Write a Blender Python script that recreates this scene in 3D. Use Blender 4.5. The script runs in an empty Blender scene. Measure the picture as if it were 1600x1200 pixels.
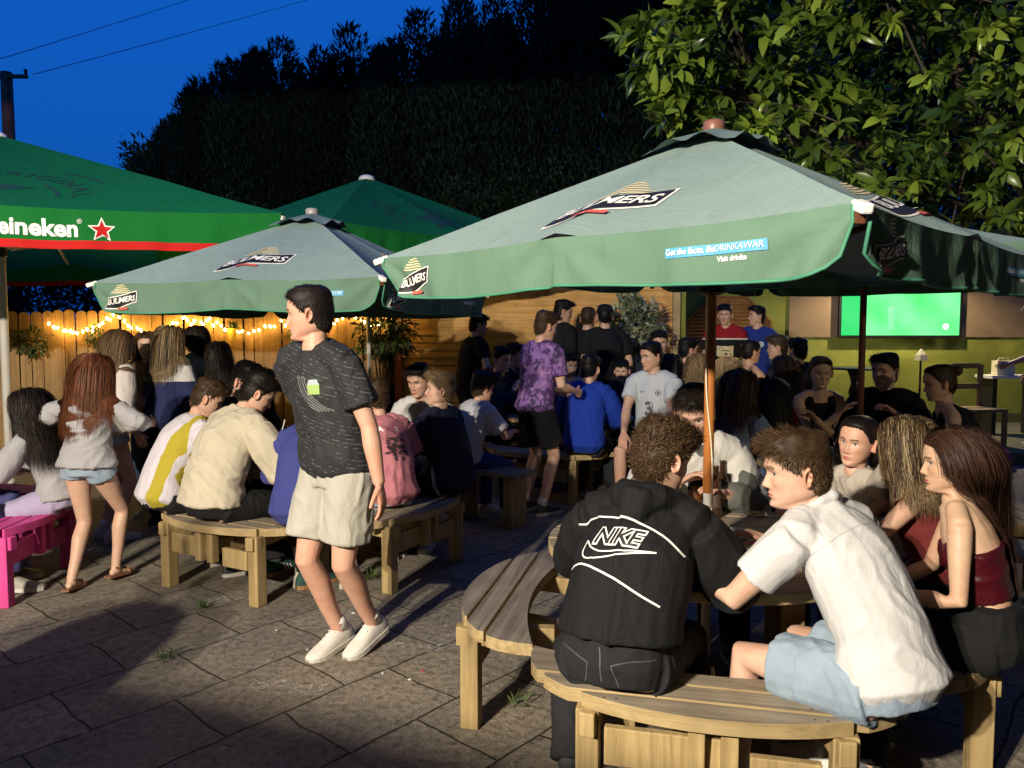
import bpy, bmesh, math, random
import numpy as np
from mathutils import Vector, Matrix, noise
from mathutils.bvhtree import BVHTree

random.seed(7); np.random.seed(7)
PI = math.pi
R = math.radians
S = bpy.context.scene
C = S.collection

# ------------------------------------------------------------------ camera
CAM_H, FPX, PITCH = 1.55, 1200.0, R(3.81)
cam_d = bpy.data.cameras.new('camera')
cam_d.sensor_width = 36.0
cam_d.lens = 36.0 * FPX / 1600.0
cam_d.clip_start, cam_d.clip_end = 0.05, 500.0
cam = bpy.data.objects.new('camera', cam_d); C.objects.link(cam)
cam.location = (0, 0, CAM_H)
cam.rotation_euler = (PI / 2 - PITCH, 0, 0)
S.camera = cam
S.view_settings.view_transform = 'Standard'
S.view_settings.look = 'None'
S.view_settings.exposure = 0.0
S.view_settings.gamma = 1.0
S.cycles.use_denoising = True
S.cycles.max_bounces = 6
S.cycles.diffuse_bounces = 3
S.cycles.transparent_max_bounces = 8
S.cycles.sample_clamp_indirect = 4.0

# ------------------------------------------------------------------ dusk sky
W = bpy.data.worlds.new('World'); S.world = W
W.use_nodes = True
wn = W.node_tree
for n in list(wn.nodes): wn.nodes.remove(n)
w_out = wn.nodes.new('ShaderNodeOutputWorld')
w_bg = wn.nodes.new('ShaderNodeBackground')
w_sky = wn.nodes.new('ShaderNodeTexSky')
w_sky.sky_type = 'NISHITA'; w_sky.sun_disc = False
w_sky.sun_elevation = R(-3.0); w_sky.sun_rotation = R(200)
w_mix = wn.nodes.new('ShaderNodeMix'); w_mix.data_type = 'RGBA'; w_mix.blend_type = 'MULTIPLY'
w_mix.inputs[0].default_value = 1.0
wn.links.new(w_sky.outputs[0], w_mix.inputs[6])
w_mix.inputs[7].default_value = (0.02, 0.52, 2.1, 1)
w_flat = wn.nodes.new('ShaderNodeMix'); w_flat.data_type = 'RGBA'; w_flat.inputs[0].default_value = 0.72
wn.links.new(w_mix.outputs[2], w_flat.inputs[6]); w_flat.inputs[7].default_value = (0.0012, 0.0235, 0.128, 1)
wn.links.new(w_flat.outputs[2], w_bg.inputs[0])
w_bg.inputs[1].default_value = 4.0
wn.links.new(w_bg.outputs[0], w_out.inputs[0])

# ------------------------------------------------------------------ the unseen floodlight assumed on the pub wall behind the photographer
ASSUMED_FLOOD = Vector((-2.9, -2.1, 3.4))
for dx_ in (-0.17, 0.17):                  # assumed twin-headed floodlight
    fl = bpy.data.lights.new('assumed_flood_lamp', 'SPOT')
    fl.energy = 1850; fl.color = (1.0, 0.90, 0.74)
    fl.spot_size = R(150); fl.spot_blend = 0.5; fl.shadow_soft_size = 0.045
    flo = bpy.data.objects.new('assumed_flood_lamp', fl); C.objects.link(flo)
    flo.location = ASSUMED_FLOOD + Vector((dx_, 0, 0))
    flo.rotation_euler = (Vector((0.3, 5.0, 0.9)) - ASSUMED_FLOOD).to_track_quat('-Z', 'Y').to_euler()

ADDED_FILL = Vector((6.2, -2.1, 3.0))          # added narrow warm fill for the table round the dark pole, no lamp seen
fl = bpy.data.lights.new('added_fill_lamp', 'SPOT')
fl.energy = 420; fl.color = (1.0, 0.84, 0.58); fl.spot_size = R(26); fl.spot_blend = 0.5; fl.shadow_soft_size = 0.05
flo = bpy.data.objects.new('added_fill_lamp', fl); C.objects.link(flo); flo.location = ADDED_FILL
flo.rotation_euler = (Vector((2.7, 5.7, 1.15)) - ADDED_FILL).to_track_quat('-Z', 'Y').to_euler()

# ------------------------------------------------------------------ pixel helpers (1600 x 1200 photograph)
def ray(px, py):
    a, b = (px - 800) / FPX, (600 - py) / FPX
    c, s = math.cos(PITCH), math.sin(PITCH)
    return Vector((a, c + b * s, -s + b * c))
def at(px, py, Y):
    d = ray(px, py); return Vector((0, 0, CAM_H)) + d * (Y / d.y)
def ground(px, py, z=0.0):
    d = ray(px, py); return Vector((0, 0, CAM_H)) + d * ((z - CAM_H) / d.z)

# ------------------------------------------------------------------ object helpers
def tag(o, label=None, cat=None, group=None, kind=None):
    if label: o['label'] = label
    if cat: o['category'] = cat
    if group: o['group'] = group
    if kind: o['kind'] = kind
    return o
def empty(name, loc=(0, 0, 0), rz=0.0):
    o = bpy.data.objects.new(name, None); C.objects.link(o)
    o.empty_display_size = 0.1
    o.location = loc; o.rotation_euler = (0, 0, rz); return o
def link(name, me, mats, parent=None, bevel=0.0, smooth=False):
    o = bpy.data.objects.new(name, me); C.objects.link(o)
    for m in (mats if isinstance(mats, (list, tuple)) else [mats]): me.materials.append(m)
    if parent is not None: o.parent = parent
    if smooth: me.polygons.foreach_set('use_smooth', [True] * len(me.polygons))
    if bevel:
        b = o.modifiers.new('bevel', 'BEVEL'); b.width = bevel; b.segments = 2; b.limit_method = 'ANGLE'; b.angle_limit = R(40)
    return o
def kids(o): return [c for c in bpy.data.objects if c.parent is o]
def copy_tree(o, parent=None):
    c = o.copy(); C.objects.link(c); c.parent = parent
    for ch in kids(o): copy_tree(ch, c)
    return c

class MB:
    """collects shapes into one mesh"""
    def __init__(s): s.v = []; s.f = []; s.m = []; s.mat = 0
    def add(s, vs, fs):
        n = len(s.v); s.v += [tuple(map(float, p)) for p in vs]
        s.f += [tuple(i + n for i in f) for f in fs]; s.m += [s.mat] * len(fs)
    def box(s, c, size, M=None):
        hx, hy, hz = size[0] / 2, size[1] / 2, size[2] / 2
        vs = [Vector((x, y, z)) for z in (-hz, hz) for y in (-hy, hy) for x in (-hx, hx)]
        if M is not None: vs = [M @ p for p in vs]
        c = Vector(c)
        s.add([p + c for p in vs], [(0, 2, 3, 1), (4, 5, 7, 6), (0, 1, 5, 4), (2, 6, 7, 3), (0, 4, 6, 2), (1, 3, 7, 5)])
    def bar(s, a, b, w, t, up=(0, 0, 1)):
        a, b = Vector(a), Vector(b); d = b - a; L = d.length; d.normalize()
        u = Vector(up); x = d.cross(u)
        if x.length < 1e-4: x = d.cross(Vector((1, 0, 0)))
        x.normalize(); z = x.cross(d)
        M = Matrix((x, d, z)).transposed()
        s.box((a + b) / 2, (w, L, t), M)
    def tube(s, pts, r, n=10, cap=True):
        pts = [Vector(p) for p in pts]; rs = r if isinstance(r, (list, tuple)) else [r] * len(pts)
        base = []; prev = None; vs = []; fs = []
        for i, p in enumerate(pts):
            d = (pts[min(i + 1, len(pts) - 1)] - pts[max(i - 1, 0)])
            d = d.normalized() if d.length > 1e-9 else Vector((0, 0, 1))
            if prev is None:
                x = d.orthogonal().normalized()
            else:
                x = (prev - d * prev.dot(d)); x = x.normalized() if x.length > 1e-6 else d.orthogonal().normalized()
            prev = x; y = d.cross(x)
            for k in range(n):
                t = 2 * PI * k / n
                vs.append(p + (x * math.cos(t) + y * math.sin(t)) * rs[i])
        for i in range(len(pts) - 1):
            for k in range(n):
                fs.append((i * n + k, i * n + (k + 1) % n, (i + 1) * n + (k + 1) % n, (i + 1) * n + k))
        if cap:
            fs.append(tuple(reversed(range(n)))); fs.append(tuple((len(pts) - 1) * n + k for k in range(n)))
        s.add(vs, fs)
    def lathe(s, prof, n=24, c=(0, 0, 0), cap=True):
        c = Vector(c); vs = []; fs = []
        for r, z in prof:
            for k in range(n):
                t = 2 * PI * k / n; vs.append(c + Vector((r * math.cos(t), r * math.sin(t), z)))
        for i in range(len(prof) - 1):
            for k in range(n):
                fs.append((i * n + k, i * n + (k + 1) % n, (i + 1) * n + (k + 1) % n, (i + 1) * n + k))
        if cap:
            fs.append(tuple(reversed(range(n)))); fs.append(tuple((len(prof) - 1) * n + k for k in range(n)))
        s.add(vs, fs)
    def prism(s, poly, z0, z1):
        n = len(poly)
        vs = [(x, y, z0) for x, y in poly] + [(x, y, z1) for x, y in poly]
        fs = [tuple(reversed(range(n))), tuple(range(n, 2 * n))] + [(i, (i + 1) % n, n + (i + 1) % n, n + i) for i in range(n)]
        s.add(vs, fs)
    def grid(s, fn, nu, nv):
        vs = [fn(i / nu, j / nv) for j in range(nv + 1) for i in range(nu + 1)]
        fs = [(j * (nu + 1) + i, j * (nu + 1) + i + 1, (j + 1) * (nu + 1) + i + 1, (j + 1) * (nu + 1) + i) for j in range(nv) for i in range(nu)]
        s.add(vs, fs)
    def plank(s, poly, z0, z1):
        k = len(s.f); s.prism(poly, z0, z1); n = len(s.f) - k
        for i in range(k, len(s.f)): s.m[i] = 0 if i == k + 1 else 1
    def build(s, name, mats, parent=None, bevel=0.0, smooth=False, fix=False):
        me = bpy.data.meshes.new(name); me.from_pydata(s.v, [], s.f)
        if any(s.m): me.polygons.foreach_set('material_index', s.m)
        if fix:
            bm = bmesh.new(); bm.from_mesh(me); bmesh.ops.recalc_face_normals(bm, faces=bm.faces); bm.to_mesh(me); bm.free()
        me.update()
        return link(name, me, mats, parent, bevel, smooth)

def np_mesh(name, V, F, cols=None):
    """V (n,3), F list/array of equal-length faces -> mesh, fast"""
    V = np.asarray(V, dtype=np.float32); F = np.asarray(F, dtype=np.int32)
    me = bpy.data.meshes.new(name)
    k = F.shape[1]
    me.vertices.add(len(V)); me.vertices.foreach_set('co', V.ravel())
    me.loops.add(F.size); me.loops.foreach_set('vertex_index', F.ravel())
    me.polygons.add(len(F)); me.polygons.foreach_set('loop_start', np.arange(len(F), dtype=np.int32) * k)
    me.update(calc_edges=True); me.validate()
    if cols is not None: set_col(me, cols)
    return me
def set_col(me, cols):
    a = me.color_attributes.new('Col', 'FLOAT_COLOR', 'POINT')
    c = np.ones((len(me.vertices), 4), dtype=np.float32); c[:, :3] = np.asarray(cols)[:, :3]
    a.data.foreach_set('color', c.ravel())

# ------------------------------------------------------------------ materials
class NT:
    def __init__(s, name):
        s.m = bpy.data.materials.new(name); s.m.use_nodes = True
        s.t = s.m.node_tree; s.b = s.t.nodes['Principled BSDF']
    def n(s, typ, **kw):
        nd = s.t.nodes.new(typ)
        for k, v in kw.items():
            if k.startswith('i_'): nd.inputs[k[2:].replace('_', ' ')].default_value = v
            else: setattr(nd, k, v)
        return nd
    def l(s, a, b): s.t.links.new(a, b)
    def coord(s, kind='Object', scale=(1, 1, 1), rot=(0, 0, 0)):
        tc = s.n('ShaderNodeTexCoord'); mp = s.n('ShaderNodeMapping')
        mp.inputs['Scale'].default_value = scale; mp.inputs['Rotation'].default_value = rot
        s.l(tc.outputs[kind], mp.inputs[0]); return mp.outputs[0]
    def noise(s, vec, scale, detail=4, rough=0.6, dist=0.0):
        nd = s.n('ShaderNodeTexNoise'); nd.inputs['Scale'].default_value = scale; nd.inputs['Detail'].default_value = detail
        nd.inputs['Roughness'].default_value = rough; nd.inputs['Distortion'].default_value = dist
        if vec is not None: s.l(vec, nd.inputs['Vector'])
        return nd.outputs['Fac']
    def ramp(s, fac, stops, interp='LINEAR'):
        r = s.n('ShaderNodeValToRGB'); r.color_ramp.interpolation = interp
        e = r.color_ramp.elements
        while len(e) < len(stops): e.new(0.5)
        for i, (p, c) in enumerate(stops):
            e[i].position = p; e[i].color = (*c, 1) if len(c) == 3 else c
        s.l(fac, r.inputs[0]); return r.outputs[0]
    def mix(s, a, b, fac, mode='MIX'):
        m = s.n('ShaderNodeMix'); m.data_type = 'RGBA'; m.blend_type = mode
        for v, i in ((fac, 0), (a, 6), (b, 7)):
            if hasattr(v, 'is_output'): s.l(v, m.inputs[i])
            else: m.inputs[i].default_value = v if i == 0 else ((*v, 1) if len(v) == 3 else v)
        return m.outputs[2]
    def math(s, op, a, b=0.0, clamp=False):
        m = s.n('ShaderNodeMath'); m.operation = op; m.use_clamp = clamp
        for v, i in ((a, 0), (b, 1)):
            if hasattr(v, 'is_output'): s.l(v, m.inputs[i])
            else: m.inputs[i].default_value = v
        return m.outputs[0]
    def col(s, v):
        if hasattr(v, 'is_output'): s.l(v, s.b.inputs['Base Color'])
        else: s.b.inputs['Base Color'].default_value = (*v, 1)
    def bump(s, h, strength=0.3, dist=0.01):
        b = s.n('ShaderNodeBump'); b.inputs['Strength'].default_value = strength; b.inputs['Distance'].default_value = dist
        s.l(h, b.inputs['Height']); s.l(b.outputs[0], s.b.inputs['Normal'])
    def p(s, **kw):
        for k, v in kw.items(): s.b.inputs[k.replace('_', ' ')].default_value = v
        return s
    def random(s):
        o = s.n('ShaderNodeObjectInfo'); return o.outputs['Random']

_mc = {}
def plain(name, c, rough=0.6, metal=0.0, spec=0.5, var=0.15, nscale=8.0, bump=0.0, bscale=60.0):
    if name in _mc: return _mc[name]
    t = NT(name); v = t.coord()
    n = t.noise(v, nscale, 5)
    t.col(t.mix(tuple(x * (1 - var) for x in c), tuple(min(1, x * (1 + var)) for x in c), n))
    t.p(Roughness=rough, Metallic=metal); t.b.inputs['Specular IOR Level'].default_value = spec
    if bump: t.bump(t.noise(v, bscale, 4), bump, 0.004)
    _mc[name] = t.m; return t.m
def cloth(name, c, rough=0.9, weave=0.25, var=0.12, fold=0.5, wscale=500.0, spec=0.2):
    if name in _mc: return _mc[name]
    t = NT(name); v = t.coord(); vs = t.coord(scale=(1, 1, 0.55))
    n = t.noise(v, 5, 4)
    t.col(t.mix(tuple(x * (1 - var) for x in c), tuple(min(1, x * (1 + var)) for x in c), n))
    f = t.noise(vs, 11, 3, 0.5, 1.6); w = t.noise(v, wscale, 2)
    h = t.math('ADD', t.math('MULTIPLY', f, fold), t.math('MULTIPLY', w, weave * 0.12))
    t.bump(h, 0.55, 0.03)
    t.p(Roughness=rough); t.b.inputs['Specular IOR Level'].default_value = spec
    _mc[name] = t.m; return t.m
def wood(name, c1, c2, grain_axis='X', scale=1.0, rough=0.65, knots=True, attr=True):
    if name in _mc: return _mc[name]
    t = NT(name)
    sc = {'X': (1.2, 26, 26), 'Y': (26, 1.2, 26), 'Z': (26, 26, 1.2)}[grain_axis]
    v = t.coord(scale=tuple(x * scale for x in sc)); v0 = t.coord()
    g = t.noise(v, 1.0, 6, 0.65, 0.8); big = t.noise(v0, 2.3 * scale, 3); fine = t.noise(v, 3.2, 3, 0.7)
    a = t.mix(c1, c2, t.ramp(g, [(0.36, (0, 0, 0)), (0.64, (1, 1, 1))]))
    a = t.mix(a, tuple(x * 0.55 for x in c1), t.ramp(big, [(0.45, (0, 0, 0)), (0.8, (0.75, 0.75, 0.75))]))
    if knots:
        kv = t.coord(scale={'X': (2.2, 7, 7), 'Y': (7, 2.2, 7), 'Z': (7, 7, 2.2)}[grain_axis])
        vo = t.n('ShaderNodeTexVoronoi'); vo.inputs['Scale'].default_value = 1.0; t.l(kv, vo.inputs['Vector'])
        k = t.ramp(vo.outputs['Distance'], [(0.06, (1, 1, 1)), (0.13, (0, 0, 0))])
        a = t.mix(a, tuple(x * 0.35 for x in c1), t.math('MULTIPLY', k, 0.7))
    a = t.mix(a, (0.02, 0.015, 0.01), t.math('MULTIPLY', t.ramp(fine, [(0.6, (0, 0, 0)), (0.75, (1, 1, 1))]), 0.35))
    t.col(a); t.bump(t.math('ADD', g, t.math('MULTIPLY', fine, 0.6)), 0.35, 0.006)
    t.p(Roughness=rough); t.b.inputs['Specular IOR Level'].default_value = 0.35
    _mc[name] = t.m; return t.m
def glow(name, c, strength):
    t = NT(name); t.col((0.02, 0.02, 0.02)); t.b.inputs['Emission Color'].default_value = (*c, 1)
    t.b.inputs['Emission Strength'].default_value = strength; return t.m

M = {}
M['table_wood'] = wood('weathered_bench_wood', (0.185, 0.148, 0.105), (0.335, 0.280, 0.205), 'X')
M['edge_wood'] = wood('plank_edge_wood', (0.29, 0.205, 0.095), (0.45, 0.335, 0.165), 'X')
M['post_wood'] = wood('treated_post_wood', (0.28, 0.195, 0.085), (0.44, 0.32, 0.145), 'Z')
M['old_wood'] = wood('grey_weathered_wood', (0.125, 0.102, 0.082), (0.26, 0.22, 0.18), 'X')
M['pink_wood'] = wood('pink_painted_wood', (0.52, 0.045, 0.22), (0.62, 0.07, 0.28), 'Z', knots=False)
M['fence_wood'] = wood('fence_board_wood', (0.27, 0.155, 0.055), (0.43, 0.26, 0.10), 'Z')
M['clad_wood'] = wood('cladding_wood', (0.56, 0.30, 0.085), (0.78, 0.46, 0.155), 'X')
M['dark_wood'] = wood('dark_stained_wood', (0.09, 0.03, 0.012), (0.15, 0.055, 0.02), 'Z', knots=False)
M['pole_wood'] = wood('varnished_pole_wood', (0.36, 0.12, 0.025), (0.46, 0.17, 0.04), 'Z', rough=0.35, knots=False)
M['ply'] = plain('plywood_board', (0.24, 0.165, 0.095), 0.8, nscale=3, var=0.2)
M['black'] = plain('black_metal', (0.012, 0.012, 0.013), 0.45)
M['steel'] = plain('galvanised_steel', (0.55, 0.55, 0.54), 0.35, 0.9)
M['white_metal'] = plain('white_painted_metal', (0.62, 0.58, 0.52), 0.45)
M['white_plastic'] = plain('white_plastic', (0.75, 0.73, 0.68), 0.4)
M['brown_cap'] = plain('brown_finial', (0.20, 0.085, 0.06), 0.4)
M['creamcord'] = plain('cream_cord', (0.7, 0.62, 0.45), 0.6)
# ================================================================== ground
def ground_mat():
    t = NT('worn_stone_flags'); v = t.coord('Object', rot=(0, 0, R(-49)))
    wob = t.n('ShaderNodeTexNoise'); wob.inputs['Scale'].default_value = 2.2; wob.inputs['Detail'].default_value = 3; t.l(v, wob.inputs['Vector'])
    vv = t.n('ShaderNodeMix'); vv.data_type = 'RGBA'; vv.blend_type = 'LINEAR_LIGHT'; vv.inputs[0].default_value = 0.045
    t.l(v, vv.inputs[6]); t.l(wob.outputs['Color'], vv.inputs[7])
    b = t.n('ShaderNodeTexBrick'); t.l(vv.outputs[2], b.inputs['Vector'])
    b.offset = 0.43; b.squash = 1.0
    b.inputs['Scale'].default_value = 1.0; b.inputs['Brick Width'].default_value = 0.56; b.inputs['Row Height'].default_value = 0.45
    b.inputs['Mortar Size'].default_value = 0.006; b.inputs['Mortar Smooth'].default_value = 0.6; b.inputs['Bias'].default_value = 0.0
    b.inputs['Color1'].default_value = (0.185, 0.160, 0.130, 1); b.inputs['Color2'].default_value = (0.230, 0.200, 0.162, 1)
    b.inputs['Mortar'].default_value = (0.040, 0.036, 0.028, 1)
    n1 = t.noise(v, 1.6, 6, 0.65); n2 = t.noise(v, 26, 6, 0.7); n3 = t.noise(v, 150, 3, 0.7)
    c = t.mix(b.outputs['Color'], (0.5, 0.5, 0.5), 0.0)
    c = t.mix(c, (1.55, 1.45, 1.3), t.ramp(n1, [(0.42, (0, 0, 0)), (0.75, (1, 1, 1))]), 'MULTIPLY')
    c = t.mix(c, (0.42, 0.42, 0.40), t.ramp(n2, [(0.44, (0, 0, 0)), (0.66, (1, 1, 1))]), 'MULTIPLY')
    c = t.mix(c, (2.0, 1.95, 1.8), t.ramp(n3, [(0.52, (0, 0, 0)), (0.72, (1, 1, 1))]), 'MULTIPLY')
    # moss in the joints
    ms = t.noise(v, 5, 3)
    mm = t.math('MULTIPLY', b.outputs['Fac'], t.ramp(ms, [(0.45, (0, 0, 0)), (0.6, (1, 1, 1))]))
    c = t.mix(c, (0.025, 0.032, 0.012), mm)
    # chalky lichen spots and dropped grit
    vo = t.n('ShaderNodeTexVoronoi'); vo.inputs['Scale'].default_value = 6.5; t.l(v, vo.inputs['Vector'])
    sp = t.math('MULTIPLY', t.ramp(vo.outputs['Distance'], [(0.045, (1, 1, 1)), (0.075, (0, 0, 0))]), t.ramp(t.noise(v, 2.9, 2), [(0.54, (0, 0, 0)), (0.62, (1, 1, 1))]))
    c = t.mix(c, (0.42, 0.40, 0.35), sp)
    jt = t.math('MULTIPLY', t.ramp(n2, [(0.53, (0, 0, 0)), (0.6, (1, 1, 1))]), t.ramp(t.noise(v, 1.1, 3), [(0.56, (0, 0, 0)), (0.68, (1, 1, 1))]))
    c = t.mix(c, (0.30, 0.285, 0.25), t.math('MULTIPLY', jt, 0.45))
    t.col(c)
    h = t.math('ADD', t.math('MULTIPLY', b.outputs['Fac'], -1.2), t.math('ADD', t.math('MULTIPLY', n1, 0.9), t.math('ADD', t.math('MULTIPLY', n2, 0.75), t.math('MULTIPLY', n3, 0.30))))
    t.bump(h, 0.9, 0.024)
    t.p(Roughness=0.85); t.b.inputs['Specular IOR Level'].default_value = 0.3
    return t.m
g = MB(); g.grid(lambda u, v: (-70 + 140 * u, -40 + 160 * v, 0.0), 8, 8)
tag(g.build('ground', ground_mat()), kind='structure')

cloth_dark = plain('shadow_sheet_cloth', (.03, .03, .035), .9)
# ================================================================== pub wall behind the photographer (holds the assumed floodlight; unseen, raised to block sky)
t = NT('rendered_pub_wall'); t.col(t.mix((0.10, 0.09, 0.075), (0.14, 0.125, 0.10), t.noise(t.coord(), 2, 5))); t.p(Roughness=0.9)
b = MB(); b.box((0, -2.75, 4.5), (34, 0.5, 9.0)); 
root = empty('pub_building', (0, 0, 0)); tag(root, 'dim rendered wall of the pub behind the paved yard', 'building')
b.build('wall', t.m, root)
m = MB(); sheet_xy = [(-2.75, .14), (-1.75, -.255), (0, -1.03), (1.3, -1.55), (1.3, -2.49), (-2.75, -2.49)]
m.add([(x, y, 2.10 + .02 * (-.3 - y)) for x, y in sheet_xy] + [(x, y, 2.085 + .02 * (-.3 - y)) for x, y in sheet_xy], [tuple(range(6))[::-1], tuple(range(6, 12))] + [(i, (i + 1) % 6, 6 + (i + 1) % 6, 6 + i) for i in range(6)])
m.build('shadow_sheet', cloth_dark, root)  # unseen sheet added, its edge cut to shape the shadow on the flags
m = MB(); m.box((0, .15, 4.36), (15, 5.25, .12)); m.build('sky_blocker', plain('blocker_boards', (.05, .04, .03), .8), root)  # unseen slab added overhead to cut sky light on the near flags
lamp = empty('floodlight', ASSUMED_FLOOD); tag(lamp, 'assumed floodlight fixed high on the unseen pub wall', 'floodlight')  # unseen fixture assumed for the twin flood lamps
for sx in (-.17, .17):
    q = MB(); q.box((sx, -0.12, 0), (0.26, 0.10, 0.2)); q.build('lamp_housing', M['black'], lamp, 0.006)
fill_fixture = empty('floodlight', ADDED_FILL); tag(fill_fixture, 'housing of an added fill lamp on the unseen pub wall', 'floodlight')  # housing modelled round the added fill lamp
q = MB(); q.box((0, -0.12, 0), (0.22, 0.10, 0.16)); q.build('lamp_housing', M['black'], fill_fixture, 0.006)
q = MB(); q.bar((0, -0.17, 0), (0, -0.41, 0), 0.04, 0.04); q.build('bracket', M['black'], fill_fixture)
q = MB(); q.bar((0, -0.14, 0), (0, -0.41, 0), 0.04, 0.04); q.build('bracket', M['black'], lamp)

# unseen houses added on both sides to block sky light from the yard
def house(label, x, y0, y1, h, dirn):
    root = empty('house', (x, (y0 + y1) / 2, 0)); tag(root, label, 'house')
    t = NT('house_brick_' + str(int(x))); br = t.n('ShaderNodeTexBrick'); br.inputs['Scale'].default_value = 4.0; t.l(t.coord(rot=(R(90), 0, R(90))), br.inputs['Vector'])
    br.inputs['Color1'].default_value = (.10, .05, .035, 1); br.inputs['Color2'].default_value = (.14, .07, .05, 1); br.inputs['Mortar'].default_value = (.10, .09, .08, 1); t.col(br.outputs['Color']); t.p(Roughness=.9)
    L = y1 - y0; m = MB(); m.box((dirn * 2.5, 0, h / 2), (5, L, h)); m.build('wall', t.m, root)
    m = MB(); m.add([(-dirn * .3, -L / 2, h - .1), (-dirn * .3, L / 2, h - .1), (dirn * 2.5, L / 2, h + 2.2), (dirn * 2.5, -L / 2, h + 2.2), (dirn * 5.3, -L / 2, h - .1), (dirn * 5.3, L / 2, h - .1)], [(0, 1, 2, 3), (3, 2, 5, 4), (0, 3, 4), (1, 5, 2), (0, 4, 5, 1)]); m.build('roof', plain('slate', (.04, .04, .045), .8), root)
    for k in range(3):
        m = MB(); m.box((-dirn * .02, -L / 2 + (k + .6) * L / 3.2, h * .72), (.06, .9, 1.2)); f = m.build('window', M['white_plastic'], root)
        m = MB(); m.box((-dirn * .055, -L / 2 + (k + .6) * L / 3.2, h * .72), (.02, .78, 1.08)); m.build('pane', plain('dark_glass', (.01, .012, .02), .08), f)
house('dark brick house added out of view on the right to block sky', 9.6, -2.4, 10.0, 6.5, 1)
house('dark brick house added out of view on the left to block sky', -10.6, -2.4, 7.0, 6.0, -1)

# ================================================================== timber fence with string lights
FA, FB = Vector((-7.6, 7.75, 0)), Vector((-1.62, 10.15, 0))
fd = (FB - FA); FL = fd.length; fd.normalize(); fn = Vector((fd.y, -fd.x, 0))     # fn points at the yard
def fence_top(u): return 1.72 + 0.20 * u / FL
fence = empty('timber_fence', FA, math.atan2(fd.y, fd.x)); tag(fence, 'warm lit vertical board fence with rounded board tops behind the girls', 'fence')
m = MB(); nb = int(FL / 0.112)
for i in range(nb):
    x0 = i * FL / nb; w = FL / nb - random.uniform(0.006, 0.014)
    h = fence_top(x0) + random.uniform(-0.012, 0.012); yy = random.uniform(-0.006, 0.006); rr = w * 0.5
    poly = [(x0, 0.03), (x0 + w, 0.03)] + [(x0 + w / 2 + rr * math.cos(a), h - rr * 0.75 + rr * 0.75 * math.sin(a)) for a in [PI * k / 8 for k in range(9)]]
    n = len(poly); tk = 0.018; tilt = random.uniform(-0.006, 0.006)
    vs = [(p[0] + tilt * p[1], yy - tk / 2, p[1]) for p in poly] + [(p[0] + tilt * p[1], yy + tk / 2, p[1]) for p in poly]
    fs = [tuple(range(n)), tuple(reversed(range(n, 2 * n)))] + [((k + 1) % n, k, n + k, n + (k + 1) % n) for k in range(n)]
    m.add(vs, fs)
m.build('board_panel', M['fence_wood'], fence)
for zz in (0.35, 1.0, 1.5):
    m = MB(); m.box((FL / 2, 0.045, zz), (FL, 0.04, 0.09)); m.build('rail', M['fence_wood'], fence)
for k in range(4):
    m = MB(); m.box((0.2 + k * (FL - 0.4) / 3, 0.11, 0.85), (0.09, 0.09, 1.7)); m.build('post', M['dark_wood'], fence)
def fpt(px, off=0.05, z=None, py=None):
    """point in front of the fence at photo column px"""
    d = ray(px, py if py else 560); nrm = fn
    tt = ((FA + fn * off) - Vector((0, 0, CAM_H))).dot(nrm) / d.dot(nrm)
    p = Vector((0, 0, CAM_H)) + d * tt
    if z is not None: p.z = z
    return p
# string lights: a sagging wire with warm bulbs
sl = empty('string_lights', (0, 0, 0)); tag(sl, 'warm string lights draped along the timber fence', 'string lights')
knots = [(80, 505), (130, 518), (180, 492), (235, 520), (285, 498), (330, 500), (372, 517), (440, 503), (500, 512), (545, 488), (590, 507), (618, 489)]
wp = []
for (a, b_) in zip(knots[:-1], knots[1:]):
    for k in range(8):
        s_ = k / 8; px = a[0] + (b_[0] - a[0]) * s_; py = a[1] + (b_[1] - a[1]) * s_ + 5 * math.sin(PI * s_) + random.uniform(-2.5, 2.5)
        wp.append(fpt(px, 0.06 + random.uniform(-0.012, 0.02), py=py))
m = MB(); m.tube(wp, 0.004, 6); m.build('wire', plain('green_wire', (0.02, 0.03, 0.015), 0.5), sl)
bulb_m = glow('warm_bulb', (1.0, 0.60, 0.16), 55.0)
q = MB(); q.lathe([(0.002, 0.022), (0.011, 0.012), (0.014, 0.0), (0.010, -0.013), (0.002, -0.02)], 8)
b0 = q.build('bulb', bulb_m, sl, smooth=True)
for i, p in enumerate(wp):
    o = b0 if i == 0 else b0.copy()
    if i: C.objects.link(o); o.parent = sl
    o.location = p + Vector((random.uniform(-.02, .02), -0.015, random.uniform(-0.03, 0.02))); o.rotation_euler = (random.uniform(-1, 1), random.uniform(-1, 1), 0)
for i in range(3, len(wp), 7):
    ld = bpy.data.lights.new('string_light_lamp', 'POINT'); ld.energy = 1.9; ld.color = (1.0, 0.58, 0.16); ld.shadow_soft_size = 0.05
    lo = bpy.data.objects.new('string_light_lamp', ld); C.objects.link(lo); lo.location = wp[i] + fn * 0.17 + Vector((0, 0, 0.02)); lo.parent = sl

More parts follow.
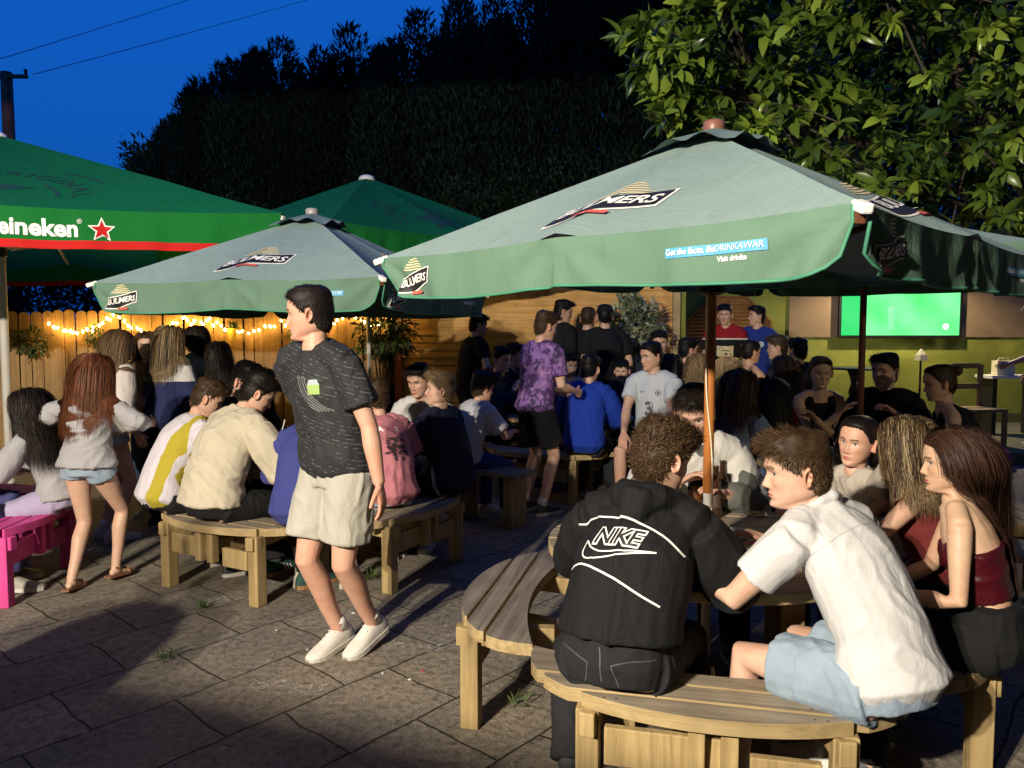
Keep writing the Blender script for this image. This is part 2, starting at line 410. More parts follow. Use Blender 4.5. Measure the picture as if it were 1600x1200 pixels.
# ================================================================== horizontally clad wall
WY = 10.2
root = empty('timber_clad_wall', (-1.5, WY, 0)); tag(root, 'honey coloured wall of horizontal timber boards behind the standing men', 'wall')
m = MB(); L = 3.62; z = 0.05; ph = 0.098
while z < 2.5:
    xs = [0.0] + sorted(random.uniform(0.3, L - 0.3) for _ in range(2)) + [L]
    for a, b_ in zip(xs[:-1], xs[1:]):
        if b_ - a < 0.05: continue
        yo = random.uniform(-0.004, 0.004)
        # a slightly lapped board: bottom edge stands proud
        vs = [(a, yo - 0.024, z), (b_ - 0.003, yo - 0.024, z), (b_ - 0.003, yo - 0.006, z + ph + 0.012), (a, yo - 0.006, z + ph + 0.012), (a, yo + 0.012, z), (b_ - 0.003, yo + 0.012, z), (b_ - 0.003, yo + 0.012, z + ph + 0.012), (a, yo + 0.012, z + ph + 0.012)]
        m.add(vs, [(0, 1, 2, 3), (5, 4, 7, 6), (4, 5, 1, 0), (3, 2, 6, 7), (4, 0, 3, 7), (1, 5, 6, 2)])
    z += ph
m.build('cladding', M['clad_wood'], root)
m = MB(); m.box((0.0, -0.02, 1.27), (0.10, 0.10, 2.54)); m.build('corner_post', wood('red_brown_post', (0.14, 0.035, 0.015), (0.2, 0.06, 0.025), 'Z', knots=False), root)
m = MB(); m.box((L + 0.045, -0.02, 1.27), (0.09, 0.11, 2.54)); m.build('end_trim', wood('pale_trim', (0.45, 0.33, 0.16), (0.55, 0.42, 0.22), 'Z', knots=False), root)
m = MB(); m.box((L / 2, 0.09, 1.25), (L, 0.14, 2.5)); m.build('backing', M['dark_wood'], root)

# ================================================================== lime painted wall on a raised deck
DZ = 0.15; GY = 12.0
d = MB(); d.box((6.3, 11.0, DZ / 2), (8.4, 4.2, DZ)); tag(d.build('deck_floor', plain('dull_deck_paving', (0.10, 0.095, 0.06), 0.85, nscale=5, var=0.35, bump=0.3)), kind='structure')
root = empty('lime_wall', (2.2, GY, DZ)); tag(root, 'lime green painted wall under the big screen', 'wall')
t = NT('lime_paint'); v = t.coord(); n = t.noise(v, 1.5, 6, 0.65); n2 = t.noise(v, 20, 4)
t.col(t.mix(t.mix((0.17, 0.19, 0.022), (0.30, 0.33, 0.04), t.ramp(n, [(0.35, (0, 0, 0)), (0.7, (1, 1, 1))])), (0.12, 0.12, 0.03), t.math('MULTIPLY', n2, 0.35)))
t.bump(n2, 0.3, 0.006); t.p(Roughness=0.75)
m = MB(); m.box((4.4, 0.1, 1.5), (8.8, 0.2, 3.0)); m.box((0.05, -0.9, 1.4), (0.1, 1.79, 2.8)); m.build('wall_face', t.m, root)
m = MB(); m.box((4.5, -0.02, 0.07), (8.6, 0.03, 0.14)); m.build('skirting', plain('olive_skirting', (0.10, 0.10, 0.03), 0.6), root)
for (x0, x1) in ((1232, 1312.5), (1313.5, 1500.5), (1501.5, 1640)):
    a, b_ = at(x0, 500, GY), at(x1, 500, GY); zb = at(1300, 527, GY).z
    m = MB(); m.box(((a.x + b_.x) / 2 - 2.2, -0.012, zb + 0.6 - DZ), (b_.x - a.x, 0.024, 1.2)); m.build('plywood_board', M['ply'], root, 0.003)
# arched timber shutter
a, b_ = at(1070, 500, GY), at(1202, 500, GY); W_ = b_.x - a.x; zt = at(1130, 464, GY).z; zb = DZ
sh = empty('timber_shutter', (a.x, GY - 0.03, zb)); tag(sh, 'brown louvred shutter with an angled top on the lime wall', 'shutter')
H = zt - zb; cut = 0.38
poly = [(0, 0), (W_, 0), (W_, H - cut), (W_ - cut, H), (cut, H), (0, H - cut)]
def xz(poly, y0, y1, mb):
    n = len(poly); vs = [(x, y0, z) for x, z in poly] + [(x, y1, z) for x, z in poly]
    mb.add(vs, [tuple(range(n)), tuple(reversed(range(n, 2 * n)))] + [((i + 1) % n, i, n + i, n + (i + 1) % n) for i in range(n)])
m = MB(); xz(poly, 0.0, 0.02, m); m.build('shutter_board', wood('shutter_wood', (0.22, 0.10, 0.03), (0.32, 0.16, 0.05), 'X', knots=False), sh)
fr = MB()
for i in range(len(poly)):
    p, q_ = poly[i], poly[(i + 1) % len(poly)]; fr.bar((p[0], -0.015, p[1]), (q_[0], -0.015, q_[1]), 0.03, 0.07, (0, 1, 0))
fr.bar((W_ / 2, -0.014, 0.03), (W_ / 2, -0.014, H - 0.03), 0.026, 0.06, (0, 1, 0)); fr.build('frame', wood('shutter_frame', (0.18, 0.075, 0.02), (0.26, 0.12, 0.035), 'Z', knots=False), sh)
lv = MB(); zz = 0.12
while zz < H - 0.12:
    e = 0.06 + max(0, zz - (H - cut)) * 1.0
    lv.box((W_ / 2, -0.006, zz), (W_ - 2 * e, 0.022, 0.035), Matrix.Rotation(R(35), 3, 'X')); zz += 0.055
lv.build('louvres', wood('shutter_slats', (0.24, 0.11, 0.03), (0.34, 0.17, 0.055), 'X', knots=False), sh)

# ================================================================== big screen showing a green pitch
a, b_ = at(1313, 525, GY - 0.1), at(1499, 525, GY - 0.1); TW = b_.x - a.x; TH = TW * 9 / 16
tv = empty('television', (a.x, GY - 0.10, a.z)); tag(tv, 'wide wall television showing a bright green pitch', 'television')
m = MB(); m.box((TW / 2, 0.03, TH / 2), (TW + 0.05, 0.06, TH + 0.05)); m.build('casing', M['black'], tv, 0.005)
t = NT('screen_picture'); v = t.coord('Object'); sx = t.n('ShaderNodeSeparateXYZ'); t.l(v, sx.inputs[0])
nn = t.noise(v, 2.2, 3); st = t.n('ShaderNodeTexWave'); st.inputs['Scale'].default_value = 0.7; st.inputs['Distortion'].default_value = 1.5; st.bands_direction = 'DIAGONAL'; t.l(v, st.inputs['Vector'])
gcol = t.mix((0.03, 0.66, 0.10), (0.26, 1.0, 0.40), t.math('ADD', t.math('MULTIPLY', nn, 0.8), t.math('MULTIPLY', st.outputs['Fac'], 0.35)))
lf = t.math('LESS_THAN', sx.outputs[0], 0.38)
gcol = t.mix(gcol, (0.0, 0.55, 0.12), t.math('MULTIPLY', lf, 0.75))
t.col((0, 0, 0)); t.l(gcol, t.b.inputs['Emission Color']); t.b.inputs['Emission Strength'].default_value = 1.35; t.p(Roughness=0.2)
m = MB(); m.box((TW / 2, -0.004, TH / 2), (TW - 0.02, 0.006, TH - 0.02)); m.build('screen', t.m, tv)
wm = glow('screen_white', (0.8, 1.0, 0.85), 1.3)
m = MB(); m.lathe([(.001, 0), (.05, 0), (.05, .002), (.001, .002)], 18); o = m.build('score_mark', wm, tv); o.location = (TW * .88, -.008, TH * .14); o.rotation_euler = (PI / 2, 0, 0)
m = MB(); m.box((TW * 0.42, -0.0085, TH * 0.26), (0.10, 0.002, 0.36)); m.build('pitch_band', glow('pale_green_glow', (.16, 1.0, .32), 1.35), tv)

# ================================================================== power pole and cables
pp = at(12, 165, 21)
root = empty('power_pole', (pp.x, 21, 0)); tag(root, 'dark wooden power pole against the dusk sky', 'power pole')
top = at(12, 113, 21).z
m = MB(); m.tube([(0, 0, 0), (0, 0, top * 0.5), (0, 0, top)], [0.18, 0.165, 0.145], 14); m.build('pole', M['dark_wood'], root)
m = MB(); m.bar((-0.35, -0.1, top - 0.14), (0.62, -0.1, top - 0.14), 0.09, 0.09); m.build('crossarm', M['dark_wood'], root)
for x in (-0.3, 0.58):
    m = MB(); m.lathe([(0.02, 0), (0.05, 0.03), (0.035, 0.06), (0.055, 0.09), (0.03, 0.14), (0.01, 0.15)], 10, (x, -0.1, top - 0.09)); m.build('insulator', M['black'], root)
m = MB(); m.tube([(0.16, -0.12, top - 0.3), (0.22, -0.13, top - 0.9), (0.16, -0.13, top - 1.4), (0.24, -0.12, top - 2.2)], 0.015, 6); m.build('cable', M['black'], root)
cb = [('thin overhead cable crossing the dusk sky, the higher of two', (0, 92), (260, 14), (470, -60)), ('thin overhead cable crossing the dusk sky, the lower of two', (52, 116), (290, 55), (620, -40))]
for lab, p0, p1, p2 in cb:
    A_, B_, C_ = at(*p0, 20.5), at(*p1, 27), at(*p2, 40)
    pts = [A_ * (1 - s_) ** 2 + B_ * 2 * s_ * (1 - s_) + C_ * s_ * s_ for s_ in [k / 24 for k in range(25)]]
    m = MB(); m.tube(pts, 0.010, 5); tag(m.build('overhead_cable', M['black']), lab, 'cable', 'overhead cables')

# assumed wall light above the lime wall, unseen, added to brighten the deck; it rims the heads before the shutter
wl = empty('assumed_wall_light', (5.9, GY - 0.02, 2.75)); tag(wl, 'small assumed bracket light, unseen, high on the lime wall above the shutter', 'assumed wall light')
q = MB(); q.box((0, -.04, 0), (.10, .06, .16)); q.tube([(0, -.06, 0), (0, -.5, .06), (0, -.70, .06)], .014, 8); q.build('bracket', M['black'], wl)
q = MB(); q.lathe([(.03, .02), (.09, -.06), (.086, -.06), (.03, .01)], 18, (0, -.70, .04), cap=False); q.build('lamp_shade', M['black'], wl)
ld = bpy.data.lights.new('assumed_wall_lamp', 'SPOT'); ld.energy = 330; ld.color = (1.0, .80, .50); ld.spot_size = R(165); ld.spot_blend = .4; ld.shadow_soft_size = .04
lo = bpy.data.objects.new('assumed_wall_lamp', ld); C.objects.link(lo); lo.location = (5.9, GY - .72, 2.72); lo.parent = None; lo.rotation_euler = (R(-12), 0, 0)

# ================================================================== vegetation
def round_leaf(n, centers, dirs, L, Wd, bend=0.35, rng=None):
    """n oval leaves, cupped along the midrib and drooping at the tip -> V, F"""
    d = dirs / (np.linalg.norm(dirs, axis=1, keepdims=True) + 1e-9)
    up = rng.normal(0, 0.45, (n, 3)) + np.array([0, 0, 1.0])
    side = np.cross(d, up); side /= (np.linalg.norm(side, axis=1, keepdims=True) + 1e-9); nr = np.cross(side, d)
    L = L[:, None]; Wd = Wd[:, None]; bd = bend * rng.uniform(.2, 1.6, (n, 1)); wob = rng.normal(0, .05, (n, 1))
    rows = [centers]
    for t_, hw in ((.18, .36), (.42, .50), (.68, .42), (.87, .20)):
        m_ = centers + d * L * t_ - nr * L * bd * t_ ** 2.2 + side * L * wob * t_
        rows += [m_ + side * Wd * hw + nr * Wd * hw * .38, m_, m_ - side * Wd * hw + nr * Wd * hw * .38]
    rows.append(centers + d * L - nr * L * bd + side * L * wob)
    tri = [[0, 1, 2], [0, 2, 3]]
    for k in range(3):
        a = 1 + 3 * k; tri += [[a, a + 3, a + 4], [a, a + 4, a + 1], [a + 1, a + 4, a + 5], [a + 1, a + 5, a + 2]]
    tri += [[10, 13, 11], [11, 13, 12]]
    return np.stack(rows, 1).reshape(-1, 3), (np.arange(n)[:, None, None] * 14 + np.array(tri)[None]).reshape(-1, 3)
def leaf_field(n, centers, dirs, L, Wd, bend=0.25, jit=0.3, rng=None):
    """n leaf blades (2x2 quads folded along the midrib) -> V, F, id"""
    rng = rng or np.random
    d = dirs / (np.linalg.norm(dirs, axis=1, keepdims=True) + 1e-9)
    up = rng.normal(0, 0.35, (n, 3)) + np.array([0, 0, 1.0])
    side = np.cross(d, up); side /= (np.linalg.norm(side, axis=1, keepdims=True) + 1e-9)
    nrm = np.cross(side, d)
    L = L[:, None]; Wd = Wd[:, None]
    b0 = centers; m1 = centers + d * L * 0.45; tip = centers + d * L - nrm * L * bend
    m1 = m1 + nrm * L * 0.06
    V = np.stack([b0, m1 + side * Wd * 0.5 + nrm * Wd * 0.18, m1, m1 - side * Wd * 0.5 + nrm * Wd * 0.18, tip,
                  b0 + d * L * .78 + side * Wd * .33 - nrm * L * bend * .45, b0 + d * L * .78 - nrm * L * bend * .55, b0 + d * L * .78 - side * Wd * .33 - nrm * L * bend * .45], 1)
    f = np.array([[0, 1, 2, 2], [0, 2, 3, 3], [1, 5, 6, 2], [2, 6, 7, 3], [5, 4, 6, 6], [6, 4, 7, 7]])
    tri = np.array([[0, 1, 2], [0, 2, 3], [1, 5, 6], [1, 6, 2], [2, 6, 7], [2, 7, 3], [5, 4, 6], [6, 4, 7]])
    F = (np.arange(n)[:, None, None] * 8 + tri[None]).reshape(-1, 3)
    return V.reshape(-1, 3), F
def leaf_mat(name, cdark, clight, rough=0.45, trans=0.25, hue=None):
    t = NT(name); a = t.n('ShaderNodeAttribute'); a.attribute_name = 'Col'
    sx = t.n('ShaderNodeSeparateColor'); t.l(a.outputs['Color'], sx.inputs[0])
    c = t.mix(cdark, clight, sx.outputs[0]); t.col(c)
    t.p(Roughness=rough); t.b.inputs['Specular IOR Level'].default_value = 0.4 if trans else 0.08
    if trans:
        tr = t.n('ShaderNodeBsdfTranslucent'); t.l(c, tr.inputs[0]); mx = t.n('ShaderNodeMixShader'); mx.inputs[0].default_value = trans
        t.l(t.b.outputs[0], mx.inputs[1]); t.l(tr.outputs[0], mx.inputs[2]); t.l(mx.outputs[0], t.t.nodes['Material Output'].inputs[0])
    return t.m
bark = plain('bark', (0.06, 0.045, 0.03), 0.9, bump=0.6, bscale=25, var=0.4)

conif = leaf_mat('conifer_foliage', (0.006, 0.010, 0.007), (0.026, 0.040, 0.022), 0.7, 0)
def conifer(px, top_py, Y, wid, seed, label):
    rng = np.random.RandomState(seed)
    tp = at(px, top_py, Y); H = tp.z
    root = empty('conifer_tree', (tp.x, Y, 0)); tag(root, label, 'tree', 'tall conifers behind the yard')
    m = MB(); m.tube([(0, 0, 0), (0.05, 0, H * 0.5), (0, 0, H * 0.93)], [0.22, 0.14, 0.03], 8); m.build('trunk', bark, root)
    n = int(24000 * (0.7 + 0.3 * wid / 1.6))
    # leader spires: several upright plumes per tree
    spires = [(0, 0, 1.0)] + [(rng.uniform(-.6, .6) * wid, rng.uniform(-.8, .3) * wid, rng.uniform(.78, .97)) for _ in range(11)]
    P = []; D = []
    for (sx, sy, hh) in spires:
        k = n // len(spires); z = H * hh * (1 - rng.power(1.6, k) * 0.92 * 1.0)
        z = H * hh * (0.10 + 0.90 * rng.uniform(0, 1, k) ** 0.5)
        fr = 1 - z / (H * hh)
        r = (0.13 + (wid * (0.9 if sx == 0 else 0.62)) * np.minimum(1, fr * 2.4) ** 0.7) * np.sqrt(rng.uniform(0.25, 1.05, k))
        a = rng.uniform(0, 2 * PI, k); r *= 1 + 0.22 * np.sin(a * 3 + z * 1.7 + sx * 5)
        P.append(np.stack([sx + r * np.cos(a), sy + r * np.sin(a), z], 1))
        D.append(np.stack([np.cos(a) * 0.55, np.sin(a) * 0.55, rng.uniform(0.5, 1.5, k)], 1) + rng.normal(0, .22, (k, 3)))
    P = np.concatenate(P); D = np.concatenate(D); n = len(P)
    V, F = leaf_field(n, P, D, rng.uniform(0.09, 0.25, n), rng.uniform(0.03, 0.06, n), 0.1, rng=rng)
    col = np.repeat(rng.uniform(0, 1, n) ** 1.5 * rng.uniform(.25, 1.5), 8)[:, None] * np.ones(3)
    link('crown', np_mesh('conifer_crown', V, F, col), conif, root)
trees = [(265, 190, 21.5, 1.15), (305, 168, 21.0, 1.2), (352, 105, 20.5, 1.3), (400, 86, 20.2, 1.2), (440, 68, 20.0, 1.3), (500, 82, 19.6, 1.1), (545, 45, 19.3, 1.35), (600, 78, 19.0, 1.0), (655, 24, 18.7, 1.3), (722, 8, 18.4, 1.3),
         (775, 2, 18.2, 1.2), (835, -28, 18.0, 1.5), (905, -60, 17.8, 1.5), (985, -90, 17.6, 1.7), (1080, -110, 17.4, 1.8), (1190, -120, 17.2, 1.9), (1310, -130, 17.0, 2.0), (1440, -130, 17.0, 2.0), (1570, -130, 17.0, 2.0)]
desc = ['leftmost tall conifer with a low shoulder at the open end of the row', 'second conifer from the open sky end, low topped', 'conifer whose steep side rises above the big green parasol', 'narrow conifer with a pointed dark top left of the middle',
        'twin topped dark conifer above the walking boy', 'shorter conifer in a dip of the row', 'round topped conifer standing clear against blue sky', 'low conifer in the notch of the row', 'spiky conifer with feathered top in the middle of the row', 'tall spear topped conifer right of the spiky one',
        'slim tall conifer near the top edge', 'tall conifer cut by the top of the picture beside the last blue sky', 'tall conifer just beside the broadleaf twigs', 'tall conifer behind the tip of the broadleaf branch', 'tall conifer mostly behind broadleaf leaves above the parasol finial',
        'tall conifer seen dimly through the broadleaf crown', 'tall conifer behind the thick of the broadleaf crown', 'tall conifer behind the broadleaf trunk', 'last tall conifer at the end of the row behind the broadleaf tree']
for i, (px, py, Y, w_) in enumerate(trees): conifer(px, py, Y, w_, 100 + i, desc[i])
# lower mixed hedge in front of the conifers
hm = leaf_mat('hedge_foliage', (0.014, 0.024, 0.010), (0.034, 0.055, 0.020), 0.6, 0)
def bush(name, label, cat, cx, cy, cz, rx, ry, rz, n, L, mat, seed, group=None, stem=True, droop=0.0, z0=None, lw=0.45, shell=0.35, colpow=1.3):
    rng = np.random.RandomState(seed)
    z0 = 0 if z0 is None else z0
    root = empty(name, (cx, cy, z0)); tag(root, label, cat, group)
    d = rng.normal(0, 1, (n, 3)); d /= np.linalg.norm(d, axis=1, keepdims=True)
    lob = 1 + 0.22 * np.sin(d[:, 0] * 5 + seed) * np.sin(d[:, 2] * 6 + seed * 2) + 0.15 * np.sin(d[:, 1] * 9 + seed)
    r = (shell + (1 - shell) * rng.uniform(0, 1, n) ** 0.6) * lob
    P = d * r[:, None] * np.array([rx, ry, rz]) + np.array([0, 0, cz - z0])
    D = d + rng.normal(0, .5, (n, 3)) + np.array([0, 0, 0.25 - droop])
    V, F = leaf_field(n, P, D, rng.uniform(0.7, 1.3, n) * L, rng.uniform(0.7, 1.2, n) * L * lw, 0.25, rng=rng)
    col = np.repeat(rng.uniform(0, 1, n) ** colpow, 8)[:, None] * np.ones(3)
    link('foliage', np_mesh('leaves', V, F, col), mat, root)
    if stem:
        m = MB()
        for k in range(5):
            a = 2 * PI * k / 5; m.tube([(0, 0, 0), (rx * .25 * math.cos(a), ry * .25 * math.sin(a), (cz - z0) * .6), (rx * .55 * math.cos(a), ry * .55 * math.sin(a), cz - z0 + rz * .3)], [0.03, 0.02, 0.006], 6)
        m.build('stem', bark, root)
    return root
bush('shrub', 'small dark tree standing apart at the open end of the conifer row', 'shrub', at(228, 262, 22).x, 22, at(228, 268, 22).z - .3, 0.75, 0.6, 1.15, 1500, 0.20, hm, 5, 'hedge shrubs')
for i, (px, py, Y, rx, rz) in enumerate([(330, 330, 16.5, 1.9, 1.1), (480, 350, 16, 1.8, 1.0), (640, 330, 15.5, 1.9, 1.2), (780, 300, 15, 1.8, 1.4), (900, 280, 14.5, 1.6, 1.6), (1010, 290, 14.2, 1.5, 1.5)]):
    p = at(px, py, Y)
    bush('hedge_shrub', ['dark hedge shrub behind the wide green parasol', 'dark hedge shrub between the two green parasols', 'dark hedge shrub behind the pointed far parasol', 'dark hedge shrub right of the far parasol peak', 'dark hedge shrub behind the large pale parasol slope', 'dark hedge shrub left of the pale parasol finial'][i], 'shrub', p.x, Y, p.z - 1.0, rx, 1.0, rz * .9, 7000, 0.10, hm, 20 + i, 'hedge shrubs')

for i, (px, Y, rx) in enumerate([(-120, 11.2, 1.6), (60, 11.6, 1.6), (220, 12.0, 1.6), (370, 12.3, 1.5), (520, 12.5, 1.5), (660, 12.6, 1.4)]):
    p = at(px, 470, Y)
    bush('hedge_shrub', ['dark clipped shrub behind the fence at its left end', 'dark clipped shrub behind the fence by the white pole', 'dark clipped shrub behind the fence under the wide green parasol', 'dark clipped shrub behind the fence by the yellow pot', 'dark clipped shrub behind the fence near its right end', 'dark clipped shrub behind the corner of fence and clad wall'][i], 'shrub', p.x, Y, 1.5, rx, .8, 1.75, 9000, .11, hm, 80 + i, 'hedge shrubs', shell=.5)
# big-leaved broadleaf tree behind the near parasol
def broadleaf():
    rng = np.random.RandomState(3)
    base = Vector((5.0, 6.9, 0)); root = empty('broadleaf_tree', base); tag(root, 'broadleaf tree with large bright leaves behind the near parasol', 'tree')
    m = MB(); m.tube([(0, 0, 0), (0.05, 0.0, 1.2), (-0.1, -0.05, 2.3), (-0.15, -.1, 3.4)], [0.16, 0.13, 0.10, 0.06], 10); m.build('trunk', bark, root)
    # rosettes: pixel-guided outline, real depth between 4.6 and 7 m
    tw = []
    def rnd(px, py, Y): return at(px, py, Y)
    for _ in range(30000):
        px, py = rng.uniform(945, 1750), rng.uniform(-260, 420)
        lim = np.interp(py, [-260, 0, 60, 100, 150, 205, 240, 300, 360, 420], [1010, 1040, 945, 958, 990, 1030, 1130, 1180, 1320, 1420])
        if px < lim + rng.uniform(0, 30): continue
        Y = (rng.uniform(5.3, 7.6) if rng.uniform() < .8 else rng.uniform(4.7, 5.4)) if px > lim + 150 else rng.uniform(4.7, 5.6)
        p = rnd(px, py, Y)
        if p.z < (2.42 if px < 1450 else 2.1) + 0.06 * (Y - 4.6): continue
        tw.append((p, Y))
        if len(tw) >= 1350: break
    limbs = [Vector(v) - Vector((1.1, 0, 0)) for v in ((-2.1, -1.2, 3.2), (-1.4, -1.5, 3.9), (-0.6, -1.3, 2.9), (0.5, -1.1, 3.3), (-0.9, -.6, 4.2), (0.6, -.5, 4.3), (-1.3, -0.9, 2.7), (0.4, -1.4, 2.5))]
    m = MB(); lp = []
    for e in limbs:
        a = Vector((-0.1, -.05, 2.2)); mid = (a + e) / 2 + Vector((0, 0, 0.25))
        pts = [a * (1 - s_) ** 2 + mid * 2 * s_ * (1 - s_) + e * s_ * s_ for s_ in [k / 6 for k in range(7)]]
        m.tube(pts, [0.06 - 0.045 * k / 6 for k in range(7)], 8); lp += pts[1:]
    P = []; D = []; Ls = []; tone = []; V3z = Vector((0, 0, 1))
    tm = MB()
    for (p, Y) in tw:
        q_ = p - base; near = min(lp, key=lambda a: (a - q_).length)
        out = (q_ - near); out = out.normalized() if out.length > 1e-3 else Vector((0, 0, 1))
        ax = (out * 0.7 + Vector(rng.normal(0, .35, 3)) + Vector((-.15, -0.45, 0.45))).normalized()
        if rng.uniform() < 0.2: tm.tube([near, (near + q_) / 2 + Vector((0, 0, .05)), q_], [0.012, 0.008, 0.004], 5, False)
        k = rng.randint(7, 12); s1 = ax.orthogonal().normalized(); s2 = ax.cross(s1)
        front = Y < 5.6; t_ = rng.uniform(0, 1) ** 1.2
        for j in range(k):
            a = j * 2.4 + rng.uniform(-.3, .3); el = 0.25 + 0.75 * j / k
            d_ = V3z * -.30 + ax * (1.25 - el) + (s1 * math.cos(a) + s2 * math.sin(a)) * (0.55 + el * .5)
            P.append(q_ - ax * 0.05 * j / k); D.append(d_); Ls.append(rng.uniform(0.085, 0.18)); tone.append(t_ * rng.uniform(0.5, 1.0) * (1.0 if front else .7))  # leaves deeper in the crown coloured darker, painting in the light falloff
    P = np.array([tuple(p) for p in P]); D = np.array([tuple(p) for p in D]); Ls = np.array(Ls); n = len(P)
    V, F = round_leaf(n, P, D, Ls, Ls * rng.uniform(0.32, 0.46, n), 0.30, rng=rng)
    col = np.repeat(np.array(tone), 14)[:, None] * np.ones(3)
    link('crown', np_mesh('broad_leaves', V, F, col), leaf_mat('broad_leaf', (0.028, 0.06, 0.010), (0.30, 0.41, 0.05), 0.30, 0.22), root, smooth=True)
    m.build('limb', bark, root); tm.build('twig', bark, root)
broadleaf()
# ================================================================== parasols
def canvas(name, c1, c2, trans=0.12, dirt=0.25):
    t = NT(name); v = t.coord(); n = t.noise(v, 2.0, 6, 0.6); n2 = t.noise(v, 60, 3)
    vs = t.coord(scale=(3, 3, 0.8)); st = t.noise(vs, 3.5, 4, 0.6, 0.7)
    c = t.mix(c1, c2, n); c = t.mix(c, tuple(x * 0.7 for x in c1), t.math('MULTIPLY', t.ramp(st, [(0.5, (0, 0, 0)), (0.72, (1, 1, 1))]), dirt))
    t.col(c); t.p(Roughness=0.85); t.b.inputs['Specular IOR Level'].default_value = 0.15
    t.bump(t.math('ADD', t.math('MULTIPLY', st, 0.9), t.math('MULTIPLY', n2, 0.12)), 0.35, 0.02)
    tr = t.n('ShaderNodeBsdfTranslucent'); t.l(c, tr.inputs[0]); mx = t.n('ShaderNodeMixShader'); mx.inputs[0].default_value = trans
    t.l(t.b.outputs[0], mx.inputs[1]); t.l(tr.outputs[0], mx.inputs[2]); t.l(mx.outputs[0], t.t.nodes['Material Output'].inputs[0])
    return t.m
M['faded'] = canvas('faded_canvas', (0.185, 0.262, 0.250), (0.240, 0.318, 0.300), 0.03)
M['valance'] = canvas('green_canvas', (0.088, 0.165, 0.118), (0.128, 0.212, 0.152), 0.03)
M['piping'] = plain('green_piping', (0.05, 0.22, 0.13), 0.7)
M['lager_top'] = canvas('bright_green_canvas', (0.004, 0.15, 0.06), (0.008, 0.20, 0.075), 0.3)
M['lager_val'] = canvas('bright_green_valance', (0.008, 0.16, 0.028), (0.014, 0.21, 0.038), 0.3)
M['lager_dark'] = plain('dark_green_print', (0.002, 0.055, 0.035), 0.8)
M['lager_red'] = plain('red_hem', (0.48, 0.012, 0.010), 0.8, spec=.2)
M['p_black'] = plain('black_print', (0.008, 0.008, 0.009), 0.6)
M['p_white'] = plain('white_print', (0.78, 0.77, 0.72), 0.6)
M['p_cream'] = plain('cream_print', (0.62, 0.52, 0.30), 0.6)
M['p_red'] = plain('red_print', (0.62, 0.10, 0.07), 0.6)
M['p_blue'] = plain('blue_print', (0.07, 0.30, 0.50), 0.6)
M['p_pale'] = plain('pale_blue_print', (0.60, 0.75, 0.72), 0.6)

def text_mesh(s, size, shear=0.0, bold=0.0, spacing=1.0, align='CENTER'):
    """2D text as triangulated points in the plane (x right, y up)"""
    cu = bpy.data.curves.new('lettering', 'FONT'); cu.body = s; cu.size = size; cu.shear = shear; cu.offset = bold
    cu.space_character = spacing; cu.align_x = align; cu.align_y = 'BOTTOM_BASELINE'; cu.fill_mode = 'FRONT'; cu.resolution_u = 3
    o = bpy.data.objects.new('lettering', cu); C.objects.link(o)
    dg = bpy.context.evaluated_depsgraph_get(); me = bpy.data.meshes.new_from_object(o.evaluated_get(dg))
    bpy.data.objects.remove(o); bpy.data.curves.remove(cu)
    bm = bmesh.new(); bm.from_mesh(me); bmesh.ops.remove_doubles(bm, verts=bm.verts, dist=size * 1e-4); bmesh.ops.triangulate(bm, faces=bm.faces)
    for _ in range(3):
        ed = [e for e in bm.edges if e.calc_length() > max(0.02, size * 0.35)]
        if not ed: break
        bmesh.ops.subdivide_edges(bm, edges=ed, cuts=1, use_grid_fill=False); bmesh.ops.triangulate(bm, faces=bm.faces)
    P = [(v.co.x, v.co.y) for v in bm.verts]; F = [tuple(v.index for v in f.verts) for f in bm.faces]
    bm.verts.index_update(); F = [tuple(v.index for v in f.verts) for f in bm.faces]
    bm.free(); bpy.data.meshes.remove(me); return P, F
def poly2d(pts, step=0.03):
    bm = bmesh.new(); vs = [bm.verts.new((x, y, 0)) for x, y in pts]; bm.faces.new(vs); bmesh.ops.triangulate(bm, faces=bm.faces)
    for _ in range(4):
        ed = [e for e in bm.edges if e.calc_length() > step]
        if not ed: break
        bmesh.ops.subdivide_edges(bm, edges=ed, cuts=1); bmesh.ops.triangulate(bm, faces=bm.faces)
    bm.verts.index_update(); bm.faces.ensure_lookup_table()
    P = [(v.co.x, v.co.y) for v in bm.verts]; F = [tuple(v.index for v in f.verts) for f in bm.faces]; bm.free(); return P, F
def star2d(cx, cy, r, rot=PI / 2, inner=0.42): return [(cx + (r if k % 2 == 0 else r * inner) * math.cos(rot + k * PI / 5), cy + (r if k % 2 == 0 else r * inner) * math.sin(rot + k * PI / 5)) for k in range(10)]

class Decal:
    """flat print: pieces in 2D, mapped on a surface by fn(x, y, lift)"""
    def __init__(s, fn, lift=0.003): s.fn = fn; s.mb = MB(); s.mats = []; s.lift = lift; s.k = 0
    def put(s, PF, mat, dx=0, dy=0, layer=0, warp=None):
        P, F = PF
        if mat not in s.mats: s.mats.append(mat)
        s.mb.mat = s.mats.index(mat)
        Q = [(x + dx, y + dy) for x, y in P]
        if warp: Q = [warp(x, y) for x, y in Q]
        s.mb.add([s.fn(x, y, s.lift * (1 + layer)) for x, y in Q], F)
    def build(s, name, parent): return s.mb.build(name, s.mats, parent)

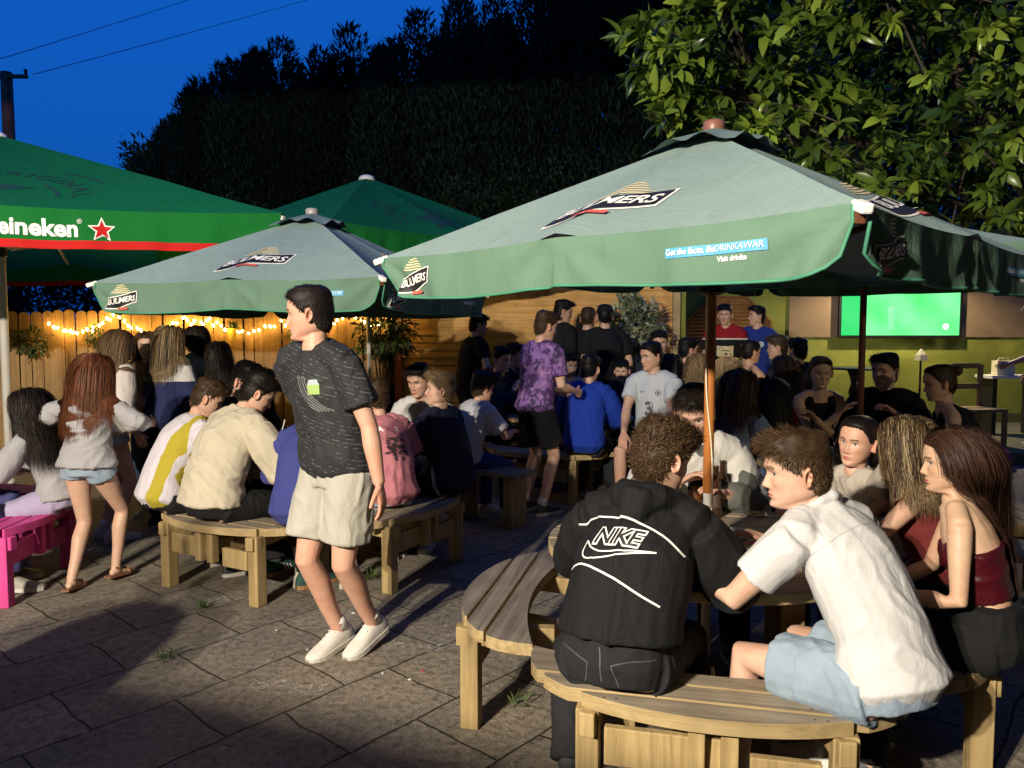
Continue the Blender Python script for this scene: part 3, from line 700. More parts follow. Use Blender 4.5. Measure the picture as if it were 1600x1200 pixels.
def cider_logo(D, cx, cy, w):
    """cider badge: leaning black banner, white lettering, cream striped half-sun, red strip"""
    h = w * 0.36
    wave = lambda x, y: (x, y + 0.07 * w * math.sin((x - cx) / w * PI * 1.1))
    D.put(poly2d([(cx - w * .5, cy - h * .55), (cx - w * .1, cy - h * .62), (cx + w * .47, cy - h * .35), (cx + w * .5, cy + h * .55), (cx + w * .1, cy + h * .42), (cx - w * .46, cy + h * .3)], w * .1), M['p_white'], layer=0, warp=wave)
    D.put(poly2d([(cx - w * .475, cy - h * .48), (cx - w * .1, cy - h * .54), (cx + w * .445, cy - h * .29), (cx + w * .475, cy + h * .47), (cx + w * .1, cy + h * .35), (cx - w * .44, cy + h * .23)], w * .1), M['p_black'], layer=1, warp=wave)
    P, F = text_mesh('BULMERS', w * 0.215, 0.18, w * 0.004, 0.96)
    D.put((P, F), M['p_white'], cx, cy - h * .22, 2, wave)
    for k in range(5):
        hw = w * (0.30 - 0.045 * k); y = cy + h * .52 + k * w * 0.052
        D.put(poly2d([(cx - hw, y), (cx - hw * .5, y - w * .012), (cx, y + w * .004), (cx + hw * .5, y + w * .02), (cx + hw, y + w * .012), (cx + hw * .9, y + w * .034), (cx + hw * .4, y + w * .046), (cx, y + w * .03), (cx - hw * .5, y + w * .016), (cx - hw * .92, y + w * .026)], w * .1), M['p_cream'], layer=0)
    D.put(poly2d([(cx - w * .14, cy - h * .80), (cx + w * .16, cy - h * .72), (cx + w * .17, cy - h * .56), (cx - w * .13, cy - h * .64)], w * .1), M['p_red'], layer=2)

def parasol(name, label, loc, ang, rd, z_hem, z_crease, z_top, style, pole, faces_with_print, group, pole_base=0.0, seed=0, short=()):
    """square parasol: four canopy panels, valances, ribs, vent cap, pole. ang = direction of first corner (deg)"""
    root = empty(name, (loc[0], loc[1], 0)); tag(root, label, 'parasol', group)
    cider = style == 'cider'
    A = Vector((0, 0, z_top)); cor = [Vector((rd * math.cos(R(ang + 90 * k)), rd * math.sin(R(ang + 90 * k)), z_crease)) for k in range(4)]
    can = MB(); val = MB(); hem = MB(); pip = MB(); drop = z_crease - z_hem
    rng = np.random.RandomState(seed)
    fns = []
    for k in range(4):
        c0, c1 = cor[k], cor[(k + 1) % 4]; mid = (c0 + c1) / 2; e = (c1 - c0); Wd = e.length; e = e / Wd
        sl = A - mid; Sl = sl.length; s_ = sl / Sl; nrm = e.cross(s_).normalized()
        out = Vector((nrm.x, nrm.y, 0)).normalized()
        ph = rng.uniform(0, 6, 4)
        def sag(a, b, Wd=Wd, Sl=Sl, ph=ph):
            v = min(max(b / Sl, 0), 1); hw = Wd / 2 * (1 - v) + 1e-6; t_ = min(1, abs(a) / hw)
            edge = (1 - t_) ; 
            # a middle rib lifts the centre line; the cloth sinks between ribs
            q_ = -0.035 * math.sin(PI * t_) * (1 - v) * (Wd / 1.9) + 0.010 * (1 - v) * math.exp(-(t_ * 7) ** 2)
            return q_ + 0.004 * math.sin(a * 9 + ph[0] + b * 7) * (1 - v) * (1 - t_)
        def edgez(a, Wd=Wd):                       # the crease dips between corner and middle rib
            t_ = min(1, abs(a) / (Wd / 2)); return -0.013 * math.sin(PI * t_) * (Wd / 1.9)
        def surf(a, b, lift=0.0, mid=mid, e=e, s_=s_, nrm=nrm, sag=sag, edgez=edgez, Sl=Sl):
            return mid + e * a + s_ * b + nrm * (sag(a, b) + lift) + Vector((0, 0, edgez(a) * max(0, 1 - 3.0 * b / Sl)))
        def wave(a, c, ph=ph, Wd=Wd):
            t_ = abs(a) / (Wd / 2); f_ = c / drop
            w = 0.010 * math.sin(a * 17 + ph[1]) + 0.007 * math.sin(a * 31 + ph[2]) + 0.014 * math.exp(-(a / .05) ** 2)
            w += 0.016 * math.exp(-((a - .16 * f_ - .03) / .035) ** 2) - 0.014 * math.exp(-((a + .13 * f_ + .05) / .04) ** 2)
            w += 0.030 * max(0, t_ - .80) / .2 * math.sin(a * 40 + c * 14) * .6
            dx = Wd / 2 - abs(a); rr = math.hypot(dx, c) + 1e-5; th = math.atan2(c, dx)
            w += .016 * math.sin(th * 10 + ph[1]) * min(1, rr / .12) * math.exp(-(rr / .38) ** 2)
            rm = math.hypot(a, c) + 1e-5; tm_ = math.atan2(c, abs(a) + 1e-5); w += .011 * math.sin(tm_ * 9 + ph[2]) * math.exp(-(rm / .25) ** 2)
            return w * (0.25 + f_) * min(1.0, max(0.0, f_) / .18) * (1.0 if cider else 1.3)
        dk_ = .42 if k in short else 1.0
        def bottom(a, Wd=Wd, dk_=dk_, ph=ph):
            r = 0.13 if cider else 0.05; d = Wd / 2 - 0.02 - abs(a)
            dd = drop * dk_ + 0.005 * math.sin(a * 5 + ph[3])
            if d < r: dd -= (r - math.sqrt(max(0, r * r - (r - max(d, 0)) ** 2))) * 0.9
            return max(dd, .015)
        def vsurf(a, c, lift=0.0, mid=mid, e=e, out=out, wave=wave, edgez=edgez):
            return mid + e * a + Vector((0, 0, edgez(a) - c)) + out * (wave(a, c) + lift - 0.03 * (max(c, 0) / drop) ** 1.5 * 0.3)
        fns.append((surf, vsurf, Wd, Sl, drop))
        nu, nv = 36, 20
        can.grid(lambda u, v: surf((u - .5) * Wd * (1 - v * .985), v * .985 * Sl), nu, nv)
        hz = 0.055 if not cider else 0.0
        wl = Wd - 0.04
        val.grid(lambda u, v: vsurf((u - .5) * wl, v * (bottom((u - .5) * wl) - hz)), 72, 8)
        if cider:
            for j in range(72):
                pass
            pts = [vsurf((u / 60 - .5) * wl, bottom((u / 60 - .5) * wl), 0.001) for u in range(61)]
            pts = [vsurf(-wl / 2, c_ * bottom(-wl / 2), 0.001) for c_ in (0.1, .4, .7)] + pts + [vsurf(wl / 2, c_ * bottom(wl / 2), 0.001) for c_ in (.7, .4, 0.1)]
            pip.tube(pts, 0.005, 5)
        else:
            hem.grid(lambda u, v: vsurf((u - .5) * wl, bottom((u - .5) * wl) - hz + v * hz, 0.002), 72, 2)
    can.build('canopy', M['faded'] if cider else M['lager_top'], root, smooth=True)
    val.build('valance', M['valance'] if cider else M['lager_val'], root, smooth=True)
    if cider: pip.build('piping', M['piping'], root, smooth=True)
    else: hem.build('hem_band', M['lager_red'], root, smooth=True)
    # ribs, struts, hub
    fm = M['dark_wood'] if pole != 'white' else M['white_metal']
    for k in range(8):
        if k % 2 == 0: e_ = cor[k // 2]
        else: e_ = (cor[k // 2] + cor[(k // 2 + 1) % 4]) / 2
        a_ = A - Vector((0, 0, 0.05)); b_ = e_ - Vector((0, 0, 0.035))
        rb = MB(); rb.bar(a_, b_ if k % 2 == 0 else a_.lerp(b_, .97), 0.022, 0.03); ro = rb.build('rib', fm, root)
        hub = Vector((0, 0, z_crease - 0.10)); q_ = a_.lerp(b_, 0.55) - Vector((0, 0, .015))
        sb = MB(); sb.bar(hub + (q_ - hub) * 0.06, q_, 0.018, 0.024); sb.build('strut', fm, ro)
    m = MB(); m.lathe([(0.03, -0.05), (0.055, -0.04), (0.055, 0.03), (0.03, 0.04)], 16, (0, 0, z_crease - 0.10)); m.build('hub', M['black'], root, smooth=False)
    for k in range(4):
        if not cider: break
        c_ = cor[k]; d_ = (c_ - A).normalized(); ou = Vector((c_.x, c_.y, 0)).normalized()
        m = MB(); p0 = c_ - d_ * 0.03 - Vector((0, 0, .012)); m.bar(p0, p0 + Vector((ou.x, ou.y, -0.35)) * 0.06, 0.030, 0.025); m.build('rib_end_cap', M['white_plastic'], root, 0.006)
    # vent cap and finial
    if cider:
        m = MB(); vr = rd * 0.22
        def cap(u, v):
            t_ = u * 2 * PI + R(ang); q = 1.0 / (abs(math.cos((t_ - R(ang)) % (PI / 2) - PI / 4)) + 1e-6) * math.cos(PI / 4); r = 0.03 + (vr * q - 0.03) * v
            z = z_top + 0.022 - (z_top - z_crease) * r / rd * 0.98 + 0.012 * math.sin(t_ * 9 + seed) * v * v
            return Vector((r * math.cos(t_), r * math.sin(t_), z))
        m.grid(cap, 64, 6); m.build('vent_cap', plain('grey_green_vent', (0.12, 0.18, 0.17), 0.85), root, smooth=True)
        m = MB(); m.lathe([(0.030, -.02), (0.042, 0.030), (0.043, 0.058), (0.036, 0.066), (0.012, 0.068)], 18, (0, 0, z_top - .02)); m.build('finial', M['brown_cap'] if pole != 'steel' else plain('grey_pink_finial', (0.32, 0.27, 0.26), 0.4), root, smooth=True)
    else:
        m = MB(); m.lathe([(0.10, -.04), (0.09, 0.0), (0.06, 0.02), (0.02, 0.03)], 18, (0, 0, z_top)); m.build('finial', M['white_plastic'], root, smooth=True)
    # pole
    pr = {'wood': .021, 'dark': .021, 'steel': .019, 'white': .038, 'whitethin': .026}[pole]
    if pole == 'wood':
        m = MB(); m.tube([(0, 0, 0.90), (0, 0, z_top)], pr, 16); m.build('upper_pole', M['pole_wood'], root, smooth=False)
        m = MB(); m.tube([(0, 0, pole_base), (0, 0, 0.905)], 0.0180, 16); m.build('lower_pole', M['white_metal'], root)
        m = MB(); cp = [(0.022 * math.cos(2.2 + 1.2 * math.sin(z * 5)), -0.024 + 0.004 * math.sin(z * 7), z) for z in np.linspace(0.82, z_crease - .1, 30)]
        m.tube(cp, 0.0032, 6); m.build('cord', M['creamcord'], root)
    else:
        pm = {'dark': M['dark_wood'], 'steel': M['steel'], 'white': M['white_metal'], 'whitethin': M['white_metal']}[pole]
        m = MB(); m.tube([(0, 0, pole_base), (0, 0, z_top)], pr, 16); m.build('pole', pm, root)
    # weighted base below
    m = MB(); m.lathe([(0.24, pole_base), (0.25, pole_base + .01), (0.25, pole_base + .05), (0.2, pole_base + .065), (0.04, pole_base + .075), (0.035, pole_base + .2), (0.02, pole_base + .21)], 24); m.build('base', M['black'], root)
    # prints
    for k in faces_with_print:
        surf, vsurf, Wd, Sl, dr = fns[k]
        if cider:
            D = Decal(surf, 0.003); cider_logo(D, 0.0, Sl * 0.27, Wd * 0.235); D.build('canopy_badge', root)
            D = Decal(lambda x, y, l, vs=vsurf: vs(x, -y, l), 0.003); cider_logo(D, -Wd * .39, -dr * 0.58, dr * 1.22); D.build('valance_badge', root)
            D = Decal(lambda x, y, l, vs=vsurf: vs(x, -y, l), 0.003)
            bx = Wd * 0.275; by = -dr * 0.50
            D.put(poly2d([(bx - .110, by - .005), (bx + .193, by - .005), (bx + .193, by + .023), (bx - .110, by + .023)], .05), M['p_blue'])
            D.put(text_mesh('Get the facts. Be', 0.0235, 0, 0.0005, 0.97, 'LEFT'), M['p_white'], bx - .105, by + .003, 1)
            D.put(text_mesh('DRINKAWAR', 0.0235, 0, 0.0, 0.97, 'LEFT'), M['p_pale'], bx + .047, by + .003, 1)
            D.put(text_mesh('Visit drinka', 0.0185, 0, 0.0006, 1.0, 'LEFT'), M['p_white'], bx + .055, by - .024, 0)
            D.build('valance_notice', root)
        else:
            ox = .42 if Wd > 4.5 else 0.0; D = Decal(lambda x, y, l, sf=surf, ox=ox: sf(x + ox, y, l), 0.004); cy = Sl * 0.20
            D.put(poly2d(star2d(0, cy + .13, min(.36, Wd * 0.105)), .08), M['lager_dark'])
            rad = min(.62, Wd * 0.17)
            def arc(x, y, rad=rad, cy=cy):
                th = PI / 2 - x / rad; return ((rad + y) * math.cos(th), cy - .02 + (rad + y) * math.sin(th) * 0.95)
            P, F = text_mesh('LAGER ORIGINAL', min(.19, Wd * 0.055), 0, 0.002, 1.25); D.put((P, F), M['lager_dark'], warp=arc)
            for s0, s1, rr in ((0.12, 0.75, rad * .87), (0.55, 1.05, rad * 1.45)):
                pl = [(rr * math.cos(t_), cy - .02 + rr * .95 * math.sin(t_)) for t_ in np.linspace(s0, s1, 12)] + [((rr - .03) * math.cos(t_), cy - .02 + (rr - .03) * .95 * math.sin(t_)) for t_ in np.linspace(s1, s0, 12)]
                D.put(poly2d(pl, .1), M['lager_dark'])
                D.put(poly2d([(-x, y) for x, y in reversed(pl)], .1), M['lager_dark'])
            D.build('canopy_print', root)
            D = Decal(lambda x, y, l, vs=vsurf: vs(x, -y, l), 0.004)
            hs = .152
            D.put(text_mesh('Heineken', hs, 0, hs * 0.035, 1.0), M['p_white'], Wd * .180, -dr * .68)
            D.put(text_mesh('\u00ae', hs * .28, 0, 0, 1.0), M['p_white'], Wd * .180 + .30, -dr * .36)
            D.build('valance_lettering', root); D = Decal(lambda x, y, l, vs=vsurf: vs(x, -y, l), 0.004)
            D.put(poly2d(star2d(Wd * .266, -dr * .50, .086, inner=.46), .05), M['p_white'], layer=0)
            D.put(poly2d(star2d(Wd * .266, -dr * .50, .066, inner=.42), .05), M['lager_red'], layer=1)
            D.build('valance_star', root)
    return root

T1, A1 = Vector((0.80, 3.10, 0)), -103
T2, A2 = Vector((-1.35, 5.25, 0)), -118
T3, A3 = Vector((0.60, 7.85, 0)), -115
T4, A4 = Vector((2.30, 5.05, 0)), -100
T5, A5 = Vector((2.25, 7.75, 0)), -95
PGC = 'faded green cider parasols'; PGL = 'bright green lager parasols'
parasol('parasol', 'large near parasol of faded green canvas with a cider badge on a varnished pole', T1, -90, 1.32, 1.695, 1.85, 2.34, 'cider', 'wood', (0, 3), PGC, seed=1, short=(1, 2))
parasol('parasol', 'faded green cider parasol over the middle table behind the walking boy', T2, -60, 1.32, 1.68, 1.85, 2.34, 'cider', 'steel', (0, 3), PGC, seed=2)
parasol('parasol', 'dark underside parasol on a thin dark pole in front of the big screen', T4, -80, 1.32, 1.85, 2.00, 2.33, 'cider', 'dark', (2, 3), PGC, seed=3)
parasol('parasol', 'wide bright green lager parasol with red hem on a thick white pole', (-4.75, 7.2), -28, 3.54, 2.14, 2.40, 3.37, 'lager', 'white', (2, 3), PGL, seed=4)
parasol('parasol', 'far bright green lager parasol rising to a white tip before the conifers', (-1.76, 9.45), -87, 2.5, 2.20, 2.56, 3.43, 'lager', 'whitethin', (0,), PGL, seed=5)

# ================================================================== round picnic tables with four curved benches
SEAT = 0.45
M['screw'] = plain('rusty_screw', (.05, .035, .025), .5)
def plank_poly(a, b, inner=True):
    us = np.linspace(-0.6, 0.6, 81); top = []; bot = []
    for u in us:
        vo = 0.66 + 0.345 * math.sqrt(max(0, 1 - (u / 0.6) ** 2)); vi = 0.715 - 0.30 * u * u
        lo, hi = max(a, vi), min(b, vo)
        if hi - lo > 0.006: top.append((u, hi)); bot.append((u, lo))
    return bot + top[::-1]
def picnic_table(label, T, ang, wm=None, pm=None, group='round picnic tables'):
    wm = wm or M['table_wood']; pm = pm or M['post_wood']
    root = empty('picnic_table', T, R(ang + 90)); tag(root, label, 'picnic table', group)
    tp = MB(); Rt = 0.65; zt = 0.70; n = 7; wdt = 2 * Rt / n
    for k in range(n):
        y0 = -Rt + k * wdt + 0.004; y1 = y0 + wdt - 0.008
        xs = lambda y: math.sqrt(max(1e-4, Rt * Rt - y * y))
        ys = np.linspace(y0, y1, 7)
        poly = [(-xs(y), y) for y in ys] ; poly = [(xs(y), y) for y in ys] + [(-xs(y), y) for y in ys[::-1]]
        tp.plank(poly, zt - .04, zt)
    tp.build('tabletop', [wm, M['edge_wood'] if wm is M['table_wood'] else wm], root, 0.005)
    for k in range(2):
        m = MB(); m.bar((-.52, -.16 + .32 * k, zt - .075), (.52, -.16 + .32 * k, zt - .075), .045, .07); m.build('batten', pm, root)
    for sx in (-1, 1):
        for sy in (-1, 1):
            m = MB(); m.box((sx * .30, sy * .30, .33), (.075, .075, .66)); m.build('leg', pm, root, 0.004)
    for k in range(4):
        a = R(90 * k); Rz = Matrix.Rotation(a, 4, 'Z')
        b0 = MB()
        for (a0, b_) in ((0.60, .795), (.808, .898), (.911, 1.03)):
            b0.plank([(u, -v) for u, v in plank_poly(a0, b_)][::-1], SEAT - .045, SEAT)
        b0.mat = 2
        for (u_, v_) in [(sx * .30 + jx, v) for sx in (-1, 1) for jx in (-.018, .018) for v in (.70, .75, .83, .875, .94)]: b0.lathe([(.0045, SEAT - .002), (.0045, SEAT + .0008)], 8, (u_, -v_, 0))
        b0.mat = 0
        bo = b0.build('bench', [wm, M['edge_wood'] if wm is M['table_wood'] else wm, M['screw']], root, 0.006); bo.matrix_local = Rz
        for sx in (-1, 1):
            m = MB(); m.box((sx * .37, -.90, (SEAT - .045) / 2), (.072, .072, SEAT - .047)); lo = m.build('leg', pm, bo, 0.005)
            m = MB(); m.bar((sx * .30, -.58, SEAT - .085), (sx * .37, -.96, SEAT - .085), .05, .075); m.build('bearer', pm, bo, 0.004)
        m = MB(); m.box((-0.18, -.905, SEAT - .165), (.28, .03, .12)); m.build('apron', pm, bo, 0.004); m = MB(); m.box((0.21, -.905, SEAT - .20), (.20, .03, .11)); m.build('apron', pm, bo, 0.004)
        for sx in (-.045, .05):
            m = MB(); m.box((sx, -.935, SEAT - .14), (.05, .05, .19)); m.build('brace', pm, bo, 0.004)
        m = MB(); m.bar((0, -.22, .22), (0, -.92, .30), .06, .09); m.build('cross_beam', pm, bo, 0.004)
    return root
pt = picnic_table('round picnic table with four curved benches under the near parasol', T1, A1)
ob = [c for c in kids(pt) if c.name.startswith('bench')][3]; ob.data.materials[0] = M['old_wood']; ob['label'] = 'greyer weathered bench'
picnic_table('round picnic table under the middle parasol behind the walking boy', T2, A2)
picnic_table('dark round picnic table where the boy in bright blue sits', T3, A3)
picnic_table('round picnic table around the thin dark parasol pole', T4, A4)
picnic_table('crowded far picnic table in front of the lime wall', T5, A5)
pinkT, pinkA = Vector((-3.80, 4.55, 0)), 5
picnic_table('pink painted picnic table at the left edge', pinkT, pinkA - 0, M['pink_wood'], M['pink_wood'])

def stool_bench(name, label, cat, p0, p1, w, z):
    p0, p1 = Vector(p0), Vector(p1); c = (p0 + p1) / 2; d = p1 - p0; L = d.length
    root = empty(name, c, math.atan2(d.y, d.x)); tag(root, label, cat)
    m = MB()
    for k in range(3): m.box((0, -w / 2 + (k + .5) * w / 3, z - .02), (L, w / 3 - .008, .04))
    m.build('seat', M['table_wood'], root, .005)
    for sx in (-1, 1):
        m = MB(); m.box((sx * (L / 2 - .12), 0, (z - .04) / 2), (.08, w * .7, z - .042)); m.build('leg', M['post_wood'], root, .004)
    return root
stool_bench('wooden_bench', 'short wooden bench under the curly haired drinker in white', 'bench', (-.48, 6.45, 0), (.12, 6.0, 0), .3, .45)
stool_bench('wooden_bench', 'long low timber bench at the far right edge beside the deck', 'bench', (2.25, 3.75, 0), (3.6, 3.05, 0), .34, .52)

# ================================================================== drinks and things on the tables
def glass_mat():
    t = NT('clear_glass'); t.p(Roughness=0.03, IOR=1.45); t.b.inputs['Transmission Weight'].default_value = 1.0; t.col((0.95, 0.97, 0.96)); return t.m
M['glass'] = glass_mat()
def liquid(name, c, rough=.1):
    t = NT(name); t.col(c); t.p(Roughness=rough); t.b.inputs['Transmission Weight'].default_value = .35; return t.m
M['amber'] = liquid('amber_beer', (0.50, 0.13, 0.012)); M['lager'] = liquid('pale_beer', (0.62, 0.36, 0.05)); M['foam'] = plain('beer_foam', (0.75, 0.68, 0.5), .9)
M['brownglass'] = plain('brown_bottle_glass', (0.035, 0.014, 0.006), .06, spec=.8)
TZ = 0.70
def pint(label, p, fill=0.7, kind='amber', z=TZ, h=.15, r=.042, group='glasses of drink', straw=False):
    root = empty('drink_glass', (p[0], p[1], z)); tag(root, label, 'glass', group)
    m = MB(); m.lathe([(.001, .001), (r * .78, .001), (r * .9, h * .5), (r, h), (r * .93, h), (r * .83, h * .5), (r * .70, .012), (.001, .012)], 20, cap=False); m.build('tumbler', M['glass'], root, smooth=True)
    if fill:
        m = MB(); rr = r * .70 + r * .2 * fill; m.lathe([(r * .68, .0125), (rr, h * fill)], 20); m.build('beer', M[kind], root)
        m = MB(); m.lathe([(rr, h * fill + .0005), (rr * 1.01, h * fill + .014)], 20); m.build('foam', M['foam'], root)
    if straw:
        m = MB(); m.tube([(-.02, 0, .02), (.035, .01, h + .07)], .004, 6); m.build('straw', M['white_plastic'], root)
    return root
def bottle(label, p, z=TZ, mat=None, group='bottles on the tables'):
    root = empty('bottle', (p[0], p[1], z)); tag(root, label, 'bottle', group)
    m = MB(); m.lathe([(.028, 0), (.031, .004), (.031, .13), (.028, .15), (.015, .19), (.0135, .225), (.0155, .227), (.0155, .238), (.013, .24)], 20); m.build('bottle_body', mat or M['brownglass'], root, smooth=True)
    m = MB(); m.lathe([(.0315, .05), (.0317, .052), (.0317, .11), (.0315, .112)], 20, cap=False); m.build('label_band', plain('dark_label', (.05, .03, .02), .6), root, smooth=True)
    return root
p = ground(1090, 792, TZ); pint('amber pint beside the near parasol pole', (p.x - .015, p.y - .02), .78)
p = ground(1066, 778, TZ); pint('empty clear pint glass left of the amber pint on the near table', (p.x, p.y), 0)
bottle('brown bottle nearest the near parasol pole', ground(1117, 808, TZ)); bottle('brown bottle standing just behind another by the near pole', ground(1128, 796, TZ))
p = ground(1152, 840, TZ); root = empty('ashtray', (p.x, p.y, TZ)); tag(root, 'round white ashtray on the near table', 'ashtray')
m = MB(); m.lathe([(.001, .002), (.05, .002), (.054, .03), (.046, .034), (.042, .012), (.001, .011)], 24, cap=False); m.build('bowl', M['white_plastic'], root, smooth=True)
m = MB(); m.tube([(.02, 0, .02), (.052, .012, .036)], .004, 8); m.build('cigarette_end', plain('cigarette_paper', (.6, .5, .36), .8), root)
p = ground(1185, 806, TZ); root = empty('bracelet', (p.x, p.y, TZ + .007)); tag(root, 'pale coiled bracelet lying on the near table', 'bracelet')
m = MB(); m.tube([(.033 * math.cos(t_), .033 * math.sin(t_), .004 * math.sin(3 * t_)) for t_ in np.linspace(0, 2 * PI, 28)], .005, 8); m.build('band', plain('pale_gold', (.65, .5, .28), .35, .3), root, smooth=True)
m = MB(); m.tube([(.02 * math.cos(t_) - .01, .018 * math.sin(t_), .010) for t_ in np.linspace(0.5, 2 * PI, 20)], .004, 8); m.build('charm', plain('pale_gold'  , (.65, .5, .28), .35, .3), root, smooth=True)
p = ground(1160, 868, TZ); root = empty('phone', (p.x + .08, p.y, TZ), .4); tag(root, 'dark phone lying on the near table beyond the ashtray', 'phone')
m = MB(); m.box((0, 0, .005), (.075, .15, .009)); m.build('phone_body', M['black'], root, .003)
m = MB(); m.box((0, 0, .0103), (.068, .14, .001)); m.build('phone_screen', plain('dark_screen', (.01, .012, .02), .08), root)
for i, (px, py, f, k, st) in enumerate([(407, 700, .75, 'amber', False), (427, 694, .55, 'lager', False), (438, 703, 0, 'lager', True), (458, 688, .7, 'lager', False), (505, 700, .6, 'amber', False), (540, 696, 0, 'lager', False)]):
    p = ground(px, py, TZ); 
    if (p - T2).length > .7 + 0 and abs((Vector((p.x, p.y, 0)) - T2).length) > .58: p = T2 + (Vector((p.x, p.y, 0)) - T2).normalized() * .52
    pint(['dark amber pint in front of the boy in the cream fleece', 'pale pint nearly half gone on the middle table', 'empty glass with a straw on the middle table', 'pale full pint at the far side of the middle table', 'amber pint behind the walking boy', 'empty tumbler at the right of the middle table'][i], p, f, k, straw=st)
for i, (dx, dy) in enumerate([(-.28, .05), (-.18, -.12), (.0, -.22), (-.05, .12), (.14, -.05)]):
    (bottle(['dark bottle at the left of the girls\' table', 'dark bottle standing at the front of the girls\' table', 'dark bottle at the centre of the girls\' table'][i], T4 + Vector((dx, dy, 0))) if i < 3 else pint(['part drunk pale glass behind bottles on the girls\' table', 'nearly full pale glass by the thin dark pole'][i - 3], T4 + Vector((dx, dy, 0)), .4 + .3 * (i - 3), 'lager'))
for i, (dx, dy) in enumerate([(-.25, -.2), (.05, -.3), (.2, .1), (-.1, .25)]):
    pint(['pale pint left of the boy in bright blue', 'pale pint before the seated boy in the grey football shirt', 'dark glass at the far side of the blue boy\'s table', 'dark glass near the shaded pair of drinkers'][i], T3 + Vector((dx, dy, 0)), .6, 'lager' if i < 2 else 'amber')

# ================================================================== plants and pots
pl = leaf_mat('pot_foliage', (0.03, 0.05, 0.015), (0.10, 0.15, 0.04), .5, .15)
var = leaf_mat('variegated_foliage', (0.03, 0.06, 0.025), (0.52, 0.56, 0.36), .45, .1)
def hanging_pot(label, px, py, c, s=1.0):
    p = fpt(px, .10, py=py); root = empty('hanging_pot', p); tag(root, label, 'plant pot', 'pots hung on the fence')
    m = MB(); m.lathe([(.045 * s, -.07 * s), (.058 * s, .05 * s), (.064 * s, .05 * s), (.064 * s, .068 * s), (.055 * s, .068 * s), (.05 * s, .03 * s), (.001, .03 * s)], 18, cap=False); m.build('pot', plain('pot_' + str(px), c, .5), root, smooth=False)
    rng = np.random.RandomState(px); n = 90
    P = rng.normal(0, .022 * s, (n, 3)) + np.array([0, 0, .06 * s]); D = rng.normal(0, .6, (n, 3)) + np.array([0, 0, .8])
    V, F = round_leaf(n, P, D, rng.uniform(.05, .11, n) * s, rng.uniform(.015, .03, n) * s, .4, rng=rng)
    link('foliage', np_mesh('pot_leaves', V, F, np.repeat(rng.uniform(0, 1, n), 14)[:, None] * np.ones(3)), pl, root)
    m = MB(); m.tube([(0, -.06, .05), (0, .03, .1), (0, .09, .1)], .004, 5); m.build('hook', M['black'], root)
hanging_pot('yellow pot with a small green plant hooked on the fence', 363, 522, (.55, .40, .05))
hanging_pot('small pale green pot half hidden behind the walking boy', 458, 527, (.30, .32, .06), .8)
p = fpt(48, .14, py=538)
bush('trailing_plant', 'trailing plant hanging on the fence behind the white pole', 'plant', p.x, p.y, 1.45, .20, .09, .16, 260, .06, pl, 41, 'plants hung on the fence', False, .6, 1.45)
p = fpt(150, .14, py=528)
bush('trailing_plant', 'trailing plant on the fence left of the girl with loose brown hair', 'plant', p.x, p.y, 1.5, .13, .08, .11, 200, .05, pl, 42, 'plants hung on the fence', False, .6, 1.5)
p = at(600, 520, 9.7)
def corner_plant():
    root = bush('potted_shrub', 'big leafy shrub in the corner where fence meets the clad wall', 'shrub', p.x, 9.7, 1.55, .36, .3, .30, 620, .11, pl, 43, None, False, .4, 0)
    m = MB(); rng = np.random.RandomState(9)
    for k in range(9):
        a = rng.uniform(0, 6.28); m.tube([(rng.normal(0, .04), rng.normal(0, .04), .4), (.1 * math.cos(a), .1 * math.sin(a), .9), (.2 * math.cos(a), .2 * math.sin(a), 1.5)], [.012, .01, .005], 5)
    m.build('stem', bark, root)
    m = MB(); m.lathe([(.16, 0), (.22, .4), (.235, .4), (.235, .44), (.2, .44), (.19, .38), (.001, .38)], 22, cap=False); m.build('pot', plain('dark_pot', (.05, .04, .035), .6), root)
corner_plant()
p = at(990, 510, 9.6)
root = bush('variegated_shrub', 'variegated cream edged shrub in a tub by the clad wall', 'shrub', p.x, 9.6, p.z - .02, .33, .28, .38, 900, .12, var, 44, None, True, .1, 0, .42, .5, .9)
m = MB(); m.lathe([(.2, 0), (.27, .45), (.29, .45), (.29, .5), (.25, .5), (.24, .42), (.001, .42)], 22, cap=False); m.build('tub', plain('dark_pot', (.05, .04, .035), .6), root)

# ================================================================== furniture at the back on the deck
p = at(1335, 577, 10.9)
root = empty('bar_table', (p.x, 10.9, DZ)); tag(root, 'tall round dark bar table with a turned leg by the lime wall', 'bar table')
zt = at(1330, 574, 10.9).z - DZ
m = MB(); m.lathe([(.36, zt - .03), (.37, zt - .015), (.36, zt)], 30); m.build('tabletop', M['black'], root)
m = MB(); m.lathe([(.20, 0), (.21, .03), (.06, .07), (.045, .15), (.065, .2), (.04, .26), (.05, zt * .5), (.075, zt * .62), (.04, zt * .75), (.06, zt * .85), (.10, zt - .031)], 18); m.build('turned_leg', M['black'], root, smooth=True)
p = at(1528, 600, 9.6)
root = empty('wooden_chair', (p.x, 9.6, DZ), R(12)); tag(root, 'wooden high backed chair on the deck behind the woman with a hair bun', 'chair')
cw = wood('chair_wood', (.24, .15, .06), (.34, .23, .10), 'Z', knots=False)
for sx in (-1, 1):
    m = MB(); m.box((sx * .22, .2, .5), (.045, .045, 1.0)); m.build('leg', cw, root); m = MB(); m.box((sx * .22, -.2, .21), (.045, .045, .42)); m.build('leg', cw, root)
m = MB(); m.box((0, 0, .44), (.48, .46, .04)); m.build('seat', cw, root, .004)
for zz in (.72, .98):
    m = MB(); m.box((0, .2, zz), (.40, .025, .07)); m.build('back_rail', cw, root, .004)
p = at(1566, 572, 10.6)
root = empty('side_shelf', (p.x + .12, 10.6, DZ)); tag(root, 'narrow dark table at the right edge carrying a pale box', 'table')
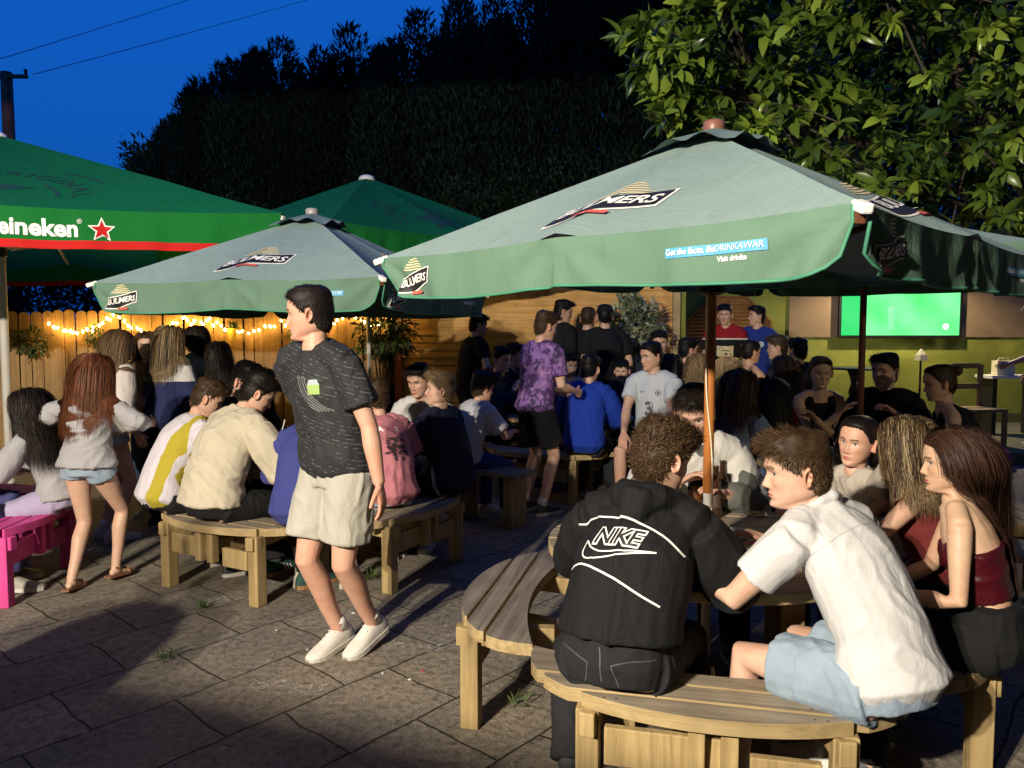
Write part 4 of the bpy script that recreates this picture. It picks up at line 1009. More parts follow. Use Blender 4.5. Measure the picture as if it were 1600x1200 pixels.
zt = at(1566, 586, 10.6).z - DZ
m = MB(); m.box((0, 0, zt - .02), (.75, .4, .04)); m.build('tabletop', M['white_plastic'], root)
for sx in (-1, 1):
    m = MB(); m.box((sx * .3, 0, (zt - .04) / 2), (.06, .3, zt - .042)); m.build('leg', M['black'], root)
root = empty('gift_box', (p.x - .02, 10.55, DZ + zt)); tag(root, 'pale square carton standing on the narrow dark table', 'box')
m = MB(); m.box((0, 0, .10), (.24, .14, .20)); m.build('carton', plain('pale_carton', (.68, .62, .42), .7), root, .006)
m = MB(); m.tube([(-.08, 0, .2), (-.06, 0, .235), (.06, 0, .235), (.08, 0, .2)], .006, 6); m.build('handle', M['creamcord'], root)
p = at(1463, 550, 10.7)
root = empty('lamp', (p.x, 11.1, DZ)); tag(root, 'pale triangular paper lantern behind the woman with a hair bun', 'lantern')
z0 = at(1463, 560, 11.1).z - DZ
m = MB(); m.tube([(0, 0, 0), (0, 0, z0)], .015, 8); m.build('stand', M['black'], root)
m = MB(); m.lathe([(.11, z0 - .03), (.08, z0 + .05), (.02, z0 + .13), (.01, z0 + .135)], 3); m.build('shade', plain('lantern_paper', (.66, .6, .42), .7), root)

# weeds, spilt chalk marks and litter on the flags
wd = leaf_mat('weed', (.03, .05, .012), (.09, .13, .03), .6, .1)
for i, (px, py) in enumerate([(578, 905), (262, 1027), (316, 950), (800, 1098), (430, 860)]):
    p = ground(px, py); rng = np.random.RandomState(60 + i); n = 26 if i else 60
    P = rng.normal(0, .02 if i else .035, (n, 3)); P[:, 2] = 0; D = rng.normal(0, .5, (n, 3)); D[:, 2] = rng.uniform(.3, 1.2, n)
    V, F = leaf_field(n, P, D, rng.uniform(.03, .09, n), rng.uniform(.004, .010, n), .3, rng=rng)
    o = link('weed_tuft', np_mesh('weed_blades', V, F, np.repeat(rng.uniform(0, 1, n), 8)[:, None] * np.ones(3)), wd); o.location = p
    tag(o, ['largest weed tuft beside the bench leg behind the walker', 'small weed tuft in the lit flags at the shadow edge', 'tiny weed tuft near the middle table front leg', 'tiny weed tuft in the joint by the grey bench leg', 'tiny weed tuft behind the striped trainer'][i], 'weed', 'weed tufts in the joints')
lit = [(552, 958, .012, (.7, .7, .68)), (660, 1048, .010, (.55, .03, .09)), (432, 985, .010, (.6, .6, .56)), (640, 1062, .009, (.6, .6, .55)), (480, 1015, .009, (.55, .55, .5)), (598, 1052, .010, (.6, .6, .55)), (755, 960, .008, (.6, .6, .55))]
for i, (px, py, r_, c) in enumerate(lit):
    p = ground(px, py); q = MB(); n = 7; q.lathe([(r_, 0.0005), (r_ * .9, .003), (r_ * .3, .004)], n); o = q.build('litter_scrap', plain('scrap_%d' % i, c, .8)); o.location = p; o.scale = (1, .6, 1); o.rotation_euler = (0, 0, i)
    tag(o, ['pale scrap on the flags right of the walker\'s calf', 'pink scrap on the flags before the grey bench', 'pale scrap left of the walker', 'pale scrap beside the pink scrap', 'pale scrap behind the walker\'s rear shoe', 'pale crumb in a joint before the walker\'s shoe', 'pale crumb near the tip of the grey bench'][i], 'litter', 'scraps on the flags')
cm = NT('chalk_spill'); vv = cm.coord(); nn = cm.noise(vv, 30, 6, .75); n0 = cm.noise(vv, 7, 3)
al = cm.math('MULTIPLY', cm.ramp(nn, [(.50, (0, 0, 0)), (.62, (1, 1, 1))]), cm.ramp(n0, [(.42, (0, 0, 0)), (.58, (1, 1, 1))]))
cm.col((.50, .47, .40)); cm.l(cm.math('MULTIPLY', al, .85), cm.b.inputs['Alpha']); cm.p(Roughness=.9)
for i, (px, py, rx, ry, rz) in enumerate([(375, 935, .30, .09, .5), (655, 1010, .17, .11, .3), (470, 1072, .2, .1, .2), (735, 990, .22, .07, .7)]):
    p = ground(px, py); q = MB(); q.add([(rx * math.cos(a) * (1 + .2 * math.sin(3 * a)), ry * math.sin(a) * (1 + .2 * math.cos(2 * a)), 0) for a in np.linspace(0, 2 * PI, 33)[:-1]], [tuple(range(32))])
    o = q.build('chalk_mark', cm.m); o.location = (p.x, p.y, .004); o.rotation_euler = (0, 0, rz); tag(o, kind='stuff')
# ================================================================== people
V3 = lambda *a: np.array(a, dtype=float)
def nrm(v): v = np.asarray(v, float); return v / (np.linalg.norm(v) + 1e-9)
def rotm(yaw=0, pitch=0, roll=0):
    """yaw to the right, pitch forward-down, roll to the right (deg) as a 3x3 numpy matrix"""
    m = Matrix.Rotation(-R(yaw), 3, 'Z') @ Matrix.Rotation(-R(pitch), 3, 'X') @ Matrix.Rotation(R(roll), 3, 'Y')
    return np.array(m)
def catmull(xs, ys, q):
    xs = np.asarray(xs, float); ys = np.asarray(ys, float); q = np.asarray(q, float)
    i = np.clip(np.searchsorted(xs, q) - 1, 0, len(xs) - 2)
    h = xs[i + 1] - xs[i]; t = (q - xs[i]) / h
    m = np.gradient(ys, xs, axis=0)
    if ys.ndim == 2: t = t[:, None]; h = h[:, None]
    return (2 * t ** 3 - 3 * t ** 2 + 1) * ys[i] + (t ** 3 - 2 * t ** 2 + t) * h * m[i] + (-2 * t ** 3 + 3 * t ** 2) * ys[i + 1] + (t ** 3 - t ** 2) * h * m[i + 1]

class Sh:
    """closed overlapping shapes, later fused into one surface"""
    def __init__(s): s.v = []; s.f = []
    def loft(s, rings, n=16, dome=0.6):
        """rings: (centre, X, Y) with scaled axes"""
        b = len(s.v); th = np.arange(n) * 2 * PI / n; co, si = np.cos(th)[:, None], np.sin(th)[:, None]
        for c, X, Y in rings: s.v += list(np.asarray(c) + co * np.asarray(X) + si * np.asarray(Y))
        k = len(rings)
        for i in range(k - 1):
            for j in range(n): s.f.append((b + i * n + j, b + i * n + (j + 1) % n, b + (i + 1) * n + (j + 1) % n, b + (i + 1) * n + j))
        for e, i in ((0, 0), (1, k - 1)):
            c = np.asarray(rings[i][0]); o = np.asarray(rings[1 if e == 0 else k - 2][0]); d = nrm(c - o)
            r = min(np.linalg.norm(rings[i][1]), np.linalg.norm(rings[i][2]))
            s.v.append(c + d * r * dome); t = len(s.v) - 1
            for j in range(n):
                a, q = b + i * n + j, b + i * n + (j + 1) % n
                s.f.append((q, a, t) if e == 0 else (a, q, t))
    def limb(s, pts, rads, n=12, dome=0.7, sub=0):
        pts = np.asarray(pts, float); rads = np.asarray(rads, float)
        if rads.ndim == 1: rads = np.stack([rads, rads], 1)
        rings = []; prev = None
        for i in range(len(pts)):
            d = nrm(pts[min(i + 1, len(pts) - 1)] - pts[max(i - 1, 0)])
            if prev is None:
                x = np.cross(d, V3(0, 1, 0)); x = x if np.linalg.norm(x) > .1 else np.cross(d, V3(1, 0, 0))
            else: x = prev - d * np.dot(prev, d)
            x = nrm(x); prev = x; y = np.cross(d, x)
            rings.append((pts[i], x * rads[i, 0], y * rads[i, 1]))
        s.loft(rings, n, dome)
    def fuse(s, name, voxel, smooth=5):
        me = bpy.data.meshes.new(name); me.from_pydata([tuple(p) for p in s.v], [], s.f)
        o = bpy.data.objects.new(name, me); TMP.objects.link(o)
        m = o.modifiers.new('r', 'REMESH'); m.mode = 'VOXEL'; m.voxel_size = voxel
        m2 = o.modifiers.new('s', 'SMOOTH'); m2.factor = 0.5; m2.iterations = smooth
        dg = bpy.context.evaluated_depsgraph_get()
        r = bpy.data.meshes.new_from_object(o.evaluated_get(dg)); r.name = name
        bpy.data.objects.remove(o); bpy.data.meshes.remove(me)
        return r
TMP = C
def mesh_np(me):
    V = np.empty(len(me.vertices) * 3, np.float32); me.vertices.foreach_get('co', V); V = V.reshape(-1, 3)
    N = np.empty(len(me.vertices) * 3, np.float32); me.vertices.foreach_get('normal', N)
    return V, N.reshape(-1, 3)
def wrinkle(me, amp, freq=(9, 9, 5), seed=0, levels=2, mask=None):
    V, N = mesh_np(me); fx = np.array(freq)
    off = Vector((seed * 3.1, seed * 1.7, seed * 5.3)); sk = 3.4 * math.sin(seed * 2.1); sk2 = 3.0 * math.cos(seed * 1.3); d = np.zeros(len(V))
    for i in range(len(V)):
        x, y, z = V[i]
        p = Vector((x * fx[0] + z * sk, y * fx[1] + z * sk2, z * fx[2])) + off
        w = noise.noise(p * .45) * 1.3
        a = min(1.0, abs(noise.noise(p + Vector((w, w, w)))) * 2.6); b = min(1.0, abs(noise.noise(p * 1.9 + Vector((w, 3, w)))) * 2.4)
        d[i] = (1 - a) ** 1.4 * 1.5 + .55 * (1 - b) ** 1.5 + 1.1 * noise.noise(Vector((x * 5, y * 5, z * 4)) + off) - .3
    if mask is not None: d = d * mask
    d = np.maximum(d, -.45)
    V = V + N * (d * amp)[:, None]; me.vertices.foreach_set('co', V.astype(np.float32).ravel()); me.update()

# -------------------------------------------------------------- head
HROWS = np.array([  # zf, zb, yf, yb, w      (crown to neck)
 (.118, .118, .001, -.012, .001), (.1165, .1165, .020, -.034, .022), (.110, .110, .046, -.060, .046), (.092, .092, .073, -.086, .0645), (.066, .066, .089, -.098, .0735), (.041, .041, .0955, -.103, .0775), (.019, .019, .0955, -.104, .0785),
 (0, 0, .0885, -.103, .0775), (-.02, -.015, .0885, -.099, .0755), (-.04, -.03, .0895, -.092, .0725), (-.055, -.042, .090, -.085, .0695), (-.07, -.053, .0905, -.079, .066), (-.085, -.062, .0875, -.075, .061),
 (-.1, -.07, .0885, -.071, .053), (-.112, -.077, .083, -.069, .0445), (-.1195, -.083, .066, -.068, .0435), (-.123, -.091, .042, -.067, .047), (-.135, -.105, .027, -.066, .051), (-.17, -.15, .020, -.066, .053), (-.21, -.20, .018, -.068, .056), (-.235, -.225, .02, -.072, .062)])
def head_grid(nc=88, fine=True, fem=False):
    zf = HROWS[:, 0]
    zs = np.concatenate([np.linspace(.118, .05, 14 if fine else 9), np.linspace(.05, -.125, 64 if fine else 30)[1:], np.linspace(-.125, -.235, 8)[1:]])
    zs[0] = .1179
    rows = catmull(-zf, HROWS, -zs)
    s = (np.arange(nc) + .5) / nc * 2 - 1; ph = PI * np.sign(s) * np.abs(s) ** 1.45
    V = np.zeros((len(zs), nc, 3)); co, si = np.cos(ph), np.sin(ph)
    for i, (a, b, yf, yb, w) in enumerate(rows):
        jaw = np.clip((-.03 - zs[i]) / .08, 0, 1) * np.clip((zs[i] + .16) / .04, 0, 1)
        ex = .80 + .12 * jaw
        y = np.where(co > 0, yf * np.abs(co) ** ex, -np.abs(yb) * np.abs(co) ** .95)
        x = w * np.sign(si) * np.abs(si) ** (.93)
        z = a + (b - a) * np.clip((yf - y) / (yf - yb + 1e-6), 0, 1)
        V[i, :, 0] = x; V[i, :, 1] = y; V[i, :, 2] = z
    P = V.reshape(-1, 3).copy(); x, y, z = P[:, 0], P[:, 1], P[:, 2]
    front = np.clip((y - .02) / .03, 0, 1)
    g = lambda cx, cz, sx, sz: np.exp(-((x - cx) / sx) ** 2 - ((z - cz) / sz) ** 2)
    g2 = lambda cx, cz, sx, sz: g(cx, cz, sx, sz) + g(-cx, cz, sx, sz)
    dy = np.zeros(len(P))
    # nose: bridge to tip
    nz = np.interp(z, [-.056, -.050, -.042, -.036, -.015, .004, .018, .03], [0, .006, .0215, .0235, .0135, .0045, .001, 0])
    nw = np.interp(z, [-.05, -.038, -.01, .01], [.0125, .0120, .0085, .009])
    dy += nz * np.exp(-np.abs(x / nw) ** 2.2) * (.9 if fem else 1)
    dy += .0055 * g2(.0135, -.0425, .0065, .0065)              # nostril wings
    dy += -.0100 * g2(.031, -.001, .0150, .0105)                # sockets
    dy += .0052 * g2(.0305, -.0015, .0105, .0065)               # eyeball and lids
    dy += (.0030 if fem else .0055) * g2(.026, .021, .020, .008)
    dy += .0045 * g2(.046, -.028, .017, .016)                   # cheekbones
    dy += -.0035 * g2(.042, -.062, .014, .020)
    k = 1.25 if fem else 1.0
    dy += .0050 * k * g(0, -.0655, .017, .0042) + .0062 * k * g(0, -.0765, .0155, .0048) - .0045 * g(0, -.0710, .021, .0016) - .0035 * g(0, -.0865, .02, .006)
    dy += .0050 * g(0, -.104, .016, .009)
    dy += -.0012 * g(0, -.058, .003, .005)
    P[:, 1] += dy * front
    nr = len(zs); F = []
    for i in range(nr - 1):
        for j in range(nc): F.append((i * nc + j, (i + 1) * nc + j, (i + 1) * nc + (j + 1) % nc, i * nc + (j + 1) % nc))
    return P, np.array(F), nr, nc, zs
HG = {}
def get_head(fine, fem):
    if (fine, fem) not in HG: HG[(fine, fem)] = head_grid(88 if fine else 56, fine, fem)
    return HG[(fine, fem)]
def hair_line(P):
    ph = np.degrees(np.arctan2(np.abs(P[:, 0]), P[:, 1]))
    return np.interp(ph, [0, 20, 38, 50, 60, 70, 80, 92, 100, 106, 120, 180], [.070, .069, .063, .048, .030, .012, -.004, .022, .024, -.02, -.066, -.088])
def skin_cols(P, skin, lip, brow, iris, fine, stubble=0, fem=False):
    x, y, z = P[:, 0], P[:, 1], P[:, 2]; c = np.tile(np.array(skin), (len(P), 1)); fr = y > .045
    g = lambda cx, cz, sx, sz: (np.exp(-((x - cx) / sx) ** 2 - ((z - cz) / sz) ** 2) + np.exp(-((x + cx) / sx) ** 2 - ((z - cz) / sz) ** 2)) * fr
    def blend(m, col): nonlocal c; c = c * (1 - m[:, None]) + np.array(col) * m[:, None]
    blend(np.clip(g(.042, -.035, .02, .018) * .35, 0, 1), (skin[0] * 1.02, skin[1] * .74, skin[2] * .68))
    blend(np.clip(g(0, -.04, .012, .01) * .2, 0, 1), (skin[0], skin[1] * .72, skin[2] * .65))
    if stubble: blend(np.clip(((z < -.055) & (y > -.01) & (z > -.125)) * stubble, 0, 1).astype(float), (.10, .07, .05))
    m = np.clip(1.6 - ((x / .0225) ** 2 + ((z + .071) / .0098) ** 2) * 1.6, 0, 1) * fr; blend(m, lip)
    m = np.clip(1.5 - ((x / .021) ** 2 + ((z + .0710) / .0013) ** 2) * 1.2, 0, 1) * fr; blend(m * .8, (.10, .03, .03))
    bx = np.abs(x); bz = .0215 + .004 * np.sin((bx - .012) / .04 * PI) - .002
    m = np.clip(2 - (np.abs(z - bz) / (.0034 if fem else .0048)) ** 2, 0, 1) * ((bx > .012) & (bx < .049)) * fr; blend(m * .85, brow)
    # eyes
    ex = (bx - .031) / .0138; ez = (z + .001) / (.0054 * np.sqrt(np.clip(1 - ex ** 2 * .8, .05, 1)))
    eye = (np.abs(ex) < 1) & (np.abs(ez) < 1) & fr
    c[eye] = (.58, .56, .53)
    ir = ((bx - .031) ** 2 + (z + .0005) ** 2) < .0058 ** 2; c[eye & ir] = iris
    pu = ((bx - .031) ** 2 + (z + .0005) ** 2) < .0026 ** 2; c[eye & pu] = (.01, .01, .01)
    lid = (np.abs(ex) < 1.08) & (ez > .85) & (ez < 1.5) & fr; c[lid] = np.array(brow) * .6 if fem else np.array(skin) * .45
    m = np.clip(1 - (((bx - .0075) / .0032) ** 2 + ((z + .0485) / .0022) ** 2), 0, 1) * (y > .085); blend(m, (.10, .035, .03))
    return c
def ear_mesh(sx):
    """one ear as a curled dish: V, F"""
    n, k = 18, 7; V = []; F = []
    for j in range(k):
        t = j / (k - 1)
        for i in range(n):
            a = 2 * PI * i / n; ry = .0165 * t; rz = .031 * t
            lift = [.002, .003, .004, .009, .0165, .0185, .011][j]
            if math.cos(a) > .5 and t > .5: lift *= .55
            V.append((sx * (.0735 + lift * 1.15 - .002 * math.cos(a) * t), -.012 - ry * math.cos(a + PI) * -1.0 - .004 * math.sin(a) * t, -.012 + rz * math.sin(a) + (.004 * t if math.sin(a) > 0 else 0)))
    for i in range(n): V.append((sx * .068, -.010 + .013 * math.cos(2 * PI * i / n), -.012 + .026 * math.sin(2 * PI * i / n)))
    for j in range(k):
        for i in range(n):
            q = (j * n + i, j * n + (i + 1) % n, (j + 1) * n + (i + 1) % n, (j + 1) * n + i); F.append(q if sx > 0 else q[::-1])
    return np.array(V), np.array(F)

# -------------------------------------------------------------- hands
def hand_shapes(W, f, pn, sgn, curl, s, spread=.16):
    """separate tubes: palm, four fingers, thumb. returns Sh"""
    H = Sh(); f = nrm(f); pn = nrm(np.asarray(pn) - f * np.dot(pn, f)); td = nrm(np.cross(f, pn)) * sgn
    W = np.asarray(W)
    H.loft([(W - f * .03 * s, td * .025 * s, pn * .019 * s), (W + f * .012 * s, td * .029 * s, pn * .017 * s), (W + f * .05 * s, td * .040 * s, pn * .0155 * s), (W + f * .085 * s, td * .041 * s, pn * .013 * s), (W + f * .097 * s, td * .037 * s, pn * .009 * s)], 14, .3)
    for i, (o, L) in enumerate(((.030, .072), (.0105, .080), (-.0095, .075), (-.0285, .058))):
        b = W + f * (.088 - abs(o) * .16) * s + td * o * s; d = nrm(f + td * o * spread / .03 * .35); ax = pn; pts = [b]; a = 0
        for sg, fr in enumerate((.46, .31, .25)):
            a += curl * (1.0 if sg else .75) * (1 + .12 * (i - 1)); dd = d * math.cos(a) + ax * math.sin(a); pts.append(pts[-1] + dd * L * fr * s)
        r = (.0088 if i < 3 else .0075) * s
        H.limb([pts[0], (pts[0] + pts[1]) / 2, pts[1], (pts[1] + pts[2]) / 2, pts[2], pts[3]], [r * 1.05, r * .95, r * 1.0, r * .88, r * .9, r * .72], 9)
    b = W + f * .022 * s + td * .024 * s; d = nrm(f * .72 + td * .62 + pn * .35)
    p1 = b + d * .036 * s; d2 = nrm(d + f * .45 + pn * curl * .4); p2 = p1 + d2 * .030 * s; p3 = p2 + nrm(d2 + f * .3 + pn * curl * .5) * .024 * s
    H.limb([b - d * .012 * s, b + d * .012 * s, p1, (p1 + p2) / 2, p2, p3], [.0145 * s, .0140 * s, .0108 * s, .0098 * s, .0098 * s, .0075 * s], 9)
    return H
def sub_uv(sh):
    """catmull-clark once on loose tubes for a rounder hand"""
    return np.array(sh.v), sh.f

# -------------------------------------------------------------- hair
hair_mats = {}
def hair_mat(name, c):
    if name in hair_mats: return hair_mats[name]
    t = NT('hair_' + name); a = t.n('ShaderNodeAttribute'); a.attribute_name = 'Col'
    t.col(t.mix((*c, 1), a.outputs['Color'], 1.0, 'MULTIPLY')); t.p(Roughness=.55); t.b.inputs['Specular IOR Level'].default_value = .22
    hair_mats[name] = t.m; return t.m
def ribbons(paths, width, nrm_from, seed=0, taper=True):
    """paths (S,K,3) -> ribbon mesh; width (S,) ; ribbons face away from nrm_from (S,K,3)"""
    S_, K, _ = paths.shape
    T = np.gradient(paths, axis=1); T /= np.linalg.norm(T, axis=2, keepdims=True) + 1e-9
    O = nrm_from; side = np.cross(T, O); side /= np.linalg.norm(side, axis=2, keepdims=True) + 1e-9
    tp = np.linspace(0, 1, K); w = (1 - tp ** 3 * .85) if taper else np.ones(K)
    w = w[None, :, None] * width[:, None, None] * .5
    Vx = np.stack([paths - side * w, paths + side * w], 2).reshape(-1, 3)
    idx = np.arange(S_)[:, None] * K * 2 + np.arange(K - 1)[None] * 2
    F = np.stack([idx, idx + 1, idx + 3, idx + 2], 2).reshape(-1, 4)
    return Vx, F
def make_hair(kind, cname, c, Rm, hc, hs, J, parent, det, seed, opts):
    rng = np.random.RandomState(seed)
    P, F, nr, nc, zs = get_head(det >= 2, False)
    # scalp shell
    d = P[:, 2] - hair_line(P) - (.010 * np.clip(P[:, 1] / .08, 0, 1) if kind == 'bun' else 0); m = np.clip(d / .012, 0, 1); N = P - np.array([0, -.008, .012]); N /= np.linalg.norm(N, axis=1, keepdims=True)
    topw = np.clip((P[:, 2] - .045) / .045, 0, 1)
    fade = {'short': (.004, .019), 'crop': (.004, .009), 'curly': (.012, .024), 'long': (.008, .010), 'bun': (.007, .010), 'wavy': (.011, .013)}[kind]
    th = fade[0] + (fade[1] - fade[0]) * topw
    th *= opts.get('vol', 1.0)
    nz = np.array([noise.noise(Vector(p * (26 if kind in ('short', 'curly') else 40)) + Vector((seed, 0, 0))) for p in P]) if det else 0
    th = th * (1 + (.6 if kind in ('short', 'curly') else .3) * nz) * m + (m <= 0) * -.008
    if kind in ('short', 'curly'):       # fringe pushed out over the forehead
        fr = np.exp(-((P[:, 2] - .078) / .02) ** 2) * np.clip(P[:, 1] / .08, 0, 1) * (m > .05); th = th + fr * .012 * opts.get('fringe', 1.0)
    keep = P[:, 2] > -.13
    Q = P + N * th[:, None]
    fk = np.array([all(keep[i] for i in f) and max(m[i] for i in f) > 0 for f in F.tolist()])
    Fk = F[fk]
    w2l = lambda X: (X * hs) @ Rm.T + hc
    allV = [w2l(Q)]; allF = [Fk]; shellcol = np.clip(.42 + .1 * rng.normal(size=len(Q)), .2, 1); cols = [np.repeat(shellcol[:, None], 3, 1)]
    nV = len(Q)
    # roots
    cand = np.where(d > (.003 if kind != 'bun' else .001))[0]
    area = np.repeat(1, len(cand)); wgt = np.abs(np.gradient(zs))[cand // nc] + 1e-4
    S_ = int({'short': 1900, 'crop': 1000, 'curly': 1900, 'long': 2300, 'bun': 1200, 'wavy': 2600}[kind] * (.6, .8, 2.2, 3.4)[min(3, det)] * opts.get('dens', 1))
    ids = rng.choice(cand, S_, p=wgt / wgt.sum()); root = P[ids] + rng.normal(0, .003, (S_, 3)); rn = N[ids]
    root = root + rn * (th[ids] * .45)[:, None]
    streak = opts.get('streak')
    base = (.35 + 1.25 * rng.uniform(0, 1, S_) ** 1.6)[:, None] * np.ones(3)
    if streak is not None: sel = rng.uniform(size=S_) < opts.get('streak_p', .35); base[sel] = np.array(streak) / np.array(c) * rng.uniform(.7, 1.1, (sel.sum(), 1))
    tw = np.clip((root[:, 2] - .02) / .06, 0, 1)
    phi = np.arctan2(root[:, 0], root[:, 1])
    if kind in ('short', 'crop', 'curly'):
        K = 7 if kind == 'curly' else 5
        L = ({'short': .010, 'crop': .008, 'curly': .020}[kind] + {'short': .034, 'crop': .012, 'curly': .030}[kind] * tw) * rng.uniform(.7, 1.25, S_) * opts.get('len', 1)
        comb = np.stack([np.sign(opts.get('part', .3)) * .5 + 0 * phi, .75 * np.ones(S_) * opts.get('fwd', 1.0), -.05 + 0 * phi], 1) * tw[:, None] + np.stack([.15 * np.sin(phi), -.25 * np.ones(S_), -.9 + 0 * phi], 1) * (1 - tw)[:, None]
        D = rn * (.24 if kind != 'curly' else .45) + comb * .9 + rng.normal(0, .15 if kind != 'curly' else .42, (S_, 3)); D /= np.linalg.norm(D, axis=1, keepdims=True)
        paths = np.zeros((S_, K, 3)); paths[:, 0] = root; cur = D.copy(); axs = rng.normal(0, 1, (S_, 3)); axs /= np.linalg.norm(axs, axis=1, keepdims=True)
        for k in range(1, K):
            paths[:, k] = paths[:, k - 1] + cur * (L / (K - 1))[:, None]
            cur = cur + np.array([0, 0, -.16]) + (np.cross(axs, cur) * .75 if kind == 'curly' else np.cross(axs, cur) * .30 + rng.normal(0, .07, (S_, 3))); cur /= np.linalg.norm(cur, axis=1, keepdims=True)
            e = paths[:, k] / np.array([.080, .106, .120]); r = np.linalg.norm(e, axis=1); push = r < 1.02
            paths[push, k] *= (1.02 / r[push])[:, None]
        width = rng.uniform(.0010, .0024, S_) * (2.4 if det < 2 else 1.0) * (1.25 if kind == 'curly' else 1)
        O = np.repeat(rn[:, None], K, 1); Vr, Fr = ribbons(paths, width, O)
        W_ = w2l(Vr)
    else:
        L = opts.get('length', .42) * rng.uniform(.8, 1.05, S_); K = 12
        down_w = V3(0, 0, -1.0)
        rw = w2l(root); nw = rn @ Rm.T; sx = np.sign(root[:, 0] - opts.get('part', 0.0) * .03 + 1e-6)
        if kind == 'bun':
            tgt = V3(0, -.115, .055); K = 6
            paths = np.zeros((S_, K, 3)); t_ = np.linspace(0, 1, K)
            ctr = (root + tgt) / 2; outv = nrm(V3(0, 0, 0)) ; 
            for k in range(K):
                q_ = root * (1 - t_[k]) + tgt * t_[k]; e = q_ / np.array([.083, .108, .124]); r = np.linalg.norm(e, axis=1); q_ = np.where((r < 1)[:, None], q_ / r[:, None], q_); paths[:, k] = q_ + rng.normal(0, .0012, (S_, 3))
            Vr, Fr = ribbons(paths, rng.uniform(.0016, .0036, S_), np.repeat(rn[:, None], K, 1), taper=False); W_ = w2l(Vr)
            # the bun itself: looped ribbons
            B = 260; a = rng.uniform(0, 6.28, B); ax = rng.normal(0, 1, (B, 3)); ax /= np.linalg.norm(ax, axis=1, keepdims=True); u = np.cross(ax, rng.normal(0, 1, (B, 3))); u /= np.linalg.norm(u, axis=1, keepdims=True); w_ = np.cross(ax, u)
            tt = np.linspace(0, 2.6, 9); rr = rng.uniform(.022, .036, B)[:, None, None]
            bp = V3(0, -.122, .062) + (u[:, None] * np.cos(tt)[None, :, None] + w_[:, None] * np.sin(tt)[None, :, None]) * rr + ax[:, None] * rng.normal(0, .008, (B, 1, 1))
            bo = bp - V3(0, -.122, .062); Vb, Fb = ribbons(bp, rng.uniform(.004, .008, B), bo, taper=False)
            W_ = np.concatenate([W_, w2l(Vb)]); Fr = np.concatenate([Fr, Fb + len(Vr)]); base = np.concatenate([np.repeat(base, K * 2, 0), np.repeat(rng.uniform(.5, 1.1, B)[:, None] * np.ones(3), 18, 0)])
        else:
            side0 = np.stack([sx * .9, -.55 + 0 * sx, .10 + 0 * sx], 1)
            D = (rn * .12 + side0 * tw[:, None] * .9 + np.stack([0 * sx, -.25 + 0 * sx, -.8 + 0 * sx], 1) * (1 - tw)[:, None]) + rng.normal(0, .10, (S_, 3)); D = D @ Rm.T; D /= np.linalg.norm(D, axis=1, keepdims=True)
            paths = np.zeros((S_, K, 3)); paths[:, 0] = rw; cur = D.copy(); ph = rng.uniform(0, 6.28, S_)
            iR = Rm
            caps = J['caps']; back = J['back']
            for k in range(1, K):
                st = (L / (K - 1))[:, None]
                q_ = paths[:, k - 1] + cur * st
                if kind == 'wavy' or opts.get('wave'): q_ = q_ + rng.normal(0, .0022 * opts.get('wave', 1), (S_, 3)) + np.stack([np.sin(ph + k * 1.3), np.cos(ph + k * 1.1), 0 * ph], 1) * .0055 * opts.get('wave', 1)
                for it in range(2):
                    h = ((q_ - hc) / hs) @ Rm
                    e = h / np.array([.086, .108, .124]); r = np.linalg.norm(e, axis=1); ps = (r < 1) & (h[:, 2] > -.11); h[ps] = h[ps] / r[ps, None]
                    # keep the face clear
                    fc = (h[:, 1] > .045) & (np.abs(h[:, 0]) < .074) & (h[:, 2] < .055) & (h[:, 2] > -.14); h[fc, 0] = np.sign(h[fc, 0] + 1e-5 * sx[fc]) * .079
                    # hair hangs on the neck side of the shoulders
                    q_ = (h * hs) @ Rm.T + hc
                    for (A_, B_, r_, fl) in caps:
                        ab = B_ - A_; t_ = np.clip(((q_ - A_) @ ab) / (ab @ ab), 0, 1)[:, None]; c_ = A_ + ab * t_; dv = q_ - c_
                        dd = dv.copy(); 
                        if fl is not None: dd = dd - np.outer(dd @ fl, fl) * .38     # flattened capsule: wide sideways
                        l_ = np.linalg.norm(dd, axis=1); ps = l_ < r_; q_[ps] = c_[ps] + dv[ps] * (r_ / (l_[ps] + 1e-6))[:, None]
                if opts.get('gather') and k > 2:
                    h = ((q_ - hc) / hs) @ Rm; lowm = h[:, 2] < -.04; h[lowm, 0] += (opts.get('gx', 0) - h[lowm, 0]) * opts['gather']; h[lowm, 1] += np.minimum(0, -.105 - h[lowm, 1]) * opts['gather']; q_ = (h * hs) @ Rm.T + hc
                paths[:, k] = q_
                cur = cur * .52 + down_w * .55 + back * .07 * (opts.get('back', 1)) + rng.normal(0, .03, (S_, 3)); cur /= np.linalg.norm(cur, axis=1, keepdims=True)
            width = rng.uniform(.0008, .0026, S_) * (1.0 if det >= 2 else 2.1)
            ctr = np.array(hc) * 1.0; O = paths - np.array([hc[0], hc[1], 0]) - V3(0, 0, 1) * paths[..., 2:3]; O[..., 2] += .02
            O = O / (np.linalg.norm(O, axis=2, keepdims=True) + 1e-6) + rng.normal(0, .25, (S_, 1, 3))
            W_, Fr = ribbons(paths, width, O)
    if len(base) == S_: 
        g = np.repeat(base, K * 2, 0)
        if kind in ('long', 'wavy') and opts.get('tip'): 
            tpv = np.tile(np.repeat(np.linspace(0, 1, K), 2), S_)[:, None]; g = g * (1 + tpv * (np.array(opts['tip']) - 1))
    else: g = base
    Fq = np.concatenate([allF[0], Fr + nV]); Vv = np.concatenate([allV[0], W_]); cc = np.concatenate([cols[0], g])
    me = np_mesh('hair', Vv, Fq, cc)
    return link('hair', me, hair_mat(cname, c), parent, smooth=True)

